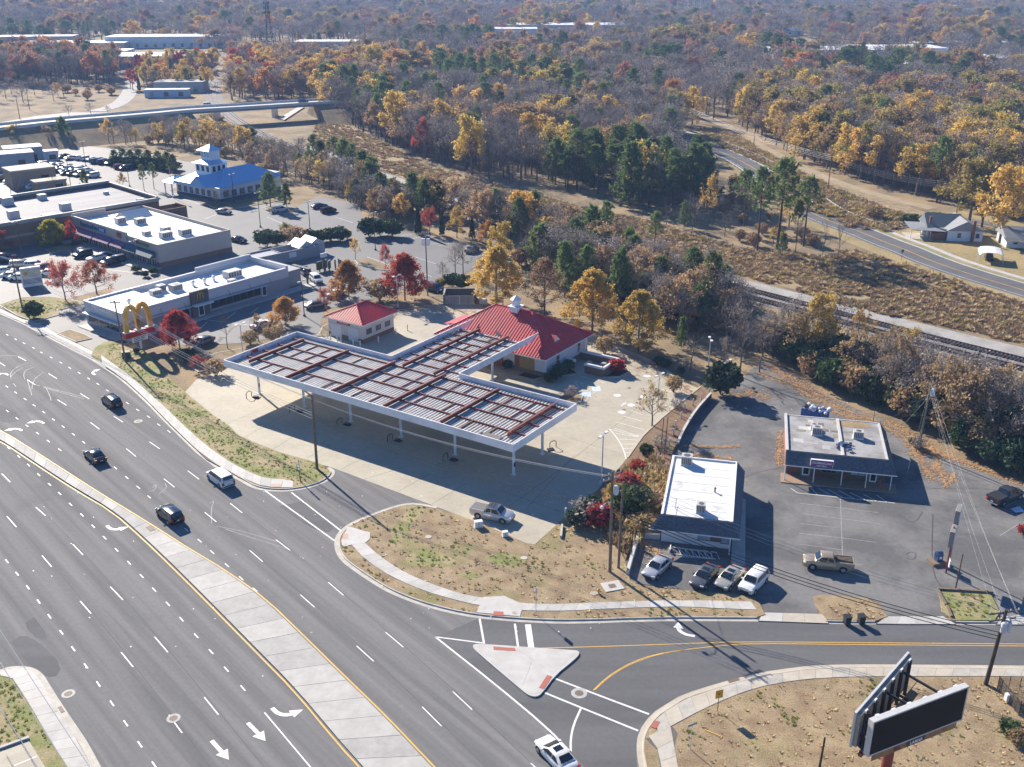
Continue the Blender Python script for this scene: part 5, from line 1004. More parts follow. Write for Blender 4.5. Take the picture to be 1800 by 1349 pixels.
m = MB(); m.box(-.12,.15,19.3,SY,5.42,6.0); m.box(.15,9,SY-.3,SY+.05,5.42,6.4); m.build('raised_parapet', TAN, sh)
m = MB(); m.box(.15,.35,19.3,SY-.3,4.75,5.98); m.build('parapet_back', mat('white_cap', (0,0,0)), sh)
aw = [(.8,13.0,TEAL),(13.4,19.0,PURP),(19.8,27.2,PURP),(27.8,38.5,PURP)]
for y0_,y1_,mt_ in aw:
    m = MB(); m.add([(-.35,y0_,3.7),(-.35,y1_,3.7),(-1.9,y1_,2.5),(-1.9,y0_,2.5),(-.35,y0_,2.5),(-.35,y1_,2.5)],[(0,1,2,3),(0,3,4),(1,5,2),(4,3,2,5)]); m.build('awning', mt_, sh)
for k in range(17):
    y = 1.2+k*2.25
    m = MB(); m.box(-.09,-.05,y,y+1.7,.3,2.4); w_ = m.build('window', GLASS, sh)
    for q in (0,.85,1.7): m = MB(); m.box(-.14,-.091,y+q-.05,y+q+.05,.3,2.4); m.build('mullion', TRIM, w_)
text_mesh('AmericanFive', 1.7, mat('sign_teal', (.02,.14,.24), .5, .05, 2), sh, (-.16,31.3,4.75), (PI/2,0,-PI/2), .05, bold=.03, sx=.92)
m = MB(); m.box(-.2,-.13,23.2,26.6,4.2,5.35); m.build('sign_block', mat('sign_blue', (.02,.14,.42), .5, .05, 2), sh); text_mesh('WIRE', 1.0, TRIM, sh, (-.22,24.9,4.75), (PI/2,0,-PI/2), .02, bold=.02)
m = MB(); m.box(-.4,-.31,15.2,17.4,4.9,5.6); m.box(-.4,-.31,15.2,17.4,4.45,4.75); m.build('sign_block', mat('sign_red', (.35,.03,.03), .5, .05, 2), sh)
m = MB(); m.box(-.2,-.13,3.6,8.2,4.2,4.85); m.build('sign_block', mat('sign_green', (.1,.22,.05), .5, .05, 2), sh); m = MB(); m.box(-.21,-.131,8.25,9.2,4.2,4.95); m.build('sign_block', mat('sign_red', (0,0,0)), sh)
def shp(u,v,z=0): return (so_[0]+u*math.cos(sa_)-v*math.sin(sa_), so_[1]+u*math.sin(sa_)+v*math.cos(sa_), z)
for k, (u,v,sx,sy,h) in enumerate(((6.5,28,2.2,1.8,1.5),(9.5,24,2.4,1.8,1.4),(9.2,12,2.0,1.8,1.2),(4.5,12.5,1.6,1.6,1.0),(6.3,7.0,2.6,1.8,1.4),(10.8,6.0,2.6,1.8,1.4))):
    hvac('rooftop unit on the shop block roof, %s from the back' % ('first','second','third','fourth','fifth','sixth')[k], shp(u,v,4.75), sa_, sx,sy,h, 'shop block rooftop units', False)
tag(slab_region('shop_walk', [shp(u,v)[:2] for u,v in ((-4,-.5),(0,-.5),(0,SY),(-4,SY))], .13, C_WALK), 'walk below the shop block awnings', 'sidewalk')
m = MB(); m.box(-3,3,-3,3,0,4.6); m.add([(-3.4,-3.4,4.6),(3.4,-3.4,4.6),(3.4,3.4,4.6),(-3.4,3.4,4.6),(0,-3.4,6.4),(0,3.4,6.4)],[(0,1,4),(2,3,5),(0,4,5,3),(1,2,5,4)]); 
gp = thing('gable_entry', 'gabled store entrance with white roof slope behind the shop block', 'building', (*(-95.75,256.11),0), sa_+PI/2); m.build('walls', [TAN], gp)
m = MB(); m.add([(-3.5,-3.5,4.62),(0,-3.5,6.52),(0,3.5,6.52),(-3.5,3.5,4.62)],[(0,1,2,3)]); m.add([(3.5,-3.5,4.62),(0,-3.5,6.52),(0,3.5,6.52),(3.5,3.5,4.62)],[(0,1,2,3)]); m.build('roof', ROOFWHITE, gp)

# ---- big brown store
go = (-94.21,271.03); ga = math.radians(45.4)+PI
gs = thing('big_box_store', 'big brown brick store with wide grey flat roof', 'building', go, ga)
GX, GY = 70, 29
GB = mat('store_brick', (.24,.15,.095), .85, .07, 2); GT = mat('store_band', (.42,.33,.24), .85, .05, 2); GR_ = mat('store_roof', (.26,.265,.28), .75, .08, 1, rgb2=(.2,.2,.215), mix=(.45,.6), scale2=.25, stretch=(ga,.05,1))
wall_box(gs,0,GX,-GY,0,0,6.3,GB,'wall',.4)
m = MB(); m.box(-.02,GX,.0,.04,2.4,3.0); m.build('band', GT, gs); m = MB(); m.box(0,GX*.45,.0,.035,4.9,6.2); m.build('red_band', mat('store_red', (.3,.09,.06), .8, .06, 2), gs)
m = MB(); m.box(.3,GX-.3,-GY+.3,-.3,5.2,5.5); m.build('roof', GR_, gs)
for a,b,c,d,z in ((-.1,GX+.1,-.4,.12,6.3),(-.1,GX+.1,-GY-.1,-GY+.4,6.9),(-.1,.4,-GY+.4,-.4,6.6)):
    m = MB(); m.box(a,b,c,d,5.5,z); m.build('parapet', mat('store_cap', (.36,.34,.3), .7, .06, 2), gs)
    m = MB(); m.box(a-.03,b+.03,c-.03,d+.03,z,z+.1); m.build('parapet_cap', mat('pale_cap', (0,0,0)), gs)
def gsp(u,v,z=0): return (go[0]+u*math.cos(ga)-v*math.sin(ga), go[1]+u*math.sin(ga)+v*math.cos(ga), z)
for k, (u,v,sx,sy,h) in enumerate(((30,-24,2.6,2.2,2.0),(21,-24,2.0,1.8,1.4),(22,-7,2.4,2.0,1.8),(35,-7,2.4,2.0,2.0),(28,-3,3.5,1.2,.6),(44,-7,2.2,1.6,1.0),(6,-18,1.2,1.0,.8),(3,-4,2.0,1.2,.5))):
    hvac('grey rooftop unit on the big brown store, %s in line' % ('first','second','third','fourth','fifth','sixth','seventh','eighth')[k], gsp(u,v,5.5), ga, sx,sy,h, 'store rooftop units', False)
for k in range(4):
    m = MB(); m.box(3.2+k*.0,3.2,0,0,0,0)
m = MB(); m.box(-7.5,-.4,.3,.6,0,3.0); m.box(-7.5,-7.2,-5,.3,0,3.2); m.box(-7.2,-.4,-5,-4.7,0,3.0); m.build('loading_wall', GB, gs)

# ---- blue-roofed restaurant with lookout tower
ro_ = (-84.23,294.23); ra_ = math.radians(-36)
rs = thing('blue_roof_restaurant', 'white restaurant with blue metal roofs and a two-stage lookout tower', 'building', ro_, ra_)
BLUER = mat('blue_metal_roof', (.25,.47,.74), .42, .05, 1.5); WW = mat('restaurant_white', (.72,.73,.76), .7, .04, 2); WROOF = mat('sunlit_blue_roof', (.12,.30,.58)) if False else BLUER
def gable_roof(parent, x0,x1,y0,y1,ez,rz,mt,axis='x',name='roof',ov=.6):
    m = MB(); x0-=ov;x1+=ov;y0-=ov;y1+=ov
    if axis == 'x':
        yc=(y0+y1)/2; m.add([(x0,y0,ez),(x1,y0,ez),(x1,y1,ez),(x0,y1,ez),(x0,yc,rz),(x1,yc,rz)],[(0,1,5,4),(2,3,4,5),(0,4,3),(1,2,5),(3,2,1,0)])
    else:
        xc=(x0+x1)/2; m.add([(x0,y0,ez),(x1,y0,ez),(x1,y1,ez),(x0,y1,ez),(xc,y0,rz),(xc,y1,rz)],[(1,2,5,4),(3,0,4,5),(0,1,4),(2,3,5),(3,2,1,0)])
    return m.build(name, mt, parent)
def hip_roof(parent, x0,x1,y0,y1,ez,rz,mt,name='roof',ov=.6,inset=None):
    x0-=ov;x1+=ov;y0-=ov;y1+=ov; i = inset if inset is not None else min(x1-x0,y1-y0)/2
    m = MB(); yc=(y0+y1)/2; xc=(x0+x1)/2
    if x1-x0 >= y1-y0: P=(x0+i,yc,rz);Q=(x1-i,yc,rz); fs=[(0,1,5,4),(1,2,5),(2,3,4,5),(3,0,4)]
    else: P=(xc,y0+i,rz);Q=(xc,y1-i,rz); fs=[(1,2,5,4),(2,3,5),(3,0,4,5),(0,1,4)]
    m.add([(x0,y0,ez),(x1,y0,ez),(x1,y1,ez),(x0,y1,ez),P,Q],fs+[(3,2,1,0)]); return m.build(name, mt, parent)
wall_box(rs,-20,0,0,9,0,4.2,WW,'wall',.3); wall_box(rs,-12,0,9,23,0,4.19,WW,'wall',.3)
hip_roof(rs,-19.8,0,0,9,4.2,6.6,BLUER); hip_roof(rs,-12,.0,1.0,23,4.25,8.2,BLUER)
gable_roof(rs,-9.5,-3.5,-2.5,6,4.3,7.2,BLUER,'y'); m = MB(); m.box(-12,-1,16,24,4.2,5.2); m.build('flat_roof', ROOFWHITE, rs)
m = MB(); m.box(-24,-20,-1.5,4.5,3.4,3.6); m.build('porch_soffit', WW, rs); hip_roof(rs,-24,-19.5,-1.5,4.5,3.6,5.0,BLUER,'porch_roof')
for x,y in ((-23.8,-1.3),(-20.5,-1.3),(-23.8,4.3)): m = MB(); m.box(x-.15,x+.15,y-.15,y+.15,0,3.5); m.build('post', TRIM, rs)
m = MB(); m.box(-14.5,-7.5,3.5,9.5,4,9.6); tw = m.build('tower', WW, rs); hip_roof(tw,-14.5,-7.5,3.5,9.5,9.6,11.0,BLUER,'tower_roof',.8)
m = MB(); m.box(-13,-9,4.7,8.3,10.4,13.2); m.build('lantern', WW, tw); hip_roof(tw,-13,-9,4.7,8.3,13.2,14.7,BLUER,'lantern_roof',.9)
for k in range(3):
    for (yy,face) in ((3.5,'y'),):
        m = MB(); m.box(-14+k*2.2,-12.8+k*2.2,3.44,3.49,7.3,8.9); m.build('tower_window', GLASS, tw)
    m = MB(); m.box(-12.7+k*1.25,-11.9+k*1.25,4.64,4.69,11.2,12.7); m.build('lantern_window', mat('pale_glass', (0,0,0)), tw)
    m = MB(); m.box(-7.49,-7.44,4.1+k*1.8,5.1+k*1.8,7.3,8.9); m.build('tower_window', GLASS, tw)
for k in range(7): window(rs,'y-',(0,-18.5+k*2.7),1.6,1.8,1.2,mat('dusk_glass', (0,0,0)),TRIM,1,0)
for k in range(7): window(rs,'x+',(0,2+k*3.0),1.9,1.8,1.2,mat('dusk_glass', (0,0,0)),TRIM,1,0)
m = MB(); m.box(-20.05,.05,-.05,0,0,1.0); m.box(0,.05,0,23,0,1.0); m.build('wainscot', mat('navy_base', (.05,.09,.15), .7, .08, 2), rs)
def rsp(u,v,z=0): return (ro_[0]+u*math.cos(ra_)-v*math.sin(ra_), ro_[1]+u*math.sin(ra_)+v*math.cos(ra_), z)
fp = thing('flagpole', 'tall white flagpole with a red flag by the blue-roofed restaurant', 'flagpole', rsp(-17,-4), 0)
m = MB(); m.tube((0,0,0),(0,0,9),.08,.05,8); m.build('pole', TRIM, fp); m = MB(); m.add([(0,0,8.8),(.5,.2,8.6),(.4,.1,7.4),(0,0,7.6)],[(0,1,2,3),(3,2,1,0)]); m.build('flag', REDPAINT, fp)

# ---- sheds and bin yard behind the fast-food restaurant
yd = thing('bin_yard', 'grey walled bin yard with a posted notice behind the restaurant', 'enclosure', (*(-57.7,224.27),0), 0.7775)
L_ = 17.0
for a,b,c,d,h in ((0,L_,0,.25,2.6),(0,L_,4.5,4.75,2.8),(0,.25,.25,4.5,2.7),(L_-.25,L_,.25,4.5,2.7),(6.5,6.75,.25,4.5,2.6)): m = MB(); m.box(a,b,c,d,0,h); m.build('wall', MCG, yd)
m = MB(); m.box(.25,6.5,.25,4.5,2.3,2.45); m.build('lid_roof', MCG, yd); m = MB(); m.box(8.6,10.6,-.06,-.02,1.0,2.2); m.build('notice', TRIM, yd)
for k, (p, w_, lab) in enumerate((((-48.34,234.94), 4.0, 'smaller grey garden shed beside the bin yard'), ((-46.38,237.5), 4.4, 'larger pale garden shed with bright roof'))):
    t = thing('shed', lab, 'shed', (*p,0), 0.7775); m = MB(); m.box(-w_/2,w_/2,0,4.4,0,2.5); m.add([(-w_/2,0,2.5),(w_/2,0,2.5),(0,0,3.9)],[(0,1,2)]); m.build('wall', mat('shed_grey', (.42,.45,.48), .7, .05, 2), t); gable_roof(t,-w_/2,w_/2,0,4.4,2.5,3.95,mat('shed_roof', (.5,.52,.54), .5, .05, 2),'y',ov=.25)

for k, (p, lab) in enumerate((((-44.11,212.74), 'dark drive-through canopy arm over the lane'), ((-42.06,222.43), 'tall dark menu sign with white top panel'))):
    t = thing('drive_through_sign', lab, 'sign', (*p,0), maa)
    m = MB(); m.box(-.15,.15,-.15,.15,0,3.4); m.build('post', MCB, t)
    if k == 0: m = MB(); m.box(-.4,.4,-1.0,4.5,3.4,3.65); m.build('arm', MCB, t)
    else: m = MB(); m.box(-.9,.9,-.15,.15,3.4,4.3); m.build('panel', TRIM, t)
for k, p in enumerate([(-43.2,222.4),(-42.1,222.9),(-41.1,223.3),(-40,223.8),(-38.9,224.3)]):
    t = thing('menu_board', 'dark drive-through menu board, %s in the group' % ('first','second','third','fourth','fifth')[k], 'menu board', (p[0],p[1]+.6*(k%2),0), maa+.3*k, 'drive-through menu boards')
    m = MB(); m.box(-.8,.8,-.15,.15,.5,2.4); m.build('cabinet', MCB, t); m = MB(); m.box(-.7,.7,-.17,-.151,.7,2.2); m.build('panel', mat('menu_green', (.1,.14,.03), .5, .2, 2), t); m = MB(); m.box(-.1,.1,-.1,.1,0,.5); m.build('leg', MCB, t)

# ---- houses on the right
hh = thing('white_house', 'white clapboard house with grey-green gabled roof and carport', 'house', (*(108.47,249.91),0), math.radians(-6))
HW = mat('house_white', (.72,.72,.75), .7, .05, 1.5); HR = mat('green_grey_shingle', (.15,.18,.19), .8, .15, 3); HR2 = mat('grey_shingle', (.27,.28,.29), .8, .12, 3)
m = MB(); m.box(0,8.4,0,10,0,2.7); m.add([(0,0,2.7),(8.4,0,2.7),(4.4,0,5.0)],[(0,1,2)]); m.build('wall', HW, hh)
gable_roof(hh,0,8.4,0,10,2.65,5.05,HR2,'y',ov=.4); gable_roof(hh,-4,4.2,3,11,2.7,5.4,HR,'x',ov=.4)
m = MB(); m.box(-4,0,3.1,10.9,0,2.7); m.add([(-4,3.1,2.7),(-4,10.9,2.7),(-4,7,5.3)],[(0,2,1)]); m.build('wall', HW, hh)
m = MB(); m.box(-3.6,-.05,.6,3.0,0,1.9); m.build('brick_room', BRICK, hh)
m = MB(); m.add([(-8.6,1.6,2.3),(-.1,.1,2.3),(-.3,5.5,3.3),(-8.8,8.2,2.9),(-8.6,1.6,2.2),(-.1,.1,2.2)],[(0,1,2,3),(3,2,1,0),(0,4,5,1)]); m.build('carport_roof', HR2, hh)
for x, y in ((-8.3,2.0),(-6.0,1.7),(-3.8,1.2)): m = MB(); m.box(x-.08,x+.08,y-.08,y+.08,0,2.25); m.build('carport_post', TRIM, hh)
m = MB(); m.prism([(-9,1),(-3.4,.2),(-3.4,7),(-9,8)],0,.1); m.build('carport_floor', C_TAN, hh)
m = MB(); m.box(5.6,6.3,-.45,0,0,5.3); m.build('chimney', BRICK, hh); m = MB(); m.box(-3.6,-3.1,4,4.5,3.4,5.2); m.build('chimney', BRICK, hh)
window(hh,'y-',(0,2.8),.9,1.1,.9,GLASS,TRIM,0,1); window(hh,'y-',(0,7.2),.9,1.1,.9,GLASS,TRIM,0,1); window(hh,'y-',(0,4.9),.7,.6,3.3,GLASS,TRIM,0,0); window(hh,'x-',(-4,7),.9,1.1,.9,GLASS,TRIM,0,1)
h2 = thing('grey_roof_house', 'low house with grey roof at the right edge', 'house', (*(120.29,243.29),0), math.radians(-8))
m = MB(); m.box(0,16,0,8,0,2.5); m.build('wall', HW, h2); gable_roof(h2,0,16,0,8,2.5,4.5,HR2,'x',ov=.6)
m = MB(); m.add([(-1,-3,2.1),(12,-3,2.1),(12,.2,2.6),(-1,.2,2.6)],[(0,1,2,3),(3,2,1,0)]); m.build('porch_roof', HR2, h2)
for k in range(5): window(h2,'y-',(0,2+k*2.6),1.0,1.2,1.0,GLASS,TRIM,0,1)
cp = thing('carport', 'white arched metal carport with a car beneath', 'carport', (*(110.37,229.01),0), math.radians(-20))
pr = [(-2.6,1.8),(-2.2,2.3),(-1,2.55),(0,2.6),(1,2.55),(2.2,2.3),(2.6,1.8)]
m = MB()
for (a,za),(b,zb) in zip(pr,pr[1:]): m.add([(a,0,za),(b,0,zb),(b,6.5,zb),(a,6.5,za),(a,0,za-.05),(b,0,zb-.05),(b,6.5,zb-.05),(a,6.5,za-.05)],[(0,1,2,3),(7,6,5,4),(0,4,5,1),(2,6,7,3)])
m.build('roof', ROOFBRIGHT, cp)
for x in (-2.6,2.6):
    for y in (.1,2.2,4.3,6.4): m = MB(); m.tube((x,y,0),(x,y,1.85),.05,.05,6); m.build('post', TRIM, cp)

# ---- billboard
bb = thing('billboard', 'V-shaped black digital billboard on a red post', 'billboard', (30.3,64.9,.12), 0)
m = MB(); m.tube((0,0,0),(0,0,8.2),.42,.42,16); m.build('post', mat('post_red', (.26,.045,.035), .55, .1, 2), bb, smooth=40)
def bpt(p): return Vector((p[0]-30.3, p[1]-64.9, 0))
f0, f1 = bpt((27.87,63.16)), bpt((36.78,67.32)); r0, r1 = bpt((26.9,64.13)), bpt((33.62,71.59))
BLKS = mat('led_black', (.006,.006,.007), .6, .2, 20, spec=.15); FRM = mat('frame_silver', (.55,.55,.54), .45, .08, 3)
ztop = 9.88; zb_ = ztop-3.15
def panel(a, b, face_mt, back_mt, outward):
    d = (b-a).normalized(); n = Vector((d.y,-d.x,0))*outward; 
    rot = math.atan2(d.y,d.x); L = (b-a).length
    def ob(name, x0,x1,y0,y1,z0,z1,mt,par=bb):
        m = MB(); m.box(x0,x1,y0,y1,z0,z1); M_ = Matrix.Translation(a) @ Matrix.Rotation(rot,4,'Z'); m.v = [tuple(M_ @ Vector(v)) for v in m.v]; return m.build(name, mt, par)
    s = -1 if outward > 0 else 1
    y_out = (-.12,0) if outward > 0 else (0,.12)
    p = ob('screen', 0,L,min(y_out),max(y_out),zb_,ztop,face_mt)
    yb = (0.0,.35) if outward > 0 else (-.35,0.0)
    ob('screen_cabinet', .02,L-.02,yb[0]+.001 if outward>0 else yb[0],yb[1] if outward>0 else yb[1]-.001,zb_+.02,ztop-.02,back_mt)
    for x0,x1,z0,z1 in ((-.12,L+.12,ztop,ztop+.14),(-.12,L+.12,zb_-.12,zb_),(-.12,0,zb_,ztop),(L,L+.12,zb_,ztop)):
        ob('screen_frame', x0,x1,min(y_out)-.03,max(yb[1],0)+.02 if outward>0 else max(y_out)+.03,z0,z1,FRM)
    for k in range(6):
        x = .8+k*(L-1.6)/5; ob('back_rib', x-.08,x+.08,(.36 if outward>0 else -.62),(.62 if outward>0 else -.36),zb_-.4,ztop+.1,mat('rib_dark', (.03,.03,.03), .6, .1, 2))
        ob('bracket_top', x-.2,x+.2,(.36 if outward>0 else -.5),(.5 if outward>0 else -.36),ztop-.1,ztop+.12,TRIM)
    return a, d, n, L, ob
fa = panel(f0,f1,BLKS,mat('cabinet_grey', (.25,.24,.22), .6, .1, 2),1)
rb_ = panel(r0,r1,mat('cabinet_grey', (0,0,0)),mat('screen_back', (.3,.28,.24), .7, .25, 1.5),-1)
for k in range(24): fa[4]('apron_board', .4+k*(fa[3]-.8)/24,.4+(k+.92)*(fa[3]-.8)/24,-.1,-.04,zb_-.75,zb_-.13,mat('cedar_apron', (.33,.17,.07), .7, .1, 3, objrand=.12))
sgl = fa[4]('name_board', 4.0,5.9,-.16,-.11,zb_-.62,zb_-.18,mat('name_navy', (.01,.03,.07), .5, .05, 2))
tl = text_mesh('LAMAR', .42, TRIM, bb, (0,0,0), (PI/2,0,math.atan2(fa[1].y,fa[1].x)), .01, bold=.01); pp_ = f0+fa[1]*4.95+fa[2]*.175; tl.location = (pp_.x,pp_.y,zb_-.4)
STB = mat('billboard_steel', (.2,.05,.04), .6, .15, 2)
for t_, z in ((.12,zb_+.2),(.45,zb_+.5),(.45,ztop-.4),(.8,ztop-.5),(.8,zb_+.3),(.12,ztop-.6)):
    a = f0.lerp(f1,t_)-fa[2]*.5; b = r0.lerp(r1,t_)-rb_[2]*.5
    m = MB(); m.bar((a.x,a.y,z),(b.x,b.y,z),.16); m.build('cross_beam', STB if t_<.3 else BLACK, bb)
for a_, b_, n_ in ((f0,f1,fa[2]),(r0,r1,rb_[2])):
    m = MB(); p = a_-n_*.75; q = b_-n_*.75; m.bar((p.x,p.y,zb_-.5),(q.x,q.y,zb_-.5),.3,.35); m.build('main_beam', STB, bb)
    m = MB(); p = a_-n_*1.1; q = b_-n_*1.1; m.bar((p.x,p.y,zb_-.1),(q.x,q.y,zb_-.1),.7,.04); m.build('catwalk', mat('mesh_walk', (.25,.17,.1), .8, .2, 4), bb)
    m = MB(); p2 = p; q2 = q
    m.bar((p2.x,p2.y,zb_+.9),(q2.x,q2.y,zb_+.9),.05); m.build('catwalk_rail', STB, bb)
m = MB(); mid = (f0.lerp(f1,.3)); m.bar((mid.x,mid.y,zb_-.6),(0,0,7.8),.5); mid2 = r0.lerp(r1,.3); m.bar((mid2.x,mid2.y,zb_-.6),(0,0,7.8),.5); m.build('outrigger', STB, bb)

# ---- overpass
PARA = mat('parapet_concrete', (.6,.59,.57), .8, .08, 2); DK = mat('bridge_deck', (.48,.47,.44), .75, .06, 2); GIRD = mat('girder', (.30,.30,.30), .7, .1, 2)
BRP = smooth_path([(-212.9,367.4),(-192.7,393.1),(-178.1,409.6),(-160.4,422.4),(-145.9,434.3),(-136.7,443.2),(-117.4,452.4),(-99.8,462),(-86.2,470),(-71.6,474.1),(-51.4,476.1)], 2)
og = thing('overpass', 'long pale road overpass crossing the railway on two piers', 'bridge')
def band(name, path, o0, o1, z0, z1, mt, par):
    a = offset(path,o0); b = offset(path,o1); m = MB()
    for i in range(len(path)-1): m.prism([(a[i].x,a[i].y),(a[i+1].x,a[i+1].y),(b[i+1].x,b[i+1].y),(b[i].x,b[i].y)], z0, z1)
    return m.build(name, mt, par)
band('deck', BRP,-5.2,5.2,6.7,7.0,DK,og); band('parapet', BRP,-5.5,-5.2,6.6,7.7,PARA,og); band('parapet', BRP,5.2,5.5,6.5,7.9,PARA,og)
stripe('edge_line', offset(BRP,-4), .2, 7.02, P_WHITE, og); stripe('centre_line', BRP, .25, 7.02, P_YELLOW, og)
i0 = min(range(len(BRP)), key=lambda i: abs(BRP[i].x-(-137.9,443.2)[0])); i1 = min(range(len(BRP)), key=lambda i: abs(BRP[i].x-(-86.22,470)[0]))
band('girder', BRP[i0:i1+1],-4.8,-4.2,5.7,6.7,GIRD,og); band('girder', BRP[i0:i1+1],4.2,4.8,5.2,6.7,GIRD,og); band('girder', BRP[i0:i1+1],-.3,.3,5.2,6.7,GIRD,og)
for px_ in ((-129.58,460.58), (-107.08,474.16)):
    m = MB(); m.obox((px_[0],px_[1],2.4),(1.4,7,5.6),.0); m.build('pier', PARA, og)
def embank(name, path, w, h, mt, label):
    a = offset(path,-w); b = offset(path,w); c = offset(path,-w-h*2.8); d = offset(path,w+h*1.8); m = MB()
    for i in range(len(path)-1):
        q = lambda p, z: (p.x,p.y,z)
        m.quad(q(a[i],h),q(b[i],h),q(b[i+1],h),q(a[i+1],h)); m.quad(q(c[i],0),q(a[i],h),q(a[i+1],h),q(c[i+1],0)); m.quad(q(b[i],h),q(d[i],0),q(d[i+1],0),q(b[i+1],h))
    for e in (0, len(path)-1): m.quad((c[e].x,c[e].y,0),(d[e].x,d[e].y,0),(b[e].x,b[e].y,h),(a[e].x,a[e].y,h))
    return tag(m.build(name, mt), label, 'embankment', kind='structure')
embank('embankment', BRP[:i0+1], 5.6, 6.6, LITTER, 'brushy road embankment at the left end of the overpass'); embank('embankment', BRP[i1:], 5.6, 6.6, LITTER, 'grassy road embankment at the right end of the overpass')
ww_ = [(-103.5,465),(-99.9,459.7),(-99.4,503.6),(-102.1,507.8)]; m = MB(); m.prism(ww_, 0, .5); tag(m.build('slope_paving', C_WALK2), 'pale concrete slope paving under the overpass end', 'paving', kind='structure')

# ---- lattice mast
tp = (-172.26,764.19); tw_ = thing('lattice_mast', 'tall dark lattice radio mast beyond the overpass', 'mast', (*tp,0))
TH_ = 38; LM = mat('mast_grey', (.06,.065,.075), .6, .1, 2)
leg = lambda k, z: Vector((math.cos(2.1*k+.3),math.sin(2.1*k+.3),0))*(3.2*(1-z/TH_)+.9)+Vector((0,0,z))
for k in range(3): m = MB(); m.tube(leg(k,0),leg(k,TH_),.3,.2,6); m.build('leg', LM, tw_)
for j in range(12):
    z0, z1 = TH_*j/12, TH_*(j+1)/12; m = MB()
    for k in range(3): m.tube(leg(k,z0),leg((k+1)%3,z1),.12,.12,4); m.tube(leg(k,z1),leg((k+1)%3,z1),.1,.1,4)
    m.build('bracing', LM, tw_)
for j in range(3):
    m = MB()
    for k in range(6): a = k*PI/3; m.box(1.9*math.cos(a)-.2,1.9*math.cos(a)+.2,1.9*math.sin(a)-.2,1.9*math.sin(a)+.2,TH_-7+j*3.2,TH_-5+j*3.2)
    m.build('antenna_ring', LM, tw_)

# ---- far commercial buildings
def far_block(p, rz, sx, sy, h, wall, roofm, label, name='warehouse', gable=0, bands=0):
    t = thing(name, label, 'building', (p[0],p[1],terrain_h(*p)), rz); m = MB(); m.box(-sx/2,sx/2,0,sy,-1,h); m.build('wall', wall, t)
    if gable: gable_roof(t,-sx/2,sx/2,0,sy,h,h+gable,roofm,'x',ov=.5)
    else: m = MB(); m.box(-sx/2-.2,sx/2+.2,-.2,sy+.2,h,h+.5); m.build('roof', roofm, t)
    n = max(2,int(sx/7))
    for k in range(n):
        m = MB(); x = -sx/2+(k+.5)*sx/n; m.box(x-1.1,x+1.1,-.1,0,.6,min(h-.8,3.2)); m.build('door' if k%3==0 else 'window', (GLASS if k%3 else GIRD), t)
    return t
WALLW = mat('far_white', (.68,.69,.71), .7, .04, .5); WALLG = mat('far_grey', (.34,.36,.39), .7, .05, .5); WALLT = mat('far_tan', (.45,.4,.33), .8, .05, .5)
far_block((-391.71,881.05), .15, 62, 24, 8, WALLG, WALLG, 'grey arched hall at the far left edge of the wood')
far_block((-346.06,834.76), .08, 88, 30, 6, WALLT, ROOFBRIGHT, 'long low building with bright white roof, far left')
far_block((-312.84,783.15), .06, 60, 24, 4, WALLW, ROOFBRIGHT, 'bright flat-roofed building in front of the long white roof')
far_block((-277.01,857.3), .05, 92, 30, 8, WALLW, ROOFBRIGHT, 'white retail block with stepped front beyond the mast road', gable=0)
far_block((-236.56,704.31), .1, 66, 34, 7, WALLG, ROOFBRIGHT, 'wide grey hall with bright white roof left of the railway')
far_block((-219.41,712.31), .1, 24, 20, 6, WALLW, ROOFWHITE, 'small white hall beside the wide grey hall')
far_block((-178.21,566.41), .06, 26, 14, 5, WALLG, ROOFGREY, 'grey shed with white stripe beside the railway curve')
far_block((-177.88,543.88), .06, 22, 6, 3.6, mat('trailer_blue', (.35,.5,.68), .5, .05, 1), ROOFWHITE, 'pale blue trailer parked by the grey shed', 'trailer')
far_block((-147.03,845.89), .0, 48, 22, 5, WALLT, ROOFBRIGHT, 'low building with bright roof right of the mast', gable=0)
far_block((-161.56,759.59), .0, 36, 14, 5, WALLG, ROOFBRIGHT, 'low roof just right of the mast foot')
far_block((-117.9,792.97), .0, 40, 14, 4, WALLW, ROOFBRIGHT, 'pale roof among trees right of the mast')
far_block((53.05,1005.89), -.03, 120, 40, 9, WALLG, ROOFBRIGHT, 'very long pale plant with glazed front on the centre horizon')
far_block((2.54,960.63), .0, 40, 26, 8, WALLW, ROOFBRIGHT, 'white block at the left end of the long pale plant')
far_block((-25.65,881.05), .0, 26, 14, 6, mat('trailer_blue', (0,0,0)), WALLG, 'small blue building below the long pale plant')
far_block((226.27,746.11), .03, 84, 34, 7, WALLW, ROOFBRIGHT, 'left half of the long white warehouse row on the right')
far_block((277.89,768.85), .03, 70, 34, 7, WALLW, ROOFBRIGHT, 'right half of the long white warehouse row on the right')
far_block((300.4,704.31), .0, 64, 30, 6, WALLW, ROOFBRIGHT, 'white-roofed warehouse right of the warehouse row')
far_block((349.63,845.89), .0, 60, 20, 5, WALLT, ROOFWHITE, 'pale roofs behind the warehouse row')
far_block((393.85,834.76), .0, 50, 20, 6, WALLW, ROOFWHITE, 'pale building at the right edge of the horizon')
far_block((-163.62,1565.61), .0, 60, 20, 6, WALLW, ROOFBRIGHT, 'tiny bright roof on the left-centre skyline')
far_block((22.92,1460.46), .0, 60, 20, 5, WALLW, ROOFBRIGHT, 'tiny bright roof on the centre skyline')
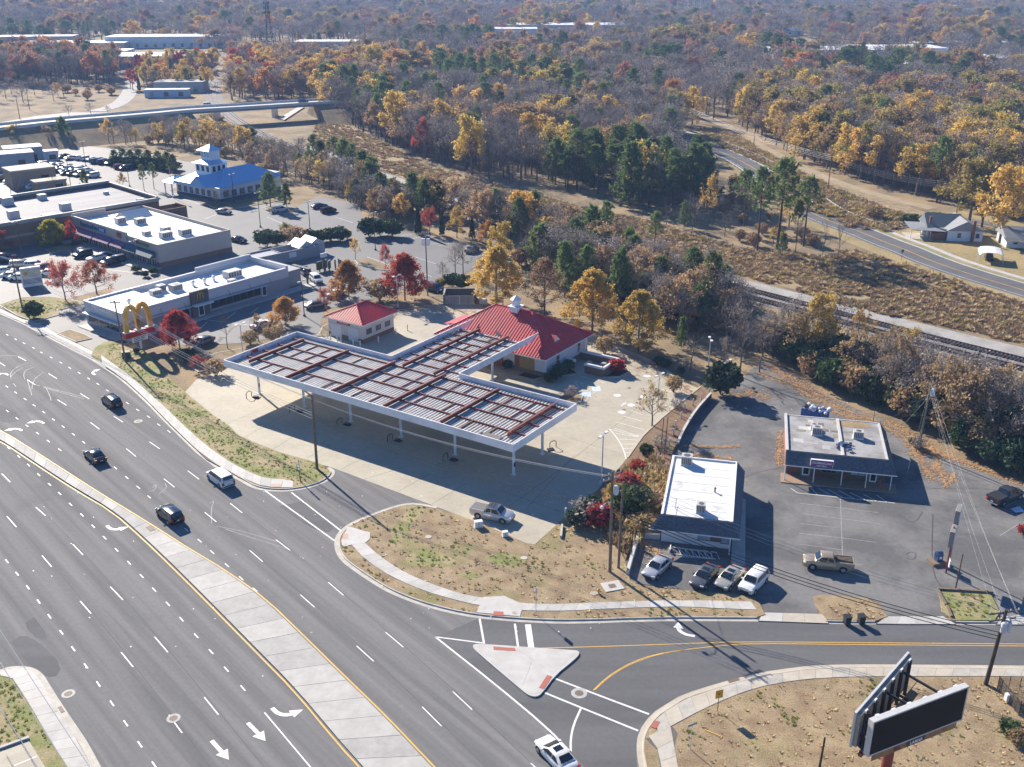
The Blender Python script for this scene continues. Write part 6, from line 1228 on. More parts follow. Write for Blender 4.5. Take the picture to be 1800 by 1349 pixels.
for k, (p, lab) in enumerate((((251.07,960.63),'white house roof in the wood left of the warehouse row'),((232.66,975.27),'pale house among the far trees'),((223.72,823.92),'small white gabled house by the warehouse row'),((492.2,1493.93),'tiny house high on the right skyline'),((-467.02,1055.51),'pale house at the far left edge'),((252.76,1203.26),'tiny house among yellow trees on the skyline'),((302.81,887.19),'low house roof behind the warehouse row'))):
    far_block(p, .2*(k%3), 16, 10, 4, WALLW, HR2, lab, 'far_house', gable=2.5)
t = far_block((-147.88,317.43), math.radians(40), 13, 9, 5, mat('tan_brick', (.35,.25,.15), .85, .08, 2), WALLT, 'tan drive-through kiosk building in the left parking lot', 'kiosk')
far_block((-167.79,343.81), math.radians(30), 16, 8, 5, WALLG, WALLG, 'grey box building at the left edge behind the bare trees', 'kiosk'); far_block((-168.18,356.4), math.radians(30), 12, 8, 5, WALLG, WALLG, 'dark grey box building behind the bare trees', 'kiosk')
far_block((-140.26,311.41), math.radians(40), 9, 5, 2.6, mat('tan_brick', (0,0,0)), WALLT, 'low tan wing beside the drive-through kiosk', 'kiosk')
far_block((-162.55,360.79), math.radians(30), 8, 4, 3, WALLW, ROOFWHITE, 'small white trailer at the back of the left lot', 'trailer')

# ================================================================ vehicles
TYRE = mat('tyre', (.02,.02,.021), .85, .1, 5); RIMM = mat('rim_alloy', (.42,.42,.43), .35, .05, 3, metal=.6); CGLASS = mat('car_glass', (.012,.016,.022), .06, .05, 1, spec=1.0)
TAIL = mat('tail_red', (.45,.02,.015), .3, .05, 3); HEAD = mat('head_clear', (.7,.72,.74), .15, .05, 3); DARKP = mat('dark_plastic', (.02,.02,.022), .6, .1, 3); PLATE = mat('plate', (.6,.62,.65), .5, .05, 3)
def paint(name, rgb, rough=.28, metal=.25): return mat('paint_'+name, rgb, rough, .03, 1, coat=.6, metal=metal)
CARS = dict(
 sedan=dict(L=4.8,W=1.8,H=1.45,hood=.93,belt=.98,deck=1.05,xs=(-1.78,-1.0,.3,1.2),rw=.76),
 suv=dict(L=4.6,W=1.84,H=1.68,hood=1.05,belt=1.1,deck=1.1,xs=(-2.22,-1.95,.55,1.3),rw=.80),
 van=dict(L=5.0,W=1.92,H=1.75,hood=1.05,belt=1.1,deck=1.1,xs=(-2.42,-2.15,.85,1.75),rw=.82),
 pickup=dict(L=5.6,W=1.9,H=1.78,hood=1.12,belt=1.15,deck=1.12,xs=(-.75,-.45,.85,1.5),rw=.80))
def car_parts(kind, simple=False):
    c = CARS[kind]; L, W, H = c['L'], c['W'], c['H']; hb = L/2; parts = []
    x0, x1, x2, x3 = c['xs']   # rear base, rear top, front top, front base
    st = [(-hb,.55,.80,.72),(-hb+.06,.90,.42,.88) , (-hb+.35,c['deck'],.26,.96),(x0,c['deck'] if kind!='pickup' else c['deck'],.22,1.0),((x0+x3)/2,c['belt'],.2,1.0),(x3-.02,c['belt']-.0,.2,1.0),(x3+.25,(c['belt']+c['hood'])/2+.02,.22,1.0),(hb-.35,c['hood']-.06,.26,.96),(hb-.08,c['hood']-.2,.36,.86),(hb,.62,.5,.76)]
    if kind in ('suv','van'): st[1] = (-hb+.04,c['deck']-.05,.36,.9)
    m = MB(); rows = []
    for x, zt, zb, wf in st:
        w = W/2*wf
        half = [(w*.9,zb),(w*.99,zb+.16),(w,(zb+zt)/2+.05),(w*.97,zt-.12),(w*.88,zt-.02),(w*.5,zt+.02)]
        ring = [(x,y,z) for y, z in half]+[(x,0,zt+.03)]+[(x,-y,z) for y, z in half[::-1]]
        rows.append(ring)
    k = len(rows[0]); vs = [p for r in rows for p in r]
    fs = [(i*k+j,i*k+j+1,(i+1)*k+j+1,(i+1)*k+j) for i in range(len(rows)-1) for j in range(k-1)]
    fs += [(i*k+k-1,i*k,(i+1)*k,(i+1)*k+k-1) for i in range(len(rows)-1)]
    fs += [tuple(range(k-1,-1,-1)), tuple(range((len(rows)-1)*k,len(rows)*k))]
    if kind == 'pickup':   # open bed behind the cab
        m.add(vs, fs)
        m2 = MB(); bz = c['deck']+.02; bx0, bx1 = -hb+.05, x0-.05; w = W/2
        m.box(bx0,bx1,w*.84,w*.99,.75,bz+.14); m.box(bx0,bx1,-w*.99,-w*.84,.75,bz+.14); m.box(bx0-.03,bx0+.08,-w*.9,w*.9,.6,bz+.14)
    else: m.add(vs, fs)
    wb, wt = W/2*.93, W/2*c['rw']; zb = c['belt']-.03
    zr = c['deck']-.02 if kind == 'sedan' else zb
    gv = [(x0,wb*.94,zr),(x1,wt,H-.06),(x1,wt*.86,H),(x2,wt,H-.06),(x2,wt*.86,H),(x3,wb*.94,zb),((x0+x3)/2,wb,zb)]
    def gring(x, wB, wT, zB, zT): return [(x,wB,zB),(x,wT,zT-.05),(x,wT*.86,zT),(x,0,zT+.025),(x,-wT*.86,zT),(x,-wT,zT-.05),(x,-wB,zB)]
    g = [gring(x0,wb*.95,wb*.93,zr,zr+.06),gring(x1,wb,wt,zb,H),gring((x1+x2)/2,wb,wt,zb,H+.02),gring(x2,wb,wt,zb,H-.02),gring(x3,wb*.97,wb*.93,zb,zb+.06)]
    k = 7; vs = [p for r in g for p in r]; m.add(vs, [(i*k+j,i*k+j+1,(i+1)*k+j+1,(i+1)*k+j) for i in range(4) for j in range(k-1)])
    parts.append(('body', m.mesh('body', [paint('x', (.5,.5,.5))], smooth=38), 'PAINT', None))
    def lerp(a, b, t): return tuple(a[i]+(b[i]-a[i])*t for i in range(3))
    def patch(name, q, off, mt, inset=(.06,.06,.1,.1)):
        q = [Vector(p) for p in q]; n = (q[1]-q[0]).cross(q[3]-q[0]).normalized()*off
        l, r, b, t = inset
        P = lambda u, v: q[0].lerp(q[1],u).lerp(q[3].lerp(q[2],u),v)+n
        m = MB(); m.add([P(l,b),P(1-r,b),P(1-r,1-t),P(l,1-t)],[(0,1,2,3)]); parts.append((name, m.mesh(name, [mt]), None, None))
    patch('windscreen', [(x3,-wb*.95,zb+.08),(x3,wb*.95,zb+.08),(x2,wt*.9,H),(x2,-wt*.9,H)], .03, CGLASS, (.05,.05,.1,.08))
    patch('rear_window', [(x0,wb*.94,zr+.08),(x0,-wb*.94,zr+.08),(x1,-wt*.9,H+.02),(x1,wt*.9,H+.02)], .03, CGLASS, (.07,.07,.16,.08))
    zs = zb+.05; zt = H-.1
    for s in (1,-1):
        A = [(x3-.12,s*wb*.97,zs),(x2-.05,s*(wt+.012),zt)]; 
        mid = (x1+x2)/2-.05
        def side(name, xa_b, xb_b, xa_t, xb_t):
            yb, yt = wb+.015, wt+.03
            q = [(xa_b,s*yb,zs),(xb_b,s*yb,zs),(xb_t,s*yt,zt),(xa_t,s*yt,zt)]
            m = MB(); m.add(q,[(0,1,2,3) if s < 0 else (3,2,1,0)]); parts.append((name, m.mesh(name,[CGLASS]), None, None))
        side('side_window', mid+.05, x3-.18, mid+.02, x2-.0)
        if kind != 'pickup': side('side_window', (x0+.38 if kind=='sedan' else x0+.95), mid-.05, (x1+.12 if kind=='sedan' else x1+.9), mid-.07)
        else: side('side_window', x0+.12, mid-.05, x1+.05, mid-.06)
        if kind in ('suv','van'): side('side_window', x0+.28, x0+.86, x1+.12, x1+.8)
    if simple:
        for xw in (-hb*.62, hb*.62):
            for s in (1,-1):
                m = MB(); m.tube((xw,s*(W/2-.2),.32),(xw,s*(W/2+.01),.32),.32,.32,12); parts.append(('wheel', m.mesh('wheel',[TYRE]), None, None))
        return parts
    wr = .33 if kind != 'pickup' else .39
    for xw in (-hb*(.60 if kind!='pickup' else .58), hb*(.64 if kind!='pickup' else .62)):
        for s in (1,-1):
            m = MB(); n = 14
            ar = [(xw+(wr+.1)*math.cos(PI*i/10), s*(W/2+.002), wr+(wr+.1)*math.sin(PI*i/10)) for i in range(11)]+[(xw-(wr+.1),s*(W/2+.002),.24),(xw+(wr+.1),s*(W/2+.002),.24)]
            m.add(ar,[tuple(range(13)) if s < 0 else tuple(range(12,-1,-1))]); parts.append(('wheel_arch', m.mesh('wheel_arch',[DARKP]), None, None))
            m = MB(); m.tube((xw,s*(W/2-.22),wr),(xw,s*(W/2+.03),wr),wr,wr,18); tm = m.mesh('wheel',[TYRE],smooth=50)
            m = MB(); m.tube((xw,s*(W/2+.02),wr),(xw,s*(W/2+.045),wr),wr*.66,wr*.6,12)
            for i in range(5): a = i*2*PI/5; m.bar((xw,s*(W/2+.05),wr),(xw+wr*.6*math.cos(a),s*(W/2+.05),wr+wr*.6*math.sin(a)),.05,.02)
            parts.append(('wheel', tm, None, ('rim', m.mesh('rim',[RIMM]))))
    tz = .95 if kind != 'pickup' else 1.0
    for s in (1,-1):
        m = MB(); m.obox((-hb+.09,s*(W/2*.80),tz-.12),(.2,.3,.2 if kind=='sedan' else .34),-s*.35); parts.append(('tail_light', m.mesh('tail_light',[TAIL]), None, None))
        m = MB(); m.obox((hb-.22,s*(W/2*.72),c['hood']-.24),(.3,.38,.16),s*.5,.15); parts.append(('headlight', m.mesh('headlight',[HEAD]), None, None))
        m = MB(); m.obox((x3-.35,s*(W/2+.06),c['belt']+.06),(.16,.22,.16)); parts.append(('mirror', m.mesh('mirror',[paint('x',(.5,.5,.5))]), 'PAINT', None))
    m = MB(); m.box(hb-.04,hb+.015,-.5,.5,.42,.62); parts.append(('grille', m.mesh('grille',[DARKP]), None, None))
    m = MB(); m.box(-hb-.03,-hb+.05,-W*.42,W*.42,.4,.52); parts.append(('bumper', m.mesh('bumper',[DARKP if kind!='pickup' else FRM]), None, None))
    m = MB(); m.box(-hb-.04,-hb+.0,-.17,.17,.62,.76); parts.append(('number_plate', m.mesh('number_plate',[PLATE]), None, None))
    if kind == 'pickup':
        bx0, bx1 = -hb+.1, x0-.06; w = W/2
        m = MB(); m.box(bx0,bx1,-w*.83,w*.83,c['deck']+.055,c['deck']+.075); parts.append(('bed_floor', m.mesh('bed_floor',[mat('bed_liner',(.03,.032,.036),.8,.15,3)]), None, None))
    return parts
PARTC = {}
def vehicle(kind, name, label, loc, rz, pmat, group=None, simple=False, extra=None, cat=None):
    key = (kind, simple)
    if key not in PARTC: PARTC[key] = car_parts(kind, simple)
    t = thing(name, label, cat or {'pickup':'pickup truck','suv':'SUV','van':'minivan','sedan':'car'}[kind], (loc[0],loc[1],loc[2] if len(loc)>2 else .02), rz, group)
    for nm, me, pm, sub in PARTC[key]:
        o = D.objects.new(nm, me); link(o, t)
        if pm: o.material_slots[0].link = 'OBJECT'; o.material_slots[0].material = pmat
        if sub: r = D.objects.new(sub[0], sub[1]); link(r, o)
    if extra: extra(t)
    return t
PW = paint('white', (.72,.72,.72), .3, 0); PK = paint('black', (.012,.012,.014), .2, .1); PS = paint('silver', (.58,.58,.58), .3, .5); PG = paint('gunmetal', (.16,.16,.165), .3, .5); PT = paint('tan', (.42,.33,.22), .3, .4); PB = paint('beige', (.5,.47,.4), .3, .4); PR_ = paint('maroon', (.16,.02,.02), .3, .2); PN = paint('navy', (.03,.06,.13), .3, .3)
def sunroof(t):
    m = MB(); m.box(-.5,.1,-.4,.4,1.48,1.505); m.build('sunroof', CGLASS, t)
def rails(t):
    for s in (1,-1): m = MB(); m.bar((-1.7,s*.62,1.74),(.4,s*.62,1.74),.05); m.build('roof_rail', DARKP, t)
def rack(t):
    for k in range(4): m = MB(); m.bar((-.45+k*.33,-.75,1.88),(-.45+k*.33,.75,1.88),.07); m.build('rack_bar', DARKP, t)
    m = MB(); m.box(-2.7,-.85,-.78,.78,1.2,1.27); m.build('bed_cover', mat('bed_cover_grey',(.14,.14,.14),.7,.1,3), t)
LA = -0.8425
vehicle('suv','black_suv','black SUV driving away, nearest the kerb lane at upper left',(-62.81,147.48),LA+PI,PK,extra=rails)
vehicle('sedan','black_sedan','black sedan driving away beside the left-turn lane',(-58.21,128.36),LA+PI,PK)
vehicle('suv','black_hatchback','small black hatchback driving away next to the median',(-42.7,111.89),LA+PI+.03,PK)
vehicle('van','white_minivan','white minivan driving away next to the sidewalk kerb',(-38.93,121.58),LA+PI,PW,extra=rails)
vehicle('sedan','white_sedan','white sedan with dark sunroof at the bottom edge',(3.86,69.97),2.1324,PW,extra=sunroof)
vehicle('pickup','silver_pickup','silver pickup with roof bars parked at the forecourt edge',(*(-2.42,112.03),.02),-0.4085,PS,extra=rack)
GP = 'cars parked in front of the white shop'
for p, q, lab, pm, ex, kd in (((16.54,99.87),-2.2004,'silver sedan parked alone at the left of the white shop row',PS,None,'sedan'),((21.6,98.01),-2.1801,'gunmetal sedan with sunroof, left of the close-parked trio',PG,sunroof,'sedan'),((24.35,97.67),-2.2474,'beige sedan with sunroof in the middle of the parked trio',PB,sunroof,'sedan'),((26.85,96.88),-2.2323,'white small SUV at the right end of the parked trio',PW,None,'suv')):
    vehicle(kd, 'parked_'+('suv' if kd=='suv' else 'sedan'), lab, p, q, pm, GP, extra=ex)
def bedstuff(t):
    for k in range(3): m = MB(); m.bar((-2.6,-.4+k*.35,1.3),(-.9,-.3+k*.2,1.34),.12,.06); m.build('bed_plank', mat('weathered_timber',(0,0,0)), t)
vehicle('pickup','tan_pickup','tan extended-cab pickup parked across the worn lot',(36.18,100.7),2.9506,PT,extra=bedstuff)
vehicle('pickup','dark_pickup','dark grey pickup with bed cover at the right edge of the lot',(63.61,116.57),0.5433,paint('charcoal',(.06,.06,.062),.3,.3),extra=lambda t: (MB().box(-2.7,-.85,-.8,.8,1.2,1.27).build('bed_cover', DARKP, t)))
for p, a, lab, pm, kd in (((-56.18,174.96),-2.0977,'grey sedan parked under the red maple by the arch sign',PG,'sedan'),((-39.41,196.56),0.6766,'grey sedan parked left of the car wash',PG,'sedan'),((-42.57,214.44),-1.0864,'white SUV in the drive-through lane',PW,'suv'),((-46.2,220.61),2.0650,'dark car ahead in the drive-through lane',PN,'suv'),((-47.65,184.38),1.0324,'white car behind the orange trees',PW,'sedan'),((-36.73,204.17),0.8305,'white car behind the yellow maple',PW,'sedan'),((-16.24,207.76),-0.6370,'dark blue car behind the red maple',PN,'suv'),
      ((-79.66,279.99),-0.4500,'tan sedan crossing the open lot',PB,'sedan'),((-64.52,282.09),0.7714,'silver SUV parked under the pines',PS,'suv'),((-50.93,281.39),0.7491,'black SUV parked at the back of the open lot',PK,'suv'),((-54.45,287.11),0.6555,'dark car glinting in the sun beside the black SUV',PN,'sedan'),((-67.87,248.79),-0.5862,'dark car beside the shop block corner',PK,'sedan'),
      ((-9.57,239.57),1.0603,'grey car half hidden by bare trees',PG,'sedan')):
    vehicle(kd, 'parked_car', lab, p, a, pm)
names9 = ['first','second','third','fourth','fifth','sixth','seventh','eighth','ninth','tenth','eleventh']
GL_ = 'cars parked by the road at the far left'
for k, (p, pm, kd, a) in enumerate((((-111.86,226.15),PB,'van',.15),((-108.54,225.68),PW,'suv',.15),((-112.96,220.61),PW,'suv',.15),((-110.03,217.49),PW,'sedan',.15),((-107.69,216.17),PW,'sedan',.15),((-105.23,223.35),PR_,'suv',.15),((-102.43,219.71),PW,'sedan',.1),((-118.1,232.44),PR_,'suv',.2),((-118.17,229.98),PK,'sedan',.2))):
    vehicle(kd,'parked_car','%s car of the cluster parked left of the two red maples' % names9[k],p,a,pm,GL_,True)
for k, (p, pm, kd) in enumerate((((-101.25,234.94),PK,'suv'),((-96.91,231.95),PW,'sedan'),((-96.13,233.44),PN,'sedan'),((-92.48,228.53),PK,'suv'),((-91.56,229.98),PN,'suv'))):
    vehicle(kd,'parked_car','%s car in the row below the purple awnings' % names9[k],p,sa_+PI,pm,'cars below the awnings',True)
rc = random.Random(12); pal = [PW,PW,PS,PS,PG,PK,PN,PR_,PB]
spots = [(-160.4,351.1),(-158.1,350.0),(-155.8,349.0),(-153.5,347.9),(-151.3,346.9),(-149.0,345.9),(-146.8,344.8),(-144.6,343.8),(-153.9,347.9),(-151.8,346.7),(-149.7,345.5),(-147.6,344.3),(-145.6,343.1),(-143.5,342.0),(-141.5,340.8),(-150.0,340.8),(-147.4,339.6),(-144.9,338.4),(-142.4,337.2),(-139.9,336.1),(-137.4,334.9),(-146.0,336.8),(-143.1,335.4),(-140.4,333.9),(-159.5,367.6),(-155.5,364.2),(-152.1,364.2),(-149.5,362.8),(-146.8,361.5),(-144.2,360.1),(-141.6,358.8),(-139.1,357.5),(-144.0,357.5),(-140.8,355.9),(-137.7,354.2),(-132.0,346.9),(-129.3,344.8),(-135.7,332.0),(-191.1,386.9),(-187.8,384.3),(-184.6,381.9),(-185.0,374.6),(-182.3,372.2),(-163.2,326.4),(-157.9,322.8),(-146.9,314.0),(-143.0,312.3),(-152.7,319.2),(-149.8,317.4)]
def nth(k): return '%d%s' % (k+1, 'th' if 3 < (k+1)%100 < 21 else {1:'st',2:'nd',3:'rd'}.get((k+1)%10,'th'))
spots.sort(key=lambda p: p[0]/p[1])
for k, p in enumerate(spots):
    vehicle(rc.choice(['sedan','sedan','suv','van']),'parked_car','%s car from the left in the crowded distant left parking lot' % nth(k),(p[0],p[1],.02),math.radians(52)+rc.choice([0,PI])+rc.uniform(-.05,.05),rc.choice(pal),'cars in the distant left parking lot',True)
for k, (p, a, lab, pm) in enumerate((((-131.12,454.32),0.4459,'white car crossing the overpass',PW),((-92.31,465.98),0.5305,'dark car at the right end of the overpass',PN),((-79.78,474.08),0.2721,'dark pickup leaving the overpass',PK))):
    vehicle('suv','overpass_car',lab,(p[0],p[1],7.0),a,pm,'cars on the overpass',True)
for k, p in enumerate(((-253.07,869.02),(-177.2,881.05),(-135.23,881.05),(-304.23,813.35),(-288.42,792.97),(-144.56,881.05))):
    vehicle('suv','distant_car','distant car on the highway behind the mast, %s from the left' % names9[k],(p[0],p[1],.1),.1,rc.choice(pal),'cars on the distant highway',True)
vehicle('sedan','carport_car','dark car parked under the white arched carport',(*(111.67,232.94),.02),1.2,PK,None,True); vehicle('suv','carport_car','car parked under the carport of the white house',(*(105.53,256.86),.1),1.3,PW,None,True)

# ================================================================ poles, wires, signs, fences
WOOD = mat('pole_wood', (.22,.165,.12), .85, .18, 4, rgb2=(.15,.11,.08), mix=(.4,.6), scale2=1.5)
WOODD = mat('pole_wood_dark', (.07,.05,.04), .85, .18, 4)
GALV = mat('galvanised', (.55,.57,.6), .45, .06, 3)
INS = mat('insulator', (.5,.5,.52), .4, .05, 3)
def pole(label, p, h, lean=(0,0), r=.17, mt=None, arms=(), transformers=0, rz=0, lamp=False, name='utility_pole'):
    t = thing(name, label, 'utility pole', (p[0],p[1],.02), rz)
    m = MB(); m.tube((0,0,-.2),(lean[0],lean[1],h),r,r*.66,10); m.build('shaft', mt or WOOD, t, smooth=50)
    for z, L in arms:
        f = z/h; c = Vector((lean[0]*f,lean[1]*f,z)); m = MB(); m.bar(c+Vector((-L/2,.14,0)),c+Vector((L/2,.14,0)),.11,.13); m.build('crossarm', mt or WOOD, t)
        for s in (-.46,-.16,.2,.46):
            m = MB(); m.lathe([(.05,.06),(.08,.12),(.05,.2),(.07,.26),(0,.3)],8,(c.x+s*L,c.y+.14,z)); m.build('insulator', INS, t)
    for k in range(transformers):
        a = -.4+k*1.3; z = h*.82; f = z/h; cx_, cy_ = lean[0]*f+.45*math.cos(a), lean[1]*f-.45*abs(math.sin(a))-.1*k
        m = MB(); m.lathe([(0,-.55),(.26,-.55),(.28,-.5),(.28,.4),(.2,.5),(0,.52)],12,(cx_,cy_,z)); tr = m.build('transformer', GALV, t, smooth=40)
        m = MB(); m.lathe([(.05,.5),(.07,.6),(.03,.75),(0,.76)],6,(cx_+.1,cy_,z)); m.build('bushing', INS, tr)
    if lamp:
        z = h*.7; m = MB(); m.path([(0,0,z),(-.9,-.2,z+.3),(-1.6,-.35,z+.15)],.04,6); ar = m.build('lamp_arm', GALV, t); m = MB(); m.lathe([(0,.1),(.16,.08),(.24,-.15),(.1,-.3),(0,-.32)],10,(-1.65,-.36,z+.05)); m.build('lamp_head', TRIM, ar)
    return t
PA, PB_, PC, PD, PD2, PE, PF = (-97.88,195.09), (-67.15,166.06), (-26.68,125.24), (11.14,99.63), (12.19,100.46), (45.47,79.99), (57.92,131.25)
lineA = -0.7899
pole('wooden utility pole at the upper left road edge', PA, 10.6, (-.3,.2), arms=((10.3,2.2),), rz=0)
pole('wooden utility pole with grey box beside the arch sign', PB_, 11.2, (-.3,0), arms=((10.8,1.8),))
pole('weathered utility pole on the verge in front of the canopy', PC, 11.2, (.1,0), r=.2, arms=())
pole('taller of the twin utility poles with crossarms and street lamp', PD, 13.0, (-.2,0), r=.2, arms=((12.5,2.6),(11.9,2.2)), transformers=1, lamp=True, rz=.5)
pole('shorter of the twin utility poles, bare-topped', PD2, 11.2, (.1,0), r=.17)
pole('leaning dark utility pole with crowded crossarms and transformers at the right', PE, 8.7, (.35,-.2), r=.22, mt=WOODD, arms=((8.3,3.2),(7.5,2.8)), transformers=3, rz=.2)
pole('green-grey utility pole with transformer on the weedy island', PF, 11.0, (.15,0), r=.13, mt=mat('pole_green', (.2,.19,.14), .85, .15, 3), transformers=1)
pole('second pole strapped beside the one on the weedy island', (57.24,130.52), 7.5, (.5,.1), r=.08, mt=mat('pole_green', (0,0,0)))
pole('thin pole behind the hair salon', (54.13,139.78), 2.6, (0,0), r=.05, mt=WOODD, name='thin_post')
pole('short wooden stub pole in the foreground lawn', (26.45,68.95), 3.4, (.1,0), r=.12, mt=WOODD, name='stub_pole')
pole('rusty post at the corner of the green island', (49.07,96.2), 4.6, (.1,0), r=.09, mt=mat('rusty_post', (.12,.075,.05), .8, .2, 3), name='stub_pole')
pole('left of the two thin dark posts by the retaining wall', (13.88,102.28), 4.3, (0,0), r=.06, mt=WOODD, name='thin_post'); pole('right of the two thin dark posts by the retaining wall', (14.8,101.67), 4.3, (0,0), r=.06, mt=WOODD, name='thin_post')
pole('yellow marker post in the weeds', (13.02,103.51), 1.8, (0,0), r=.07, mt=P_YELLOW, name='marker_post')
pole('bare grey pole among the planting below the shop', (20.75,128.9), 6.2, (.2,0), r=.09, name='thin_post'); pole('second bare grey pole among the planting below the shop', (21.23,128.36), 6.6, (.2,0), r=.09, name='thin_post')
for k, (b, h, lab) in enumerate((((96.34,311.41), 11, 'utility pole beside the dirt track at the wood edge'), ((92.23,395.9), 10, 'far utility pole at the bend of the dirt track'), ((120.61,274.53), 10, 'utility pole beside the big oaks by the house'), ((-202.06,587.98), 11, 'distant pole by the left approach road'),((-228.27,497.44), 11, 'distant pole left of the bare shrubs'),((-218.44,465.04), 10, 'distant lamp pole at the left field'))):
    pole(lab, b, h, r=.16, arms=((h-.5,2.2),))
def wire(name, label, p, q, sag, r=.028, mt=None, n=14, group=None):
    pts = []
    for i in range(n+1):
        t = i/n; v = Vector(p).lerp(Vector(q), t); v.z -= sag*4*t*(1-t); pts.append(v)
    m = MB(); m.path(pts, r, 4); return tag(m.build(name, mt or WIREM), label, 'wire', group)
WIREM = mat('wire_grey', (.35,.35,.36), .4, .05, 3); WIREK = mat('wire_black', (.02,.02,.02), .5, .05, 3)
def top(P, z, dx=0, dy=0): return (P[0]+dx, P[1]+dy, z)
GW = 'overhead lines along the main road'
for k, (dz, dx) in enumerate(((10.7,-.9),(10.7,.0),(10.6,.9),(8.6,0),(8.2,.1),(7.7,.1))):
    lab = ('top left','top middle','top right','upper cable','middle cable','lower cable')[k]
    wire('power_line','%s of the overhead lines from the left edge pole to the arch sign pole' % lab, top(PA,dz-.3,dx), top(PB_,dz,dx*.8), .5, .03, group=GW)
    wire('power_line','%s of the overhead lines from the arch sign pole to the canopy pole' % lab, top(PB_,dz,dx*.8), top(PC,dz-.1,dx*.2), .9, .03, group=GW)
    wire('power_line','%s of the overhead lines from the canopy pole to the twin poles' % lab, top(PC,dz-.1,dx*.2), top(PD,dz+(1.6 if k<3 else 0),dx), 1.3, .028, WIREM if k < 3 else WIREK, group=GW)
    wire('power_line','%s of the overhead lines running off left from the edge pole' % lab, top(PA,dz-.3,dx), (PA[0]-40,PA[1]+28,dz-.3), .6, .03, group=GW)
for k, dz in enumerate((8.8,8.4,8.0)): wire('cable','%s black cable from the twin poles across the lot to the leaning pole' % ('upper','middle','lower')[k], top(PD,dz), top(PE,dz-2.6,.3,-.2), 1.2, .045, WIREK, 20)
for k, dx in enumerate((-1.2,0,1.2)): wire('power_line','%s bare line from the twin poles to the leaning pole' % ('left','middle','right')[k], top(PD,12.6,dx*.8), top(PE,8.5,.35+dx,-.2), 1.4, .016, WIREM, 20)
for k, (dx, z0, z1) in enumerate(((-1.3,10.4,8.5),(.9,10.4,8.5),(1.4,9.2,7.8),(.2,9.0,7.2))): wire('power_line','%s line from the weedy island pole to the leaning pole' % ('leftmost','second','third','lowest')[k], top(PF,z0,.15), top(PE,z1,.4+dx,-.3), .7, .007, mat('wire_pale',(.4,.4,.4),.4,.05,3))
for k in range(4): wire('power_line','%s line leaving the leaning pole to the right' % ('first','second','third','fourth')[k], top(PE,8.4-k*.4,.3+(k-1.5)*.9,-.2), (PE[0]+25,PE[1]+(k*1.5-3),8.6-k*.4), .6, .03, WIREM if k<2 else WIREK)
for k, (a, z) in enumerate((((52.35,121.26),.2),((57.53,119.98),.2))): wire('guy_wire','%s guy wire of the weedy island pole' % ('left','right')[k], top(PF,10.4,.15), (a[0],a[1],z), 0, .007, mat('wire_pale',(0,0,0)))
wire('cable','service cable from the weedy island pole to the brick shop', top(PF,8.6,.1), bsp(12.6,11.8,4.1), .4, .025, WIREM); wire('cable','service cable from the weedy island pole to the thin post', top(PF,8.3,.1), bsp(12.9,5.8,4.0), .4, .025, WIREM)
wire('cable','service cable from the twin poles to the white shop', top(PD2,9.0), wsp(.2,4.5,4.6), .5, .025, WIREK)
m = MB(); m.tube((0,0,0),(0,0,1.4),.05,.05,8); tag(m.build('service_mast', GALV, loc=wsp(1.6,2.2,3.4)), 'thin service mast on the white shop roof', 'mast')
for k, (p, q) in enumerate((((-55.35,87.94),(-26.7,54.45)),((-52.63,82.49),(-28.29,54.45)),((-49.32,75.86),(-28.73,52.47)))): wire('power_line','%s pale line passing the lower left corner' % ('upper','middle','lower')[k], (*p,8.2), (*q,8.2), .25, .03, mat('wire_pale',(0,0,0)))
for k in range(4): wire('power_line','%s long line above the wood edge behind the back road' % ('first','second','third','fourth')[k], (*(70.98,415.8),11-.5*k), (*(96.34,311.41),10.6-.5*k), 1.5, .018, mat('wire_pale',(0,0,0)), 16); wire('power_line','%s line from the track pole to the house oaks' % ('first','second','third','fourth')[k], (*(96.34,311.41),10.6-.5*k), (*(120.61,274.53),9.6-.5*k), 1.5, .018, mat('wire_pale',(0,0,0)), 16)

def lot_light(p, h, label, rz=0, heads=2, mt=None):
    t = thing('lot_light', label, 'light pole', (p[0],p[1],.01), rz, 'parking lot lights')
    m = MB(); m.tube((0,0,0),(0,0,h),.1,.075,10); m.tube((0,0,0),(0,0,.35),.26,.26,12); m.build('shaft', mt or GALV, t, smooth=50)
    for k in range(heads):
        a = PI*k+.4; d = Vector((math.cos(a),math.sin(a),0)); m = MB(); m.bar(d*.05+Vector((0,0,h)),d*.6+Vector((0,0,h+.12)),.06); ar = m.build('arm', mt or GALV, t)
        m = MB(); c = d*.85+Vector((0,0,h+.14)); m.obox(c,(.62,.36,.16),a); m.build('lamp_head', TRIM if mt is None else HVAC, ar)
    return t
BZ_ = mat('bronze_pole', (.07,.055,.045), .5, .1, 2)
lot_light((11.92,121.1), 7.1, 'white twin-head light pole in the forecourt right of the canopy', .6)
lot_light((22.78,146.82), 5.2, 'white light pole behind the bare tree on the right side', .4); lot_light((33.4,162.04), 5.6, 'white light pole at the top right corner of the forecourt', 1.2); lot_light((16.58,180.51), 6.0, 'white light pole behind the store right corner', .2); lot_light((-1.84,196.92), 5.5, 'slim light pole behind the cupola', .2, 1); lot_light((-22.97,196.56), 6.5, 'white light pole between the car wash and the red maple', .5); lot_light((-47.28,168.56), 6.0, 'slim light pole behind the left end of the canopy', .5)
lot_light((34.48,152.55), 5.2, 'light pole half hidden by the dark evergreen', .5)
